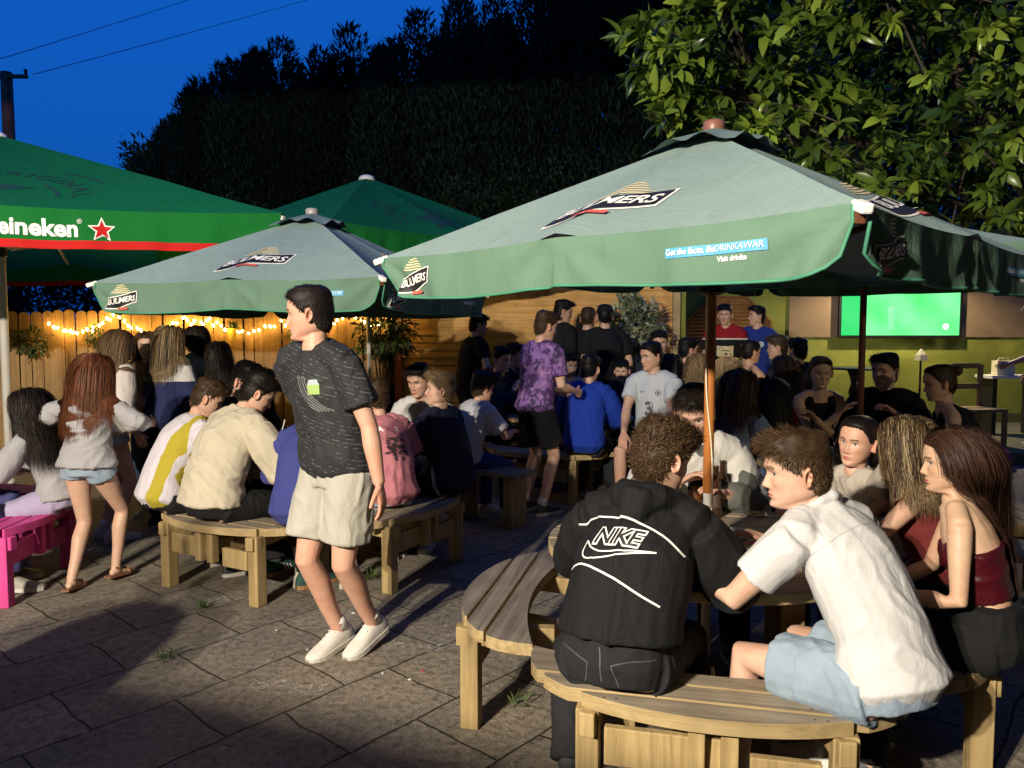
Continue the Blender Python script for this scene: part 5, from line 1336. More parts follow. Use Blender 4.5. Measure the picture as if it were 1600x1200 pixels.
# -------------------------------------------------------------- skeleton
def ik(a, b, l1, l2, pole):
    a, b = np.asarray(a, float), np.asarray(b, float); d = b - a; L = np.linalg.norm(d); mx = (l1 + l2) * .995
    if L > mx: b = a + d * mx / L; d = b - a; L = mx
    L = max(L, abs(l1 - l2) + 1e-3); u = d / np.linalg.norm(d)
    x = (l1 * l1 - l2 * l2 + L * L) / (2 * L); h = math.sqrt(max(0, l1 * l1 - x * x))
    p = np.asarray(pole, float); p = p - u * np.dot(p, u); p = nrm(p)
    return a + u * x + p * h, b

SKIN = {}
def skin_mat():
    if 'm' in SKIN: return SKIN['m']
    t = NT('skin'); a = t.n('ShaderNodeAttribute'); a.attribute_name = 'Col'; v = t.coord(); n = t.noise(v, 30, 4); n2 = t.noise(v, 350, 2)
    c = t.mix(a.outputs['Color'], (.86, .80, .78), t.math('MULTIPLY', t.ramp(n, [(.4, (0, 0, 0)), (.7, (1, 1, 1))]), .6), 'MULTIPLY')
    n3 = t.noise(v, 9, 3); c = t.mix(c, (.95, .74, .68), t.math('MULTIPLY', t.ramp(n3, [(.42, (0, 0, 0)), (.72, (1, 1, 1))]), .55), 'MULTIPLY'); n4 = t.noise(v, 130, 3, .7); c = t.mix(c, (.78, .68, .62), t.math('MULTIPLY', t.ramp(n4, [(.56, (0, 0, 0)), (.68, (1, 1, 1))]), .35), 'MULTIPLY')
    t.col(c); t.p(Roughness=.52); t.b.inputs['Specular IOR Level'].default_value = .4; t.bump(n2, .12, .002)
    t.b.inputs['Subsurface Weight'].default_value = .12; t.b.inputs['Subsurface Radius'].default_value = (.01, .004, .002); t.b.inputs['Subsurface Scale'].default_value = .6
    SKIN['m'] = t.m; return t.m
HAIRC = {'brown': (.075, .042, .020), 'dark': (.018, .011, .008), 'black': (.008, .007, .007), 'lightbrown': (.16, .095, .045), 'blonde': (.42, .29, .14), 'dirtyblonde': (.24, .16, .08), 'auburn': (.14, .045, .018), 'chestnut': (.045, .020, .012)}
PEOPLE = {}
def person(key, label, loc, face, h=1.78, sex='m', pose='stand', z0=0.0, seat=SEAT, lean=6, hunch=8, side=0, twist=0, look=None, tilt=8, roll=0, hl=None, hr=None, pl_=None, pr_=None, palm_l=None, palm_r=None, curl=(.35, .35), fl=None, fr=None, foot_yaw=(8, 8), foot_pitch=(0, 0), fem_w=1.0,
           top=None, bottom=None, shoes=('trainer', (.6, .58, .54)), hair=('short', 'brown', {}), skin=(.58, .37, .27), det=1, beard=0, wide=1.0, knee_l=None, knee_r=None, group='drinkers in the yard', hp_=None, chin=0.0):
    h0 = h; s = h / 1.78; fem = sex == 'f'; seed = (sum(ord(ch) * (i + 3) for i, ch in enumerate(key))) % 9973
    rng = np.random.RandomState(seed)
    look = face if look is None else look
    if hp_ is not None:                    # stand or sit the figure so that its head is where the photograph has it
        for _ in range(3):
            s = h / 1.78; b1 = lean - 6 if pose == 'sit' else lean; d_ = lambda a: nrm(V3(math.sin(R(side)), math.sin(R(a)), math.cos(R(a))))
            q = V3(0, 0, .93 * s if pose == 'stand' else seat + .105 * s) + d_(b1) * .14 * s + d_(lean + hunch * .5) * .20 * s + d_(lean + hunch) * .185 * s
            q = q + rotm(look - face, tilt, roll) @ (V3(0, .012 + chin, .165 - chin * .4) * s ** .6 * (.96 if fem else 1.0))
            w = Matrix.Rotation(-R(face), 3, 'Z') @ Vector(q); t3 = at(hp_[0], hp_[1], loc[1] + w.y)
            loc = (t3.x - w.x, loc[1]); base = z0 + (seat if pose == 'sit' else 0)
            h = min(max(h * (t3.z - base) / (z0 + q[2] - base), h0 * .90), h0 * 1.09)
        s = h / 1.78
        err = (z0 + q[2] - t3.z) * 1200 / t3.y
        if abs(err) > 8: print('HEAD', key, 'y err px', round(err), 'h', round(h, 2), 'loc', [round(c, 2) for c in loc])
    root = empty('person', (loc[0], loc[1], z0), -R(face)); tag(root, label, 'person', group)
    # spine
    def dr(a, sd=side): return nrm(V3(math.sin(R(sd)), math.sin(R(a)), math.cos(R(a))))
    pz = .93 * s if pose == 'stand' else seat + .105 * s
    Pv = V3(0, 0, pz); a1, a2, a3 = lean, lean + hunch * .5, lean + hunch
    if pose == 'sit': a1 = lean - 6
    wst = Pv + dr(a1) * .14 * s; chs = wst + dr(a2) * .20 * s; nk = chs + dr(a3) * .185 * s
    shw = (.178 if not fem else .152) * s * wide; hipw = (.088 if not fem else .092) * s
    Rt = rotm(twist); rx = Rt @ V3(1, 0, 0); fw3 = nrm(np.cross(dr(a3), rx)) * -1; fw3 = nrm(np.cross(rx, dr(a3)) * -1)
    up3 = dr(a3)
    fwd = lambda a, r_: nrm(np.cross(dr(a), r_))
    X1 = V3(1, 0, 0); Xm = nrm(X1 + rx); X3 = rx
    sh = {sg: chs + up3 * .125 * s + X3 * sg * shw + fwd(a3, X3) * .012 * s for sg in (-1, 1)}
    hp = {sg: Pv + V3(sg * hipw, 0, -.025 * s) for sg in (-1, 1)}
    lu, lf = .285 * s, .255 * s; lt, ls = .435 * s, .425 * s
    # arms
    hand = {}; elb = {}
    dft = {sg: (sh[sg] + V3(sg * .07, .05, -.50) * s if pose == 'stand' else V3(sg * .13, .42, max(seat + .27, .0)) * 1.0) for sg in (-1, 1)}
    for sg, t_, po in ((-1, hl, pl_), (1, hr, pr_)):
        tgt = V3(*t_) if t_ is not None else dft[sg]
        pole = V3(*po) if po is not None else (V3(sg * .35, -1, -.3) if pose == 'stand' else V3(sg * .9, -.5, -.8))
        elb[sg], hand[sg] = ik(sh[sg], tgt, lu, lf, pole)
    # legs
    ank = {}; kn = {}
    for sg, t_, kp, fy in ((-1, fl, knee_l, 0), (1, fr, knee_r, 1)):
        if t_ is None: t_ = (sg * .10 * s, -.01 * s, .085 * s) if pose == 'stand' else (sg * .15, .40 * s, .085 * s - 0.0)
        tgt = V3(*t_)
        if pose == 'stand' and z0 == z0: pass
        pole = V3(*kp) if kp is not None else V3(sg * .12, 1, .15)
        kn[sg], ank[sg] = ik(hp[sg], tgt, lt, ls, pole)
    # ------------------------------------------------ body
    vox = {0: .016, 1: .012, 2: .0085, 3: .0070}[det]
    f_ = .86 if fem else 1.0; Bw = s * (.95 if fem else 1) * wide
    def torso(off=0.0, lo=-.10, hi='neck', hipk=1.0, waistk=1.0, loose=0.0, bust=True):
        r = []
        hx = (.158 if not fem else .170) * s * hipk; wx = (.138 if not fem else .118) * Bw * waistk; cx = (.150 if not fem else .130) * Bw; ux = (.160 if not fem else .136) * Bw
        ty = .105 * s * (1 if not fem else .92)
        Y1, Y2, Y3 = fwd(a1, X1), fwd(a2, Xm), fwd(a3, X3)
        lv = []
        if lo < -.05: lv.append((Pv + V3(0, -.006, -.075) * s, X1 * (hx * .86 + off), Y1 * (ty * 1.0 + off)))
        if lo < .02: lv.append((Pv + V3(0, -.012, -.01) * s, X1 * (hx + off + loose), Y1 * (ty * 1.12 + off + loose)))
        if lo < .08: lv.append((Pv + dr(a1) * .07 * s, X1 * ((hx + wx) / 2 + off + loose), Y1 * (ty * 1.02 + off + loose)))
        lv += [(wst, Xm * (wx + off + loose), Y2 * (ty * .90 + off + loose)), (wst + dr(a2) * .10 * s, Xm * ((wx + cx) / 2 + off + loose * .8), Y2 * (ty * .98 + off + loose * .7)), (chs, X3 * (cx + off + loose * .5), Y3 * (ty * 1.06 + off + loose * .4)),
               (chs + up3 * .075 * s, X3 * (ux + off), Y3 * (ty * 1.0 + off)), (chs + up3 * .125 * s, X3 * (ux * .96 + off), Y3 * (ty * .84 + off))]
        if hi == 'neck': lv += [(chs + up3 * .16 * s, X3 * (ux * .68 + off), Y3 * (ty * .70 + off)), (nk - up3 * .0 * s, X3 * (.066 * s + off), Y3 * (.066 * s + off))]
        return lv
    hs = s ** .6 * (.96 if fem else 1.0)
    Rh = rotm(look - face, tilt, roll)
    hc = nk + Rh @ (V3(0, .012 + chin, .165 - chin * .4) * hs) + dr(a3) * .0
    B = Sh(); B.loft(torso(), 18, .35)
    if fem and not (top and top[0] in ('hoodie', 'fleece')):
        for sg in (-1, 1): B.limb([chs + X3 * sg * .06 * s + fwd(a3, X3) * .05 * s, chs + X3 * sg * .068 * s + fwd(a3, X3) * .095 * s - up3 * .012 * s], [.055 * s, .046 * s], 12)
    B.limb([nk - up3 * .05 * s, nk + up3 * .02 * s, hc + Rh @ (V3(0, -.02, -.09) * hs)], [.064 * s * f_, .056 * s * f_, .050 * s * f_], 14)
    for sg in (-1, 1):
        B.limb([nk - up3 * .012 * s + X3 * sg * .03 * s, (nk + sh[sg]) / 2 + up3 * .018 * s, sh[sg]], [.046 * s * f_, .048 * s * f_, .052 * s * f_], 12)
        e, w = elb[sg], hand[sg]; a = sh[sg]
        B.limb([a, a * .6 + e * .4, e, e * .68 + w * .32, e * .25 + w * .75, w], [.054 * s * f_, .049 * s * f_, .039 * s * f_, .043 * s * f_, .031 * s * f_, (.030 * s * f_, .024 * s * f_)] if False else [.054 * s * f_, .049 * s * f_, .039 * s * f_, .042 * s * f_, .032 * s * f_, .0265 * s * f_], 12)
        k, n_ = kn[sg], ank[sg]; h_ = hp[sg]; d_ = nrm(k - h_)
        bk = nrm(np.cross(nrm(n_ - k), np.cross(nrm(k - h_) + V3(0, 1e-3, 0), nrm(n_ - k)) + V3(1e-4, 0, 0))) if False else V3(0, -1, 0)
        B.limb([h_, h_ * .7 + k * .3, h_ * .35 + k * .65, k, k * .7 + n_ * .3 + bk * .012 * s, k * .35 + n_ * .65, n_, n_ + V3(0, 0, -.05 * s)], np.array([.090, .083, .066, .054, .056, .043, .035, .036]) * s * (1.0 if not fem else 1.0), 14)
    bare_feet = shoes[0] == 'sandal'
    fdirs = {}
    for i, sg in enumerate((-1, 1)):
        fdm = rotm(sg * foot_yaw[i], foot_pitch[i]); fdirs[sg] = fdm
        if bare_feet:
            q = ank[sg]; B.loft([(q + fdm @ (V3(0, yy, zz) * s), fdm @ V3(w_ * s, 0, 0), fdm @ V3(0, 0, hh * s)) for yy, zz, w_, hh in ((-.05, -.05, .022, .022), (-.02, -.045, .030, .032), (.05, -.052, .034, .024), (.12, -.062, .042, .014), (.17, -.066, .034, .009))], 12, .4)
    bm_ = B.fuse('body', vox, 4)
    Vb, _ = mesh_np(bm_); nb_ = len(Vb)
    Fb = [tuple(p.vertices) for p in bm_.polygons]; bpy.data.meshes.remove(bm_)
    # head, ears and hands join the same mesh
    P, F, nr, nc, zs = get_head(det >= 2, fem)
    skin = np.array(skin) * rng.uniform(.92, 1.06); brow = np.array(HAIRC[hair[1]]) * .9 + np.array(skin) * .06
    hcol = skin_cols(P, skin, (.42, .16, .13) if not fem else (.45, .12, .12), brow, (.06, .08, .09) if rng.uniform() < .5 else (.05, .03, .015), det >= 2, beard, fem)
    PV = [Vb]; FV = Fb; CV = [np.tile(skin, (nb_, 1))]
    base = nb_
    jawk = np.array([(.95 if fem else 1.0), 1, 1]) * hs
    PV.append((P * jawk) @ Rh.T + hc); FV = FV + [tuple(int(i) + base for i in f) for f in F]; CV.append(hcol); base += len(P)
    for sx in (-1, 1):
        EV, EF = ear_mesh(sx); PV.append((EV * hs) @ Rh.T + hc); FV += [tuple(int(i) + base for i in f) for f in EF]; CV.append(np.tile(skin * np.array([1.0, .86, .82]), (len(EV), 1))); base += len(EV)
    for i, (sg, pal) in enumerate(((-1, palm_l), (1, palm_r))):
        fdir = nrm(hand[sg] - elb[sg])
        if pal is None: pal = (V3(-sg, .15, 0) if pose == 'stand' else V3(0, 0, -1))
        pal = np.asarray(pal, float)
        if abs(np.dot(nrm(pal), fdir)) > .95: pal = V3(0, -1, 0)
        H = hand_shapes(hand[sg], fdir, pal, sg, curl[i], s * f_ ** .5)
        if det >= 2:
            hm_ = H.fuse('h', .0042, 2); hv, _ = mesh_np(hm_); hf = [tuple(p.vertices) for p in hm_.polygons]; bpy.data.meshes.remove(hm_)
        else: hv = np.array(H.v); hf = H.f
        PV.append(hv); FV += [tuple(int(k) + base for k in f) for f in hf]; CV.append(np.tile(skin * np.array([1.0, .90, .87]), (len(hv), 1))); base += len(hv)
    me = bpy.data.meshes.new('body'); Va = np.concatenate(PV); me.from_pydata(Va.tolist(), [], FV); set_col(me, np.concatenate(CV)); me.update()
    link('body', me, skin_mat(), root, smooth=True)
    # ------------------------------------------------ hair
    back = nrm(V3(*(Rh @ V3(0, -1, 0)))); back[2] = 0
    J = {'caps': [(Pv, chs, .135 * s, X3), (chs, nk - up3 * .06 * s, .128 * s, X3), (nk, sh[-1], .066 * s, None), (nk, sh[1], .066 * s, None), (sh[-1], elb[-1], .060 * s, None), (sh[1], elb[1], .060 * s, None)], 'back': back}
    if hair[0] != 'none': make_hair(hair[0], hair[1], HAIRC[hair[1]], Rh, hc, hs, J, root, det, seed, hair[2] if len(hair) > 2 else {})
    info = dict(root=root, Pv=Pv, wst=wst, chs=chs, nk=nk, sh=sh, elb=elb, hand=hand, hp=hp, kn=kn, ank=ank, s=s, hc=hc, Rh=Rh, hs=hs, up3=up3, X3=X3, Y3=fwd(a3, X3), dr=dr, a=(a1, a2, a3))
    # ------------------------------------------------ top
    cv = {0: .018, 1: .0115, 2: .0085, 3: .0065}[det]
    if top:
        kind, tmat = top[0], top[1]; to = top[2] if len(top) > 2 else {}
        off = to.get('off', .010); loose = to.get('loose', .012); sl = to.get('sleeve', .55); lo = to.get('lo', -.07)
        T = Sh()
        if kind == 'bandeau':
            lv = torso(off, lo=.1 if lo > 0 else lo, hi=None); T.loft([r for r in lv if np.dot(r[0] - chs, up3) < .05 * s][-to.get('rows', 4):], 20, .1)
        elif kind == 'tank':
            lv = torso(off, lo, hi=None, loose=loose * .5); T.loft(lv, 20, .15)
            for sg in (-1, 1): T.limb([chs + X3 * sg * .07 * s + fwd(a3, X3) * .09 * s + up3 * .05 * s, chs + X3 * sg * .075 * s + fwd(a3, X3) * .06 * s + up3 * .15 * s, chs + X3 * sg * .08 * s - fwd(a3, X3) * .03 * s + up3 * .17 * s, chs + X3 * sg * .08 * s - fwd(a3, X3) * .095 * s + up3 * .08 * s], [.024 * s] * 4, 10)
        elif kind == 'offshoulder':
            lv = torso(off, lo, hi=None, loose=loose); lv = [r for r in lv if np.dot(r[0] - chs, up3) < .09 * s]; lv[-1] = (lv[-1][0] + up3 * .01, lv[-1][1] * 1.22, lv[-1][2] * 1.15); T.loft(lv, 22, .05)
        else:
            T.loft(torso(off, lo, loose=loose, waistk=1.0 + .10 * fem), 22, .12)
            ct = nk + up3 * .012 * s
            T.loft([(nk - up3 * .03 * s, X3 * (.078 * s + off), fwd(a3, X3) * (.078 * s + off)), (nk + up3 * (.010 + to.get('collar', 0)) * s, X3 * (.064 * s + off * .5), fwd(a3, X3) * (.066 * s + off * .5))], 18, .05)
        if fem and kind not in ('offshoulder',):
            for sg in (-1, 1): T.limb([chs + X3 * sg * .06 * s + fwd(a3, X3) * .05 * s, chs + X3 * sg * .066 * s + fwd(a3, X3) * .098 * s - up3 * .012 * s], [.056 * s + off, .048 * s + off * .6], 12)
        if sl > 0 and kind not in ('bandeau', 'tank'):
            for sg in (-1, 1):
                a, e, w = sh[sg], elb[sg], hand[sg]; lo_ = to.get('sl_loose', .010)
                if kind == 'offshoulder': a = a * .72 + e * .28
                elif True: T.limb([nk - up3 * .025 * s + X3 * sg * .045 * s, (nk + a) / 2 + up3 * .010 * s, a], [.052 * s * f_ + off, .054 * s * f_ + off, .059 * s * f_ + off], 14)
                if sl <= 1.0:
                    q = a + (e - a) * sl; T.limb([a - (e - a) * .06, a, (a + q) / 2, q], [.052 * s * f_ + off, .061 * s * f_ + off, .053 * s * f_ + off + lo_ * .7, .050 * s * f_ + off + lo_], 16, .10)
                else:
                    q = e + (w - e) * min(.97, sl - 1.0)
                    T.limb([a, a * .5 + e * .5, e, e * .6 + q * .4, q - nrm(q - e) * .03, q], [.056 * s * f_ + off, .051 * s * f_ + off + lo_, .043 * s * f_ + off + lo_, .043 * s * f_ + off + lo_, .034 * s * f_ + off * .7 + lo_ * .8, .030 * s * f_ + off * .6], 16, .10)
                    if to.get('cuff'): T.limb([q - nrm(q - e) * .05, q], [.036 * s * f_ + off] * 2, 12, .1)
        if to.get('hood'):
            Yb = fwd(a3, X3)
            T.limb([nk + X3 * .085 * s + Yb * .055 * s + up3 * .005, nk + X3 * .105 * s - Yb * .02 * s + up3 * .012 * s, nk + X3 * .06 * s - Yb * .095 * s - up3 * .005 * s, nk - Yb * .118 * s - up3 * .022 * s, nk - X3 * .06 * s - Yb * .095 * s - up3 * .005 * s, nk - X3 * .105 * s - Yb * .02 * s + up3 * .012 * s, nk - X3 * .085 * s + Yb * .055 * s + up3 * .005], np.array([.030, .040, .050, .054, .050, .040, .030]) * s, 12)
            T.limb([nk - Yb * .105 * s - up3 * .02 * s, nk - Yb * .118 * s - up3 * .095 * s], [.075 * s, .045 * s], 12)
        if to.get('polo'):
            Yb = fwd(a3, X3); n_ = 9; pts = [nk + X3 * .082 * s * math.sin(t_) - Yb * .080 * s * math.cos(t_) + up3 * (.010 + .012 * math.cos(t_)) * s for t_ in np.linspace(-2.2, 2.2, n_)]
            T.limb(pts, [(.011, .024)] * n_ if False else [.016 * s] * n_, 8)
        if to.get('belly'): T.limb([wst + fwd(a2, Xm) * .03, wst + fwd(a2, Xm) * .06], [.12 * s, .1 * s], 14)
        tm_ = T.fuse(to.get('name', 'top'), to.get('vox', cv), to.get('smooth', 4))
        amp = to.get('amp', .004 if det else .003) * (1.0 if det >= 1 else .8)
        wrinkle(tm_, amp, to.get('freq', (8, 8, 3.0)), seed % 50)
        info['top'] = link(to.get('name', 'top'), tm_, tmat, root, smooth=True)
    # ------------------------------------------------ bottom
    if bottom:
        kind, bmat = bottom[0], bottom[1]; bo = bottom[2] if len(bottom) > 2 else {}
        L = Sh(); off = bo.get('off', .013); fr_ = {'shorts': .62, 'hotpants': .16, 'jeans': 2.0, 'skirt': .5}[kind] if 'len' not in bo else bo['len']; fl_ = bo.get('flare', .018 if kind == 'shorts' else .008)
        hx = (.158 if not fem else .170) * s; ty = .112 * s; Y1 = fwd(a1, X1)
        L.loft([(Pv + V3(0, -.006, -.08) * s, X1 * (hx * .92 + off), Y1 * (ty + off)), (Pv + V3(0, -.012, -.01) * s, X1 * (hx + off), Y1 * (ty * 1.07 + off)), (Pv + dr(a1) * bo.get('rise', .085) * s, X1 * (hx * .92 + off), Y1 * (ty * 1.0 + off))], 22, .15)
        for sg in (-1, 1):
            h_, k, n_ = hp[sg], kn[sg], ank[sg]
            if fr_ <= 1.0:
                q = h_ + (k - h_) * fr_; rq = np.interp(fr_, [0, .3, .65, 1], [.09, .083, .066, .056]) * s
                L.limb([h_, (h_ + q) / 2, q], [.092 * s + off, (.092 * s + rq) / 2 + off + fl_ * .5, rq + off + fl_], 16, .06)
            else:
                bk = V3(0, -1, 0); q = n_ + (k - n_) * bo.get('crop', .04)
                L.limb([h_, h_ * .65 + k * .35, h_ * .3 + k * .7, k, k * .65 + q * .35 + bk * .008, k * .3 + q * .7, q], np.array([.092, .084, .067, .058, .057, .048, .046]) * s + off + np.array([0, 0, 0, .004, .004, 1, 1]) * np.where(np.arange(7) > 4, fl_, 1), 16, .06)
        lm_ = L.fuse(bo.get('name', kind if kind != 'hotpants' else 'shorts'), cv, 4); wrinkle(lm_, bo.get('amp', .0035), (10, 10, 4.5), seed % 37 + 3)
        info['bottom'] = link(bo.get('name', kind if kind != 'hotpants' else 'shorts'), lm_, bmat, root, smooth=True)
    # ------------------------------------------------ shoes
    sc = shoes[1]; smat = shoes[2] if len(shoes) > 2 else plain('shoe_%d_%d_%d' % tuple(int(x * 99) for x in sc), sc, .6)
    for sg in (-1, 1):
        q = ank[sg]; fm_ = fdirs[sg]; ori = q + fm_ @ (V3(0, 0, -.085) * s)
        T_ = lambda x, y, z: ori + fm_ @ (V3(x, y, z) * s)
        if shoes[0] == 'trainer':
            prof = [(-.083, .012, .045), (-.076, .026, .070), (-.055, .036, .096), (-.02, .040, .108), (.02, .040, .098), (.06, .043, .080), (.10, .047, .063), (.14, .047, .052), (.175, .040, .043), (.198, .026, .036), (.208, .010, .028)]
            n = 18; V = []; F = []
            for y, w_, hh in prof:
                for j in range(n):
                    t_ = 2 * PI * j / n; cx_, sz = math.cos(t_), math.sin(t_)
                    z_ = .018 + (hh - .018) * max(0, sz) ** .8 if sz > 0 else .018 * (1 - abs(sz) ** .4)
                    V.append(T_(w_ * np.sign(cx_) * abs(cx_) ** .75 + .006 * sg * -1 * (y / .2), y, z_))
            for i in range(len(prof) - 1):
                for j in range(n): F.append((i * n + j, i * n + (j + 1) % n, (i + 1) * n + (j + 1) % n, (i + 1) * n + j))
            F += [tuple(range(n))[::-1], tuple((len(prof) - 1) * n + j for j in range(n))]
            m = MB(); m.add(V, F); so = m.build('shoe', smat, root, smooth=True, fix=True)
            ol = [(w_ + .004, y) for y, w_, hh in prof] + [(-w_ - .004, y) for y, w_, hh in prof[::-1]]
            nn_ = len(ol); V = [T_(x + .006 * -sg * (y / .2), y, 0.0) for x, y in ol] + [T_(x + .006 * -sg * (y / .2), y, .024) for x, y in ol]
            m = MB(); m.add(V, [tuple(range(nn_)), tuple(reversed(range(nn_, 2 * nn_)))] + [(i, nn_ + i, nn_ + (i + 1) % nn_, (i + 1) % nn_) for i in range(nn_)]); m.build('sole', M['sole_white'] if len(shoes) < 4 else shoes[3], so, fix=True)
            if len(shoes) > 4:      # three slanted stripes on each side
                m = MB()
                for sd in (-1, 1):
                    for k in range(3):
                        y0 = .015 + .026 * k
                        m.add([T_(sd * (.0425 + .002) + .0 , y0 - .012, .075 - .008 * k), T_(sd * .0445, y0 - .002, .075 - .008 * k), T_(sd * .0505, y0 + .018, .022), T_(sd * .0505, y0 + .008, .022)], [(0, 1, 2, 3)])
                m.build('stripe', M['p_white'], so)
            if det >= 2:
                m = MB()
                for k in range(4): y0 = .045 + .02 * k; z_ = .088 - .0105 * k; m.tube([T_(-.02, y0, z_), T_(0, y0 + .004, z_ + .007), T_(.02, y0, z_)], .0028 * s, 6)
                m.build('lace', M['p_white'], so)
            sk = MB(); sk.tube([T_(0, -.005, .085), T_(0, -.004, .12), q + nrm(kn[sg] - q) * .055 * s], [.040 * s, .038 * s, .0385 * s], 14); sk.build('sock', M['sock_white'] if not (bottom and bottom[0] == 'jeans') else M['sock_dark'], root, smooth=True)
        elif shoes[0] == 'sandal':
            ol = [(-.03, -.085), (.03, -.085), (.036, 0), (.045, .11), (.03, .185), (-.03, .185), (-.045, .11), (-.036, 0)]; nn_ = len(ol)
            V = [T_(x, y, -.0) for x, y in ol] + [T_(x, y, .016) for x, y in ol]
            m = MB(); m.add(V, [tuple(range(nn_)), tuple(reversed(range(nn_, 2 * nn_)))] + [(i, nn_ + i, nn_ + (i + 1) % nn_, (i + 1) % nn_) for i in range(nn_)]); so = m.build('sandal', smat, root, fix=True)
            m = MB(); m.tube([T_(.044 * math.cos(t_), .10, .016 + .034 * math.sin(t_)) for t_ in np.linspace(0, PI, 9)], .006, 6)
            m.tube([T_(.038 * math.cos(t_), -.045 + .035 * math.sin(t_) * -1, .075) for t_ in np.linspace(-PI, 0, 10)], .004, 6); m.build('strap', smat, so)
    PEOPLE[key] = info
    return info
M['sole_white'] = plain('white_sole', (.55, .52, .46), .7); M['sock_white'] = plain('white_sock', (.62, .60, .56), .9); M['sock_dark'] = plain('dark_sock', (.04, .04, .045), .9); M['gum_sole'] = plain('gum_sole', (.30, .15, .06), .6)

def on_bench(T, ang, k, u, r=.85):
    a = R(ang + 90 * k); d = Vector((math.cos(a), math.sin(a), 0)); t_ = Vector((-d.y, d.x, 0)); return T + d * r + t_ * u
def decal_on(obj, pieces, origin, ux, uy, parent, name, lift=.003, maxd=.4, back=.25):
    """print flat pieces (P,F,mat,dx,dy,layer) on a cloth mesh by casting along the plane normal; all in the person's own space"""
    me = obj.data; V = [v.co.copy() for v in me.vertices]; bv = BVHTree.FromPolygons(V, [tuple(p.vertices) for p in me.polygons])
    ux, uy = nrm(ux), nrm(uy); n = nrm(np.cross(ux, uy)); mb = MB(); mats = []
    for (P, F, mt, dx, dy, ly) in pieces:
        if mt not in mats: mats.append(mt)
        mb.mat = mats.index(mt); out = []; ok = []
        for x, y in P:
            p = np.asarray(origin) + ux * (x + dx) + uy * (y + dy) + n * back
            hit = bv.ray_cast(Vector(p), Vector(-n), maxd)
            q = np.array(hit[0]) if hit[0] is not None else p - n * back
            nn_ = np.array(hit[1]) if hit[0] is not None else n
            out.append(q + n * lift * (1 + ly)); ok.append(hit[0] is not None)
        F = [f for f in F if all(ok[i] for i in f) and max((Vector(out[i]) - Vector(out[f[0]])).length for i in f) < .06]
        use = sorted({i for f in F for i in f}); mp = {i: k for k, i in enumerate(use)}
        mb.add([out[i] for i in use], [tuple(mp[i] for i in f) for f in F])
    return mb.build(name, mats, parent, smooth=True)
def strip2d(pts, w):
    """polyline ribbon -> (P,F)"""
    pts = [np.array(p, float) for p in pts]; P = []; F = []
    for i, p in enumerate(pts):
        d = pts[min(i + 1, len(pts) - 1)] - pts[max(i - 1, 0)]; d /= np.linalg.norm(d) + 1e-9; nn_ = np.array([-d[1], d[0]]); P += [tuple(p + nn_ * w / 2), tuple(p - nn_ * w / 2)]
    for i in range(len(pts) - 1): F.append((2 * i, 2 * i + 1, 2 * i + 3, 2 * i + 2))
    return P, F
def curve2d(ctrl, n=24):
    ctrl = np.array(ctrl, float); t = np.linspace(0, 1, len(ctrl)); return catmull(t, ctrl, np.linspace(0, 1, n))
# ================================================================== the cast
cl = cloth
K_black = cl('black_cloth', (.010, .010, .011)); K_dark = cl('charcoal_cloth', (.020, .021, .024)); K_navy = cl('navy_cloth', (.010, .013, .030)); K_shell = cl('black_shell_cloth', (.009, .009, .010), .8, .1, fold=.6, spec=.18)
K_white = cl('white_cotton', (.56, .55, .54), .9, .3); K_polo = cl('white_pique', (.54, .53, .53), .9, .5, wscale=700); K_cream = cl('cream_fleece', (.50, .44, .33), 1.0, 1.6, wscale=220, fold=.35); K_greyf = cl('pale_grey_fleece', (.52, .50, .46), 1.0, 1.6, wscale=220)
K_pink = cl('dusty_pink_cotton', (.46, .17, .20)); K_blue = cl('royal_blue_cloth', (.010, .036, .29)); K_blue2 = cl('periwinkle_cloth', (.045, .052, .20)); K_den = cl('pale_denim', (.27, .34, .42), .9, 1.2, .4); K_denim = cl('blue_denim', (.06, .09, .16), .9, .6, .25); K_blackden = cl('black_denim', (.018, .018, .020), .9, .6, .3)
K_linen = cl('grey_linen', (.42, .40, .34), .95, 1.0, .15); K_greysw = cl('grey_marl', (.33, .32, .33), .95, .8, .15); K_wshirt = cl('white_jersey_cloth', (.70, .66, .70)); K_leather = cl('burgundy_faux_leather', (.050, .004, .008), .28, .05, fold=.8, spec=.6)
K_greyjersey = cl('pale_grey_jersey', (.44, .47, .50)); K_cardi = cl('pale_cardigan', (.55, .53, .50)); K_hood = cl('off_white_hoodie', (.58, .52, .48)); K_red = cl('red_cloth', (.45, .02, .03)); K_bluejersey = cl('blue_jersey', (.015, .035, .20)); K_brown = cl('brown_cloth', (.16, .12, .09)); K_greycl = cl('mid_grey_cloth', (.20, .20, .21))
K_striped_knit = cl('oatmeal_knit', (.42, .37, .31))
def bands(name, axis, stops, rough=.9):
    """cloth whose own colours change at fixed heights of the garment (metres in the person's space)"""
    t = NT(name); v = t.coord(); sx = t.n('ShaderNodeSeparateXYZ'); t.l(v, sx.inputs[0]); o = sx.outputs['XYZ'.index(axis)]; c = stops[0][1]
    for z, cc in stops[1:]: c = t.mix(c, cc, t.math('GREATER_THAN', o, z))
    t.col(c); t.bump(t.noise(t.coord(scale=(1, 1, .55)), 11, 3, .5, 1.6), .5, .02); t.p(Roughness=rough); t.b.inputs['Specular IOR Level'].default_value = .2; return t.m
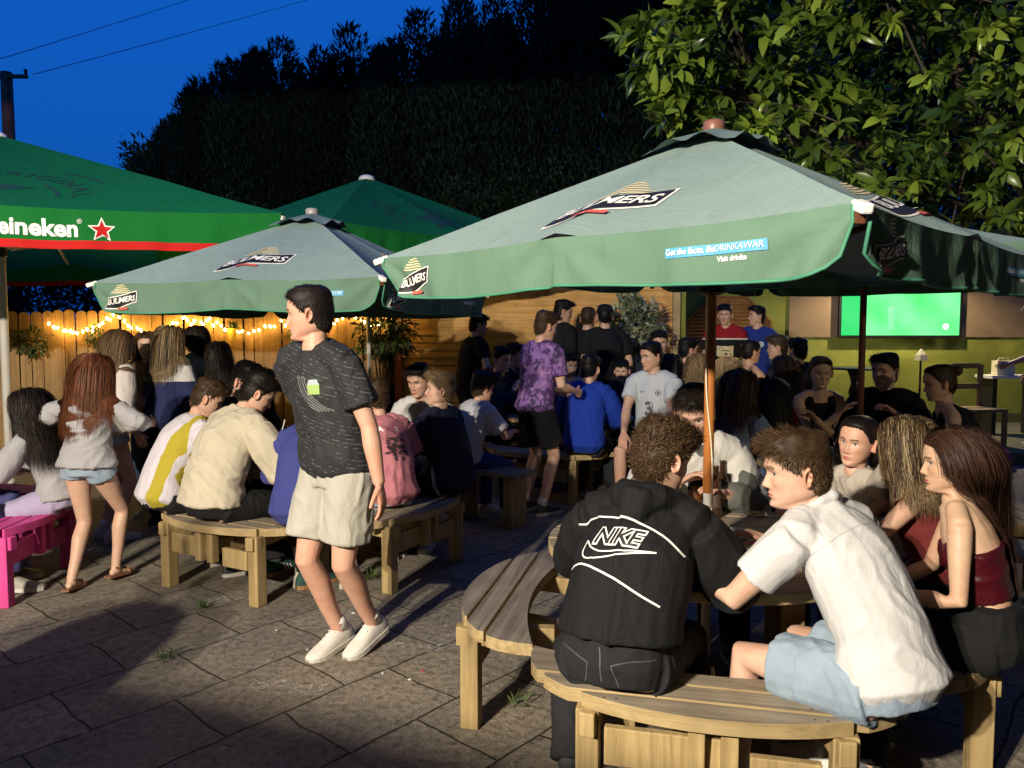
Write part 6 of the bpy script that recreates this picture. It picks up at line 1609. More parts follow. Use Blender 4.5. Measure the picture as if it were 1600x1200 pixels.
def camo(name):
    t = NT(name); v = t.coord(); a = t.noise(v, 9, 4, .6, 1.5); b = t.noise(v, 15, 4, .6, .8)
    c = t.mix((.055, .02, .10), (.19, .09, .29), t.ramp(a, [(.45, (0, 0, 0)), (.52, (1, 1, 1))])); c = t.mix(c, (.32, .16, .33), t.ramp(b, [(.58, (0, 0, 0)), (.62, (1, 1, 1))])); c = t.mix(c, (.02, .012, .04), t.ramp(b, [(.38, (1, 1, 1)), (.43, (0, 0, 0))]))
    t.col(c); t.bump(t.noise(v, 11, 3), .4, .02); t.p(Roughness=.8); return t.m
def sport_black(name):
    """black polo cloth with rows of small pale dashes"""
    t = NT(name); v = t.coord(rot=(0, R(18), R(0))); sx = t.n('ShaderNodeSeparateXYZ'); t.l(v, sx.inputs[0])
    X, Z = sx.outputs[0], sx.outputs[2]
    fz = t.math('FRACT', t.math('MULTIPLY', Z, 58.0)); row = t.math('LESS_THAN', fz, .17)
    nz = t.noise(t.coord(scale=(14, 3, 30)), 3.0, 2); nb = t.noise(t.coord(scale=(1, .6, 2)), 5.0, 2)
    dash = t.math('GREATER_THAN', nz, .53); area = t.math('GREATER_THAN', nb, .47)
    m = t.math('MULTIPLY', row, t.math('MULTIPLY', dash, area))
    t.col(t.mix((.014, .014, .016), (.11, .11, .11), m)); t.bump(t.noise(t.coord(scale=(1, 1, .55)), 11, 3, .5, 1.6), .5, .025); t.p(Roughness=.8); return t.m

def place(px, py, Y): v = at(px, py, Y); return (v.x, v.y)
B = on_bench
K_seam = None
SHO = ('trainer', (.5, .48, .44)); DSHO = ('trainer', (.03, .03, .03))

# ---------------- near table
ps = person
p = B(T1, A1, 0, -.28)
A_ = ps('A', 'person in a black hooded jacket with white lettering across the back', p, 26, 1.80, pose='sit', side=6, lean=16, hunch=14, look=62, tilt=16, hl=(-.16, .52, .76), hr=(.13, .44, .75), pr_=(.9, -.3, -.6), fl=(-.19, .10, .09), fr=(.16, .42, .09), knee_l=(-.5, 1, .2),
       hp_=(1035, 715), top=('jacket', K_shell, dict(off=.022, loose=.035, sleeve=1.95, sl_loose=.026, hood=True, amp=.0055, freq=(7, 7, 2.6), lo=.03, name='jacket')), bottom=('jeans', K_blackden, {}), shoes=('trainer', (.04, .04, .045)), hair=('curly', 'brown', dict(vol=1.0, dens=1.7)), det=3, wide=1.03)
p = B(T1, A1, 0, .40)
B_ = ps('B', 'person in a white polo shirt and pale denim shorts leaning on the near table', p, -34, 1.80, pose='sit', lean=22, hunch=18, chin=.045, wide=.96, look=-84, tilt=6, hl=(-.20, .60, .80), pl_=(-.5, -.2, -1), hr=(.16, .55, .80), fl=(-.16, .42, .09), fr=(.20, .36, .09),
       hp_=(1245, 735), top=('polo', K_polo, dict(off=.011, loose=.016, sleeve=.62, sl_loose=.012, polo=True, amp=.0042, freq=(5.5, 5.5, 2.0), lo=-.07, name='polo_shirt')), bottom=('shorts', K_den, dict(len=.70, flare=.03)), shoes=SHO, hair=('short', 'brown', dict(len=1.1, vol=1.05, dens=1.6, fringe=1.2)), det=3)
p = B(T1, A1, 2, .04)
ps('C', 'person in a two tone fleece looking down beyond the near parasol pole', p, 180, 1.78, pose='sit', lean=18, hunch=18, look=202, tilt=24, hl=(-.10, .38, .80), hr=(.12, .42, .86), hp_=(1085, 645), top=('fleece', bands('two_tone_fleece', 'Y', [(0, (.52, .50, .46)), (.30, (.10, .10, .09))]), dict(off=.02, loose=.02, sleeve=1.9, sl_loose=.02, collar=.025, name='fleece')), bottom=('jeans', K_dark), shoes=DSHO, hair=('short', 'dark', dict(fringe=1.2)), det=2)
p = B(T1, A1, 1, .42)
ps('D', 'person with tied back dark hair and an oatmeal knit with a blue stripe', p, -105, 1.66, 'f', 'sit', lean=16, hunch=12, look=-128, tilt=2, roll=-6, hl=(-.125, .10, 1.12), pl_=(-.6, .5, -1), palm_l=(.7, -.2, .2), curl=(.75, .3), hr=(.16, .36, .76), hp_=(1340, 690), top=('jumper', bands('knit_blue_band', 'Z', [(0, (.42, .37, .31)), (.78, (.05, .06, .18)), (.80, (.42, .37, .31))]), dict(off=.012, loose=.010, sleeve=1.85, sl_loose=.004, name='jumper')), bottom=('jeans', K_denim), shoes=SHO, hair=('bun', 'dark', {}), det=2, skin=(.56, .34, .24))
p = B(T1, A1, 1, .03)
ps('E', 'person seen from behind with shoulder length streaked blonde and brown hair at the near table', p, -70, 1.68, 'f', 'sit', lean=8, hunch=12, look=-40, tilt=6, hl=(-.14, .46, .76), hr=(.14, .46, .76), hp_=(1412, 695), top=('top', cl('dark_red_top', (.13, .02, .02)), dict(sleeve=0, off=.008, loose=.005, name='vest_top')), bottom=('jeans', K_black), shoes=DSHO, hair=('wavy', 'brown', dict(length=.27, streak=(.30, .22, .115), streak_p=.28, wave=.55, dens=1.2)), det=2, skin=(.5, .31, .22))
p = B(T1, A1, 1, -.38)
F_ = ps('F', 'person with long straight brown hair and a burgundy strapless top', p, -62, 1.68, 'f', 'sit', lean=10, hunch=10, look=-74, tilt=4, hl=(-.12, .30, .66), pl_=(-.5, -.7, -1), hr=(.10, .34, .60), hp_=(1485, 745), top=('bandeau', K_leather, dict(off=.007, rows=5, lo=.01, amp=.004, freq=(5, 5, 14), name='strapless_top')), bottom=('jeans', K_black, dict(rise=.125)), shoes=DSHO, hair=('long', 'chestnut', dict(length=.50, dens=1.3, gather=.30, gx=.02)), det=3, skin=(.60, .40, .27))

# ---------------- the walker
wp_ = ground(545, 1015)
Wk = ps('W', 'person striding past in a dashed black polo shirt and grey linen shorts with white trainers', (wp_.x, 3.55), -148, 1.84, side=5, lean=6, hunch=5, look=-94, tilt=4, twist=4, wide=1.07, hl=(-.31, .05, .86), hr=(.16, -.14, .90), pl_=(-.5, -1, 0), palm_l=(.8, .3, 0), fl=(-.02, -.20, .125), fr=(.11, -.10, .10), foot_pitch=(14, 7), foot_yaw=(2, 2),
       hp_=(484, 490), top=('polo', sport_black('dashed_black_polo'), dict(off=.012, loose=.022, sleeve=.66, sl_loose=.016, polo=True, amp=.005, name='polo_shirt')), bottom=('shorts', K_linen, dict(len=.74, flare=.034, off=.016, amp=.005)), shoes=('trainer', (.62, .58, .52)), hair=('crop', 'dark', dict(vol=1.5, dens=2.0)), det=3, skin=(.60, .35, .25), group='people on their feet')

# ---------------- middle table
p = B(T2, A2, 0, .03)
ps('B5', 'person in a cream fleece hunched over the middle table with back turned', p, 38, 1.80, pose='sit', lean=12, hunch=22, look=62, tilt=32, hr=(.16, .44, .80), hl=(-.16, .44, .78), fr=(.34, .42, .09), fl=(-.02, .45, .09), hp_=(402, 615), top=('fleece', K_cream, dict(off=.024, loose=.030, sleeve=1.9, sl_loose=.024, collar=.025, lo=-.04, amp=.007, name='fleece')), bottom=('jeans', K_black), shoes=('trainer', (.02, .07, .05), plain('green_suede', (.012, .055, .04), .8), M['gum_sole'], 1), hair=('short', 'dark', {}), det=2, wide=1.10)
p = B(T2, A2, 0, -.42)
B6 = ps('B6', 'person in a white football shirt with a yellow side panel beside the cream fleece', p, 48, 1.76, pose='sit', lean=16, hunch=20, look=70, tilt=26, hl=(-.14, .44, .78), hp_=(325, 622), top=('shirt', bands('yellow_side_jersey', 'X', [(0, (.54, .50, .54)), (.105, (.37, .30, .03)), (.165, (.54, .50, .54))]), dict(sleeve=.65, loose=.022, off=.012, sl_loose=.015, name='football_shirt')), bottom=('shorts', K_black), shoes=DSHO, hair=('short', 'brown', {}), det=1)
p = B(T2, A2, 0, .45)
ps('B4', 'person in a periwinkle sweatshirt and taupe shorts half hidden behind the walker', p, 5, 1.76, pose='sit', lean=16, hunch=16, look=0, tilt=16, hp_=(490, 640), top=('sweatshirt', K_blue2, dict(off=.018, loose=.025, sleeve=1.9, sl_loose=.018, name='sweatshirt')), bottom=('shorts', K_brown), shoes=('trainer', (.5, .42, .34)), hair=('short', 'dark', {}), det=1)
p = B(T2, A2, 1, -.06)
B2 = ps('B2', 'person in a dusty pink printed t-shirt and pale denim seen from behind', p, -30, 1.76, pose='sit', lean=12, hunch=18, look=-30, tilt=18, hp_=(588, 622), top=('tee', K_pink, dict(sleeve=.72, loose=.034, off=.014, sl_loose=.02, amp=.008, name='t_shirt')), bottom=('shorts', K_den, {}), shoes=SHO, hair=('short', 'brown', {}), det=2)
p = B(T2, A2, 1, .40)
ps('B1', 'person with blond fringe in a navy sweatshirt turning to look over the shoulder', p, -58, 1.78, pose='sit', lean=6, hunch=12, look=-100, tilt=-6, hp_=(688, 612), top=('sweatshirt', K_navy, dict(off=.022, loose=.03, sleeve=1.9, sl_loose=.022, name='sweatshirt')), bottom=('jeans', K_black), shoes=DSHO, hair=('short', 'dirtyblonde', dict(len=1.2, fringe=1.3)), det=2, skin=(.58, .37, .27))
p = B(T2, A2, 2, -.24)
ps('B3', 'person grinning in a white t-shirt at the far side of the middle table', p, 196, 1.76, pose='sit', lean=10, hunch=10, look=205, tilt=14, hp_=(655, 595), top=('tee', K_white, dict(sleeve=.6, loose=.018, name='t_shirt')), bottom=('jeans', K_denim), shoes=SHO, hair=('short', 'dark', dict(fringe=1.4)), det=2, skin=(.56, .34, .25))
p = B(T2, A2, 3, -.12)
ps('B7', 'person with long dark hair in black at the far left of the middle table', p, 95, 1.66, 'f', 'sit', look=85, lean=14, hunch=12, tilt=8, hp_=(412, 600), top=('top', K_black, dict(sleeve=1.9, name='long_sleeve_top')), bottom=('jeans', K_black), shoes=DSHO, hair=('long', 'black', dict(length=.35)), det=1)
p = B(T2, A2, 3, .30)
ps('B8', 'person with short black hair in black, leaning in over the middle table', p, 100, 1.75, pose='sit', look=110, lean=18, hunch=16, tilt=26, hp_=(385, 583), top=('top', K_black, dict(sleeve=1.9, name='sweatshirt')), bottom=('jeans', K_dark), shoes=DSHO, hair=('short', 'black', {}), det=1)

# ---------------- girls standing by the fence
g = ground(165, 915)
ps('C1', 'person walking away with long auburn hair, off the shoulder grey jumper and denim hot pants', (g.x + .03, g.y + .0), 8, 1.60, 'f', lean=3, hunch=6, look=25, tilt=14, hl=(-.26, .20, .98), hr=(.26, .26, .98), pl_=(-1, -.6, -.4), pr_=(1, -.6, -.4), curl=(.8, .8), fl=(-.04, -.12, .085), fr=(.08, .12, .095), foot_pitch=(6, 4),
   hp_=(150, 590), top=('offshoulder', K_greysw, dict(off=.012, loose=.032, sleeve=1.6, sl_loose=.008, amp=.008, lo=-.03, freq=(5, 5, 9), name='jumper')), bottom=('hotpants', K_den, dict(off=.008, flare=.012, len=.16)), shoes=('sandal', (.20, .09, .05)), hair=('long', 'auburn', dict(length=.40, dens=1.5)), det=2, skin=(.58, .38, .27), group='girls by the fence')
g = ground(218, 870)
ps('C2', 'person with long brown hair and an off white hooded top', (at(190, 600, 5.7).x, 5.7), 40, 1.66, 'f', look=60, tilt=6, hl=(-.1, .26, 1.0), hp_=(188, 540), top=('hoodie', K_hood, dict(off=.026, loose=.03, sleeve=1.9, sl_loose=.024, hood=True, lo=-.07, name='hooded_top')), bottom=('hotpants', K_den, dict(len=.25)), shoes=SHO, hair=('long', 'lightbrown', dict(length=.40, dens=1.3)), det=2, group='girls by the fence')
ps('C3', 'person with a straight fringe facing the camera between two long haired girls', (at(230, 560, 6.5).x, 6.5), 178, 1.58, 'f', look=170, tilt=4, hp_=(230, 540), top=('top', cl('tan_top', (.22, .14, .08)), dict(sleeve=.5, name='top')), bottom=('jeans', K_denim), shoes=SHO, hair=('long', 'brown', dict(length=.30, dens=1.2)), det=1, group='girls by the fence')
ps('C4', 'person with pale streaked hair, white cardigan over a navy dress, back turned', (at(268, 600, 6.05).x, 6.05), 20, 1.70, 'f', look=30, tilt=4, hl=(-.12, .3, 1.02), hr=(.14, .3, 1.02), hp_=(268, 532), top=('cardigan', bands('white_shoulder_cardigan', 'Z', [(0, (.02, .025, .08)), (1.17, (.50, .48, .46))]), dict(off=.018, loose=.02, sleeve=1.9, sl_loose=.018, lo=-.07, name='cardigan')), bottom=('jeans', K_navy), shoes=DSHO, hair=('long', 'dirtyblonde', dict(length=.34, dens=1.3, streak=(.05, .035, .02))), det=1, group='girls by the fence')
ps('C5', 'person with dark hair looking left in a grey top, right of the white cardigan', (at(312, 570, 6.6).x, 6.6), -70, 1.62, 'f', look=-75, tilt=6, hp_=(306, 530), top=('top', K_greysw, dict(sleeve=1.9, off=.016, name='top')), bottom=('jeans', K_black), shoes=DSHO, hair=('long', 'dark', dict(length=.16)), det=1, group='girls by the fence')
ps('C6', 'person in a black jacket at the right end of the group by the fence', (at(345, 580, 6.35).x, 6.35), -50, 1.52, 'f', look=-95, tilt=10, hp_=(338, 555), top=('jacket', K_black, dict(sleeve=1.9, off=.02, loose=.02, name='jacket')), bottom=('jeans', K_black), shoes=DSHO, hair=('long', 'dark', dict(length=.28, wave=.8)), det=1, group='girls by the fence')

# ---------------- pink table at the left edge
p = B(pinkT, pinkA, 0, -.12)
ps('D1', 'person with long dark curls and a grey sweatshirt sitting on the pink bench', (at(50, 700, 4.75).x, 4.75), -95, 1.66, 'f', 'sit', lean=14, hunch=14, look=-100, tilt=8, hp_=(42, 640), top=('sweatshirt', K_greysw, dict(off=.018, loose=.02, sleeve=1.9, sl_loose=.018, lo=-.02, name='sweatshirt')), bottom=('jeans', cl('lilac_joggers', (.34, .30, .44))), shoes=('trainer', (.25, .27, .60)), hair=('wavy', 'dark', dict(length=.42, dens=1.4, wave=1.6)), det=2, group='drinkers at the pink table')
ps('D2', 'person in dark clothes and wide blue jeans cut by the left edge', (at(-40, 720, 4.7).x, 4.55), 80, 1.74, pose='sit', lean=14, hunch=14, look=60, tilt=10, fl=(-.12, .40, .09), fr=(.12, .52, .09), hp_=(-70, 612), top=('jacket', K_navy, dict(off=.024, loose=.02, sleeve=1.9, sl_loose=.02, name='jacket')), bottom=('jeans', cl('violet_blue_denim', (.06, .065, .17)), dict(flare=.03)), shoes=('trainer', (.30, .29, .25)), hair=('short', 'dark', {}), det=1, group='drinkers at the pink table')

# ---------------- far standing men and the table of the bright blue boy
ps('Y', 'person in a mottled purple football shirt and black shorts standing by a shaded table', (at(838, 620, 6.55).x, 6.55), 48, 1.76, lean=4, hunch=6, look=66, tilt=12, hr=(.16, .33, 1.04), hl=(-.10, .34, 1.04), fl=(-.12, 0, .085), hp_=(853, 510), top=('tee', camo('mottled_purple'), dict(sleeve=.7, loose=.02, off=.012, sl_loose=.012, name='football_shirt')), bottom=('shorts', K_black, dict(len=.75, flare=.03)), shoes=DSHO, hair=('short', 'brown', {}), det=2, group='people on their feet')
ps('Z1', 'person in a black t-shirt holding a glass before the clad wall', (at(732, 600, 8.7).x, 8.7), 62, 1.86, look=72, tilt=10, hr=(.28, .34, 1.12), pr_=(.7, -.6, -.8), curl=(.3, .9), hp_=(747, 508), top=('tee', K_black, dict(sleeve=.6, loose=.018, name='t_shirt')), bottom=('jeans', K_dark), shoes=DSHO, hair=('short', 'black', {}), det=1, group='people on their feet')
ps('Z2', 'person in black looking right, tallest of the three by the variegated shrub', (at(882, 600, 9.0).x, 9.0), 55, 1.98, look=85, tilt=10, hp_=(880, 487), top=('top', K_black, dict(sleeve=1.9, loose=.02, off=.016, name='jumper')), bottom=('jeans', K_dark), shoes=DSHO, hair=('short', 'black', dict(fringe=1.3)), det=1, group='people on their feet')
ps('Z3', 'person in black with back turned, middle of three by the variegated shrub', (at(918, 600, 8.9).x, 8.9), 10, 1.90, look=20, tilt=8, hp_=(919, 497), top=('top', K_black, dict(sleeve=.7, loose=.02, off=.014, name='shirt')), bottom=('jeans', K_dark), shoes=DSHO, hair=('crop', 'brown', {}), det=1, wide=1.08, group='people on their feet')
ps('Z4', 'person in black with a backward cap standing beside the variegated shrub', (at(947, 600, 8.7).x, 8.7), -12, 1.92, look=0, tilt=6, hp_=(945, 494), top=('top', K_black, dict(sleeve=.7, loose=.02, off=.014, name='shirt')), bottom=('jeans', K_dark), shoes=DSHO, hair=('crop', 'black', dict(vol=1.6)), det=1, wide=1.06, group='people on their feet')
ps('X', 'person in a bright blue sweatshirt sitting with back turned', B(T3, A3, 0, .42), 22, 1.74, pose='sit', lean=8, hunch=14, look=30, tilt=12, hp_=(922, 577), top=('sweatshirt', K_blue, dict(off=.02, loose=.026, sleeve=1.9, sl_loose=.02, name='sweatshirt')), bottom=('jeans', K_dark), shoes=DSHO, hair=('short', 'black', dict(len=.7)), det=2)
q = B(T3, A3, 1, -.20)
Ch = ps('Chelsea', 'person in a pale grey football shirt with a large numeral, facing left and talking', (at(1020, 600, 6.9).x, 6.9), -150, 1.84, pose='sit', seat=.52, lean=0, hunch=5, look=-118, tilt=6, hl=(-.20, .34, .64), pl_=(-1, -.4, -.2), hr=(.14, .38, .66), pr_=(1, -.4, -.4), hp_=(1018, 557), top=('tee', K_greyjersey, dict(sleeve=.62, loose=.02, off=.012, name='football_shirt')), bottom=('shorts', K_black), shoes=SHO, hair=('crop', 'black', dict(vol=1.8)), det=2, skin=(.56, .35, .25))
ps('Z5', 'person in navy seated deep in shade at the left of the shaded table, hand raised', (at(785, 640, 7.9).x, 7.9), 110, 1.78, pose='sit', look=130, lean=8, hunch=10, hr=(.10, .32, .98), hp_=(783, 562), top=('top', K_navy, dict(sleeve=1.9, off=.018, name='jumper')), bottom=('jeans', K_dark), shoes=DSHO, hair=('short', 'black', {}), det=1)
ps('Z6', 'person in a dark shirt seated just behind the shaded one with a raised hand', (at(806, 640, 8.4).x, 8.4), 120, 1.80, pose='sit', look=110, lean=6, hunch=10, hp_=(803, 556), top=('top', K_dark, dict(sleeve=1.9, off=.018, name='jumper')), bottom=('jeans', K_dark), shoes=DSHO, hair=('short', 'black', {}), det=1)
ps('Z8', 'person in a pale patterned shirt across the shaded table beyond the purple shirt', (at(885, 630, 8.5).x, 8.5), 175, 1.72, pose='sit', look=160, lean=10, hunch=12, top=('top', cl('lilac_shirt', (.20, .20, .30)), dict(sleeve=.7, off=.014, name='shirt')), bottom=('jeans', K_dark), shoes=DSHO, hair=('short', 'black', {}), det=1)
ps('Z7', 'person with a brown curly mop in a white t-shirt, back turned on the short bench', (-.20, 6.22), 48, 1.68, pose='sit', lean=12, hunch=20, look=60, tilt=12, hp_=(755, 605), top=('tee', K_white, dict(sleeve=.75, loose=.03, off=.016, name='t_shirt')), bottom=('jeans', K_blue2), shoes=SHO, hair=('curly', 'brown', dict(vol=1.3, dens=1.3, len=1.3)), det=1)

# ---------------- girls' table by the thin dark pole
ps('G', 'person with very long black hair and bare shoulders in a black top', B(T4, A4, 3, -.28) + Vector((-.02, -.1, 0)), 40, 1.70, 'f', 'sit', lean=14, hunch=12, look=48, tilt=10, hp_=(1205, 625), top=('tank', K_black, dict(off=.008, name='vest_top')), bottom=('jeans', K_denim), shoes=DSHO, hair=('long', 'black', dict(length=.52, dens=1.4)), det=2, group='girls at their table')
ps('H', 'person with dark brown hair and a washed denim jacket left of the long black hair', B(T4, A4, 3, .22) + Vector((-.05, .1, 0)), 62, 1.70, 'f', 'sit', lean=10, hunch=10, look=70, tilt=4, hp_=(1160, 605), top=('jacket', cl('washed_denim', (.16, .21, .30)), dict(sleeve=1.9, off=.02, name='denim_jacket')), bottom=('jeans', K_denim), shoes=SHO, hair=('long', 'chestnut', dict(length=.36)), det=1, group='girls at their table')
ps('K', 'person in a black halter top with sunglasses on the head, arms folded, facing the camera', B(T4, A4, 2, .06) + Vector((-.08, 0, 0)), 186, 1.72, 'f', 'sit', lean=4, hunch=8, look=190, tilt=8, hl=(.08, .26, .92), hr=(-.10, .24, .96), hp_=(1282, 582), top=('tank', K_black, dict(off=.008, name='halter_top')), bottom=('jeans', K_black), shoes=DSHO, hair=('bun', 'dirtyblonde', {}), det=2, skin=(.58, .38, .25), group='girls at their table')
ps('L', 'person with black cropped hair and a black zip jacket between pole and hair bun', (at(1383, 620, 5.7).x, 5.7), 222, 1.70, pose='sit', lean=4, hunch=8, look=236, tilt=2, hl=(-.14, .30, .98), curl=(.7, .3), hp_=(1383, 580), top=('jacket', K_black, dict(sleeve=1.9, off=.02, loose=.016, collar=.02, name='zip_jacket')), bottom=('jeans', K_black), shoes=DSHO, hair=('short', 'black', dict(len=.8)), det=2, skin=(.58, .38, .27), group='girls at their table')
ps('M', 'person with a hair bun and black sleeveless top seen in profile to the left', (at(1502, 680, 5.05).x, 5.05), -72, 1.68, 'f', 'sit', lean=14, hunch=14, look=-82, tilt=10, hp_=(1468, 592), top=('tank', K_black, dict(off=.010, loose=.014, name='vest_top')), bottom=('jeans', K_black), shoes=DSHO, hair=('bun', 'brown', dict()), det=2, skin=(.58, .38, .27), wide=1.1, group='girls at their table')
# ---------------- far table by the lime wall
ps('I', 'person with long straight blonde hair and a red and cream striped top, back turned', (at(1138, 640, 6.6).x, 6.6), 8, 1.70, 'f', 'sit', lean=2, hunch=6, look=14, tilt=0, hp_=(1137, 580), top=('tee', bands('wide_stripe_top', 'Z', [(0, (.45, .05, .03)), (.62, (.55, .42, .30)), (.70, (.45, .05, .03)), (.78, (.55, .42, .30)), (.85, (.45, .05, .03)), (.93, (.62, .42, .32))]), dict(sleeve=.5, off=.010, name='striped_top')), bottom=('jeans', K_denim), shoes=SHO, hair=('long', 'blonde', dict(length=.36, dens=1.5)), det=1, group='crowd by the lime wall')
ps('J', 'person with long light brown hair and a red top turned left before the lime wall', (at(1226, 640, 6.6).x, 6.6), -60, 1.72, 'f', 'sit', lean=4, hunch=6, look=-55, tilt=6, hp_=(1224, 577), top=('tee', K_red, dict(sleeve=.4, off=.010, name='top')), bottom=('jeans', K_denim), shoes=SHO, hair=('long', 'lightbrown', dict(length=.34, dens=1.4)), det=1, group='crowd by the lime wall')
ps('P', 'person with hair pulled back in profile to the right between blonde and brown haired girls', (at(1176, 640, 8.0).x, 8.0), 70, 1.74, 'f', 'sit', z0=.0, seat=.55, look=75, tilt=4, hp_=(1174, 550), top=('tank', K_brown, dict(name='vest_top')), bottom=('jeans', K_denim), shoes=SHO, hair=('bun', 'dark', {}), det=1, skin=(.55, .33, .2), group='crowd by the lime wall')
ps('Q', 'person with tousled brown hair facing left under the blue football shirt', (at(1218, 640, 8.3).x, 8.3), -80, 1.76, pose='sit', seat=.55, look=-70, tilt=4, hp_=(1215, 543), top=('tee', K_dark, dict(name='t_shirt')), bottom=('jeans', K_dark), shoes=DSHO, hair=('short', 'brown', {}), det=1, group='crowd by the lime wall')
ps('Rr', 'person with black hair in a black jacket, back of the head edged with light', (at(1250, 640, 8.0).x, 8.0), 5, 1.78, pose='sit', seat=.55, look=-20, tilt=2, hp_=(1247, 548), top=('jacket', K_black, dict(sleeve=1.9, off=.02, name='jacket')), bottom=('jeans', K_dark), shoes=DSHO, hair=('short', 'black', {}), det=1, group='crowd by the lime wall')
ps('Ss', 'person with short dark hair looking right, left of the near pole against the lime wall', (at(1072, 640, 8.2).x, 8.2), 60, 1.80, pose='sit', seat=.55, look=75, tilt=4, hp_=(1075, 547), top=('top', K_dark, dict(sleeve=1.9, off=.016, name='jumper')), bottom=('jeans', K_dark), shoes=DSHO, hair=('short', 'black', {}), det=1, group='crowd by the lime wall')
ps('Tt', 'person with long black hair and back turned just right of the grey football shirt', (at(1050, 640, 7.3).x, 7.3), 30, 1.68, 'f', 'sit', look=40, tilt=4, lean=6, hp_=(1048, 573), top=('top', K_black, dict(sleeve=1.9, off=.014, name='top')), bottom=('jeans', K_dark), shoes=DSHO, hair=('long', 'black', dict(length=.36)), det=1, group='crowd by the lime wall')
ps('Uu', 'person with grey blonde hair and a blue top just left of the near pole', (at(1092, 640, 7.0).x, 7.0), 20, 1.66, 'f', 'sit', look=60, tilt=4, lean=8, hp_=(1093, 560), top=('top', cl('slate_blue_top', (.03, .05, .12)), dict(sleeve=.6, off=.014, name='top')), bottom=('jeans', K_dark), shoes=DSHO, hair=('wavy', 'dirtyblonde', dict(length=.22)), det=1, group='crowd by the lime wall')
N_ = ps('N', 'person in a red and black rugby shirt with a pale chest panel', (at(1142, 600, 9.7).x, 9.7), 195, 1.78, z0=DZ, look=205, tilt=8, hp_=(1133, 492), top=('polo', bands('rugby_shirt', 'Z', [(0, (.012, .012, .013)), (1.315, (.60, .56, .50)), (1.335, (.26, .012, .02))]), dict(sleeve=.75, loose=.024, off=.014, polo=True, name='rugby_shirt')), bottom=('jeans', K_dark), shoes=DSHO, hair=('short', 'black', dict(fringe=1.3)), det=1, group='people on the deck')
O_ = ps('O', 'person in a blue football shirt with a round white crest looking left by the shutter', (at(1190, 600, 9.7).x, 9.7), 205, 1.76, z0=DZ, look=268, tilt=-4, hp_=(1183, 494), top=('tee', K_bluejersey, dict(sleeve=.65, loose=.02, name='football_shirt')), bottom=('jeans', K_dark), shoes=DSHO, hair=('short', 'black', {}), det=1, group='people on the deck')
ps('V', 'person in a charcoal t-shirt and black trousers cut by the right edge', (at(1632, 600, 9.3).x, 9.3), -60, 1.80, z0=DZ, look=-60, hl=(-.1, .38, 1.02), top=('tee', K_greycl, dict(sleeve=.7, loose=.02, name='t_shirt')), bottom=('jeans', K_black), shoes=('trainer', (.5, .5, .48)), hair=('short', 'dark', {}), det=1, group='people on the deck')
ps('Xx', 'person with dark hair just behind the grey football shirt', (at(1030, 640, 8.7).x, 8.7), 170, 1.80, pose='sit', seat=.58, look=190, tilt=6, hp_=(1031, 535), top=('top', K_dark, dict(sleeve=1.9, off=.016, name='jumper')), bottom=('jeans', K_dark), shoes=DSHO, hair=('short', 'dark', {}), det=1, group='crowd by the lime wall')
ps('Xy', 'person in dark clothes seated between the blue sweatshirt and the grey football shirt', (at(975, 640, 8.4).x, 8.4), 175, 1.72, pose='sit', look=200, tilt=10, hp_=(972, 585), top=('top', K_navy, dict(sleeve=1.9, off=.016, name='jumper')), bottom=('jeans', K_dark), shoes=DSHO, hair=('short', 'black', {}), det=1)
# a bystander by the camera, outside the frame, whose shadow falls across the flags
ps('Out', 'person in a long dark coat standing outside the frame near the floodlight', (-2.42, 1.35), 8, 1.80, top=('coat', K_black, dict(sleeve=1.9, off=.03, loose=.03, name='coat')), bottom=('jeans', K_dark), shoes=DSHO, hair=('short', 'dark', {}), det=0, group='people on their feet')

# ---------------- prints and accessories
I = A_; top = I['top']
ux = V3(*nrm(I['X3'])); uy = nrm(I['up3']); org = I['chs'] - I['Y3'] * .05
L_ = []
for lay, (bold, mt) in enumerate(((.0055, M['p_white']), (.0005, M['p_black']))):
    P, F = text_mesh('NIKE', .075, .28, bold, .86); L_.append((P, F, mt, -.03, .012, lay))
sw = curve2d([(-.125, .02), (-.135, -.015), (-.115, -.036), (-.06, -.030), (.02, -.012), (.10, .006)], 26); L_.append((*strip2d(sw, .0045), M['p_white'], 0, 0, 0))
sw = curve2d([(-.125, .02), (-.105, -.002), (-.07, -.012), (-.01, -.007), (.045, .000), (.10, .006)], 26); L_.append((*strip2d(sw, .0045), M['p_white'], 0, 0, 0))
L_.append((*strip2d(curve2d([(-.20, .088), (-.12, .105), (0, .095), (.10, .065), (.17, .02)], 40), .006), M['p_white'], 0, 0, 0))
L_.append((*strip2d(curve2d([(-.21, -.075), (-.13, -.055), (-.02, -.085), (.08, -.125), (.14, -.145)], 40), .006), M['p_white'], 0, 0, 0))
decal_on(top, L_, org - uy * .02, ux, uy, top, 'white_print')
# jacket sleeve piping
e0, e1 = I['sh'][1], I['elb'][1]; up_ = nrm(e0 - e1)
decal_on(top, [(*strip2d([(0, -.26), (.004, -.14), (0, -.02)], .005), M['p_white'], .02, 0, 0)], e0, nrm(ux - up_ * np.dot(ux, up_)), up_, top, 'sleeve_piping')
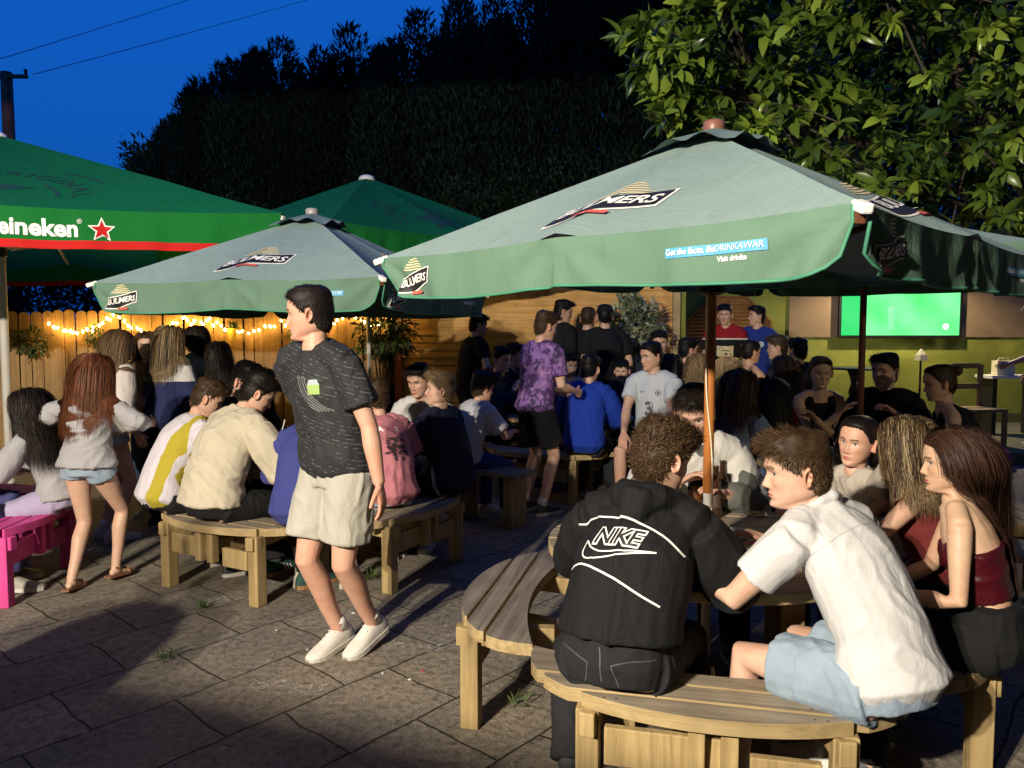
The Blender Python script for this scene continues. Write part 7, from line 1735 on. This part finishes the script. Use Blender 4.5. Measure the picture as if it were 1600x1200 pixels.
# stitching: jeans seat, polo yoke and hem
st = plain('grey_stitching', (.07, .07, .075), .8); yk = plain('shirt_seam', (.42, .41, .41), .9); ds = plain('denim_seam', (.18, .22, .27), .9)
I = A_
jl = [(*strip2d(curve2d([(-.012, .06), (-.004, .02), (0, -.04)], 14), .004), st, 0, 0, 0), (*strip2d(curve2d([(.03, .015), (.08, .030), (.145, .035)], 16), .003), st, 0, 0, 0), (*strip2d(curve2d([(.03, .015), (.045, -.03), (.05, -.05)], 12), .003), st, 0, 0, 0), (*strip2d(curve2d([(-.16, .03), (-.10, .026), (-.045, .012)], 16), .003), st, 0, 0, 0), (*strip2d(curve2d([(-.045, .012), (-.05, -.03), (-.055, -.05)], 12), .003), st, 0, 0, 0)]
decal_on(I['bottom'], jl, I['Pv'] + V3(0, -.02, -.01), V3(1, 0, 0), V3(0, .15, 1), I['bottom'], 'stitching', .0015)
decal_on(I['top'], [(*strip2d(curve2d([(-.2, -.30), (-.1, -.305), (0, -.31), (.1, -.305), (.2, -.30)], 40), .005), plain('jacket_hem', (.022, .022, .024), .8), 0, 0, 0)], I['chs'], I['X3'], I['up3'], I['top'], 'hem_seam', .0015)
I = B_
decal_on(I['top'], [(*strip2d(curve2d([(-.17, .055), (-.08, .075), (0, .08), (.08, .075), (.17, .055)], 40), .0035), yk, 0, 0, 0)], I['chs'], I['X3'], I['up3'], I['top'], 'seam', .0012)
I = B2
L_ = []
P, F = text_mesh('CA', .05, 0, .001, 1.0); L_.append((P, F, M['p_white'], -.07, .045, 0))
P, F = text_mesh('S', .05, 0, .001, 1.0); L_.append((P, F, M['p_white'], .06, .045, 0))
rngp = np.random.RandomState(4)
dk = plain('dark_print', (.06, .03, .035), .85)
for k in range(26):
    a = rngp.uniform(0, 6.28); r_ = .075 * math.sqrt(rngp.uniform(0, 1)); x, y = r_ * math.cos(a), r_ * math.sin(a) * 1.15
    L_.append((*poly2d([(x + rngp.uniform(.008, .022) * math.cos(b_), y + rngp.uniform(.006, .018) * math.sin(b_)) for b_ in np.linspace(0, 6.28, 8)[:-1]], .05), dk, .02, -.08, 0))
decal_on(I['top'], L_, I['chs'] - I['Y3'] * .05, I['X3'], I['up3'], I['top'], 'back_print', .0025)
I = Ch
grey = plain('grey_numeral', (.09, .09, .10), .7); dkb = plain('navy_print', (.01, .012, .04), .7)
P, F = text_mesh('3', .17, 0, .008, 1.0); L_ = [(P, F, grey, .0, -.15, 0)]
cr = [(.021 * math.cos(t_), .021 * math.sin(t_)) for t_ in np.linspace(0, 2 * PI, 20)]; L_.append((*strip2d(cr, .006), dkb, .075, .05, 0)); L_.append((*poly2d([(x * .45, y * .45) for x, y in cr[:-1]], .05), dkb, .075, .05, 0))
sw = curve2d([(-.02, .008), (-.024, -.004), (-.008, -.004), (.022, .010)], 10); L_.append((*strip2d(sw, .005), dkb, -.07, .055, 0))
decal_on(I['top'], L_, I['chs'] + I['Y3'] * .05, -I['X3'], I['up3'], I['top'], 'chest_print', .003)
I = N_
pan = [(*poly2d([(-.10, -.075), (.10, -.075), (.10, .06), (-.10, .06)], .05), M['p_cream'], 0, -.07, 0)]
pan = pan[:1] + [(*strip2d(curve2d([(-.08, .01), (-.05, .035), (-.02, .02)], 8), .006), M['p_black'], 0, -.06, 1), (*strip2d(curve2d([(-.05, -.01), (.0, -.003), (.06, -.012)], 10), .010), M['p_black'], 0, -.06, 1), (*poly2d([(.0, -.05), (.03, -.05), (.03, -.025), (0, -.025)], .05), M['p_black'], 0, -.07, 1), (*poly2d([(.045, -.05), (.075, -.05), (.07, -.03)], .05), M['p_black'], 0, -.07, 1)]
decal_on(I['top'], pan, I['chs'] + I['Y3'] * .05, -I['X3'], I['up3'], I['top'], 'chest_panel', .003)
I = O_
decal_on(I['top'], [(*poly2d([(.036 * math.cos(t_), .036 * math.sin(t_)) for t_ in np.linspace(0, 2 * PI, 20)[:-1]], .05), M['p_pale'], 0, 0, 0), (*strip2d([(.02 * math.cos(t_), .02 * math.sin(t_)) for t_ in np.linspace(0, 2 * PI, 14)], .008), dkb, 0, 0, 1)], I['chs'] + I['Y3'] * .05 + I['X3'] * -.06 + I['up3'] * .02, -I['X3'], I['up3'], I['top'], 'crest', .003)
I = Wk
lime = plain('lime_print', (.30, .42, .12), .7)
cr = [(*poly2d([(-.028, -.03), (.028, -.03), (.03, .012), (-.03, .012)], .05), lime, 0, 0, 0), (*poly2d([(-.03, .012), (.03, .012), (.02, .035), (-.02, .035)], .05), plain('pale_print', (.36, .42, .44), .7), 0, 0, 0)]
cr += [(*strip2d(curve2d([(-.02 + k * .012, .06), (-.005 + k * .013, .0), (.035 + k * .014, -.06), (.085 + k * .015, -.10)], 16), .003), plain('grey_pinstripe', (.24, .24, .24), .8), -.075, -.01, 0) for k in range(5)]
cr.append((*strip2d([(-.035, 0), (.035, .004)], .006), M['p_white'], -.13, .0, 0)); cr.append((*strip2d([(-.03, 0), (.03, .002)], .004), M['p_white'], -.13, .06, 0))
decal_on(I['top'], cr, I['chs'] + I['Y3'] * .05 - I['X3'] * .075 + I['up3'] * .045, -I['X3'], I['up3'], I['top'], 'chest_print', .003)
# belt chain of the strapless top wearer, ring of beads
I = F_
m = MB(); Pc = I['Pv'] + I['dr'](I['a'][0]) * .082 * I['s']
for k in range(46):
    t_ = 2 * PI * k / 46; c = Pc + V3(.160 * I['s'] * math.cos(t_), .118 * I['s'] * math.sin(t_), -.006); m.lathe([(.0005, -.004), (.004, 0), (.0005, .004)], 6, c)
m.build('beaded_belt', M['steel'], I['root'])
# white baseball cap, sunglasses, glass in hand, handbag on deck
I = PEOPLE['Z4']; m = MB()
Rv = I['Rh']; hcv = I['hc']
def cap_pt(u, v):
    th = u * 2 * PI; el = v * PI / 2; p = V3(.094 * math.cos(th) * math.cos(el), .118 * math.sin(th) * math.cos(el) - .006, .042 + .092 * math.sin(el)) * I['hs']; return Vector(Rv @ p + hcv)
m.grid(cap_pt, 24, 8); m.build('cap', K_black, I['root'], smooth=True)
I = PEOPLE['K']; m = MB(); Rv, hcv, h_ = I['Rh'], I['hc'], I['hs']
for sx in (-1, 1):
    m.tube([Rv @ (V3(sx * (.036 + .026 * math.cos(t_)), .082 + .01 * math.sin(t_), .088 + .020 * math.sin(t_)) * h_) + hcv for t_ in np.linspace(0, 2 * PI, 14)], .004, 6)
    m.add([Rv @ (V3(sx * (.036 + .025 * math.cos(t_)), .083 + .01 * math.sin(t_), .088 + .019 * math.sin(t_)) * h_) + hcv for t_ in np.linspace(0, 2 * PI, 13)[:-1]], [tuple(range(12))])
    m.tube([Rv @ (V3(sx * .062, .08, .09) * h_) + hcv, Rv @ (V3(sx * .085, .0, .05) * h_) + hcv], .003, 6)
m.tube([Rv @ (V3(-.012, .088, .09) * h_) + hcv, Rv @ (V3(.012, .088, .09) * h_) + hcv], .003, 6); m.build('sunglasses', M['black'], I['root'], smooth=True)
I = PEOPLE['Z1']; Mw = Matrix.Rotation(-R(62), 4, 'Z'); hw = Mw @ Vector(I['hand'][1] + nrm(I['hand'][1] - I['elb'][1]) * .07) + I['root'].location
pint('clear glass held by the standing person in the black t-shirt', (hw.x, hw.y), .3, 'lager', hw.z - .05)
bp = ground(1558, 728, .02); root = empty('handbag', (bp.x, bp.y, 0)); tag(root, 'small magenta bag on the ground beyond the long low bench', 'bag')
m = MB(); m.lathe([(.04, 0), (.12, .02), (.14, .12), (.10, .2), (.03, .22)], 16); m.build('bag_body', cl('magenta_cloth', (.30, .02, .14)), root, smooth=True)
m = MB(); m.tube([(-.06, 0, .2), (-.04, 0, .3), (.04, 0, .3), (.06, 0, .2)], .008, 6); m.build('handle', cl('magenta_cloth', (.30, .02, .14)), root)
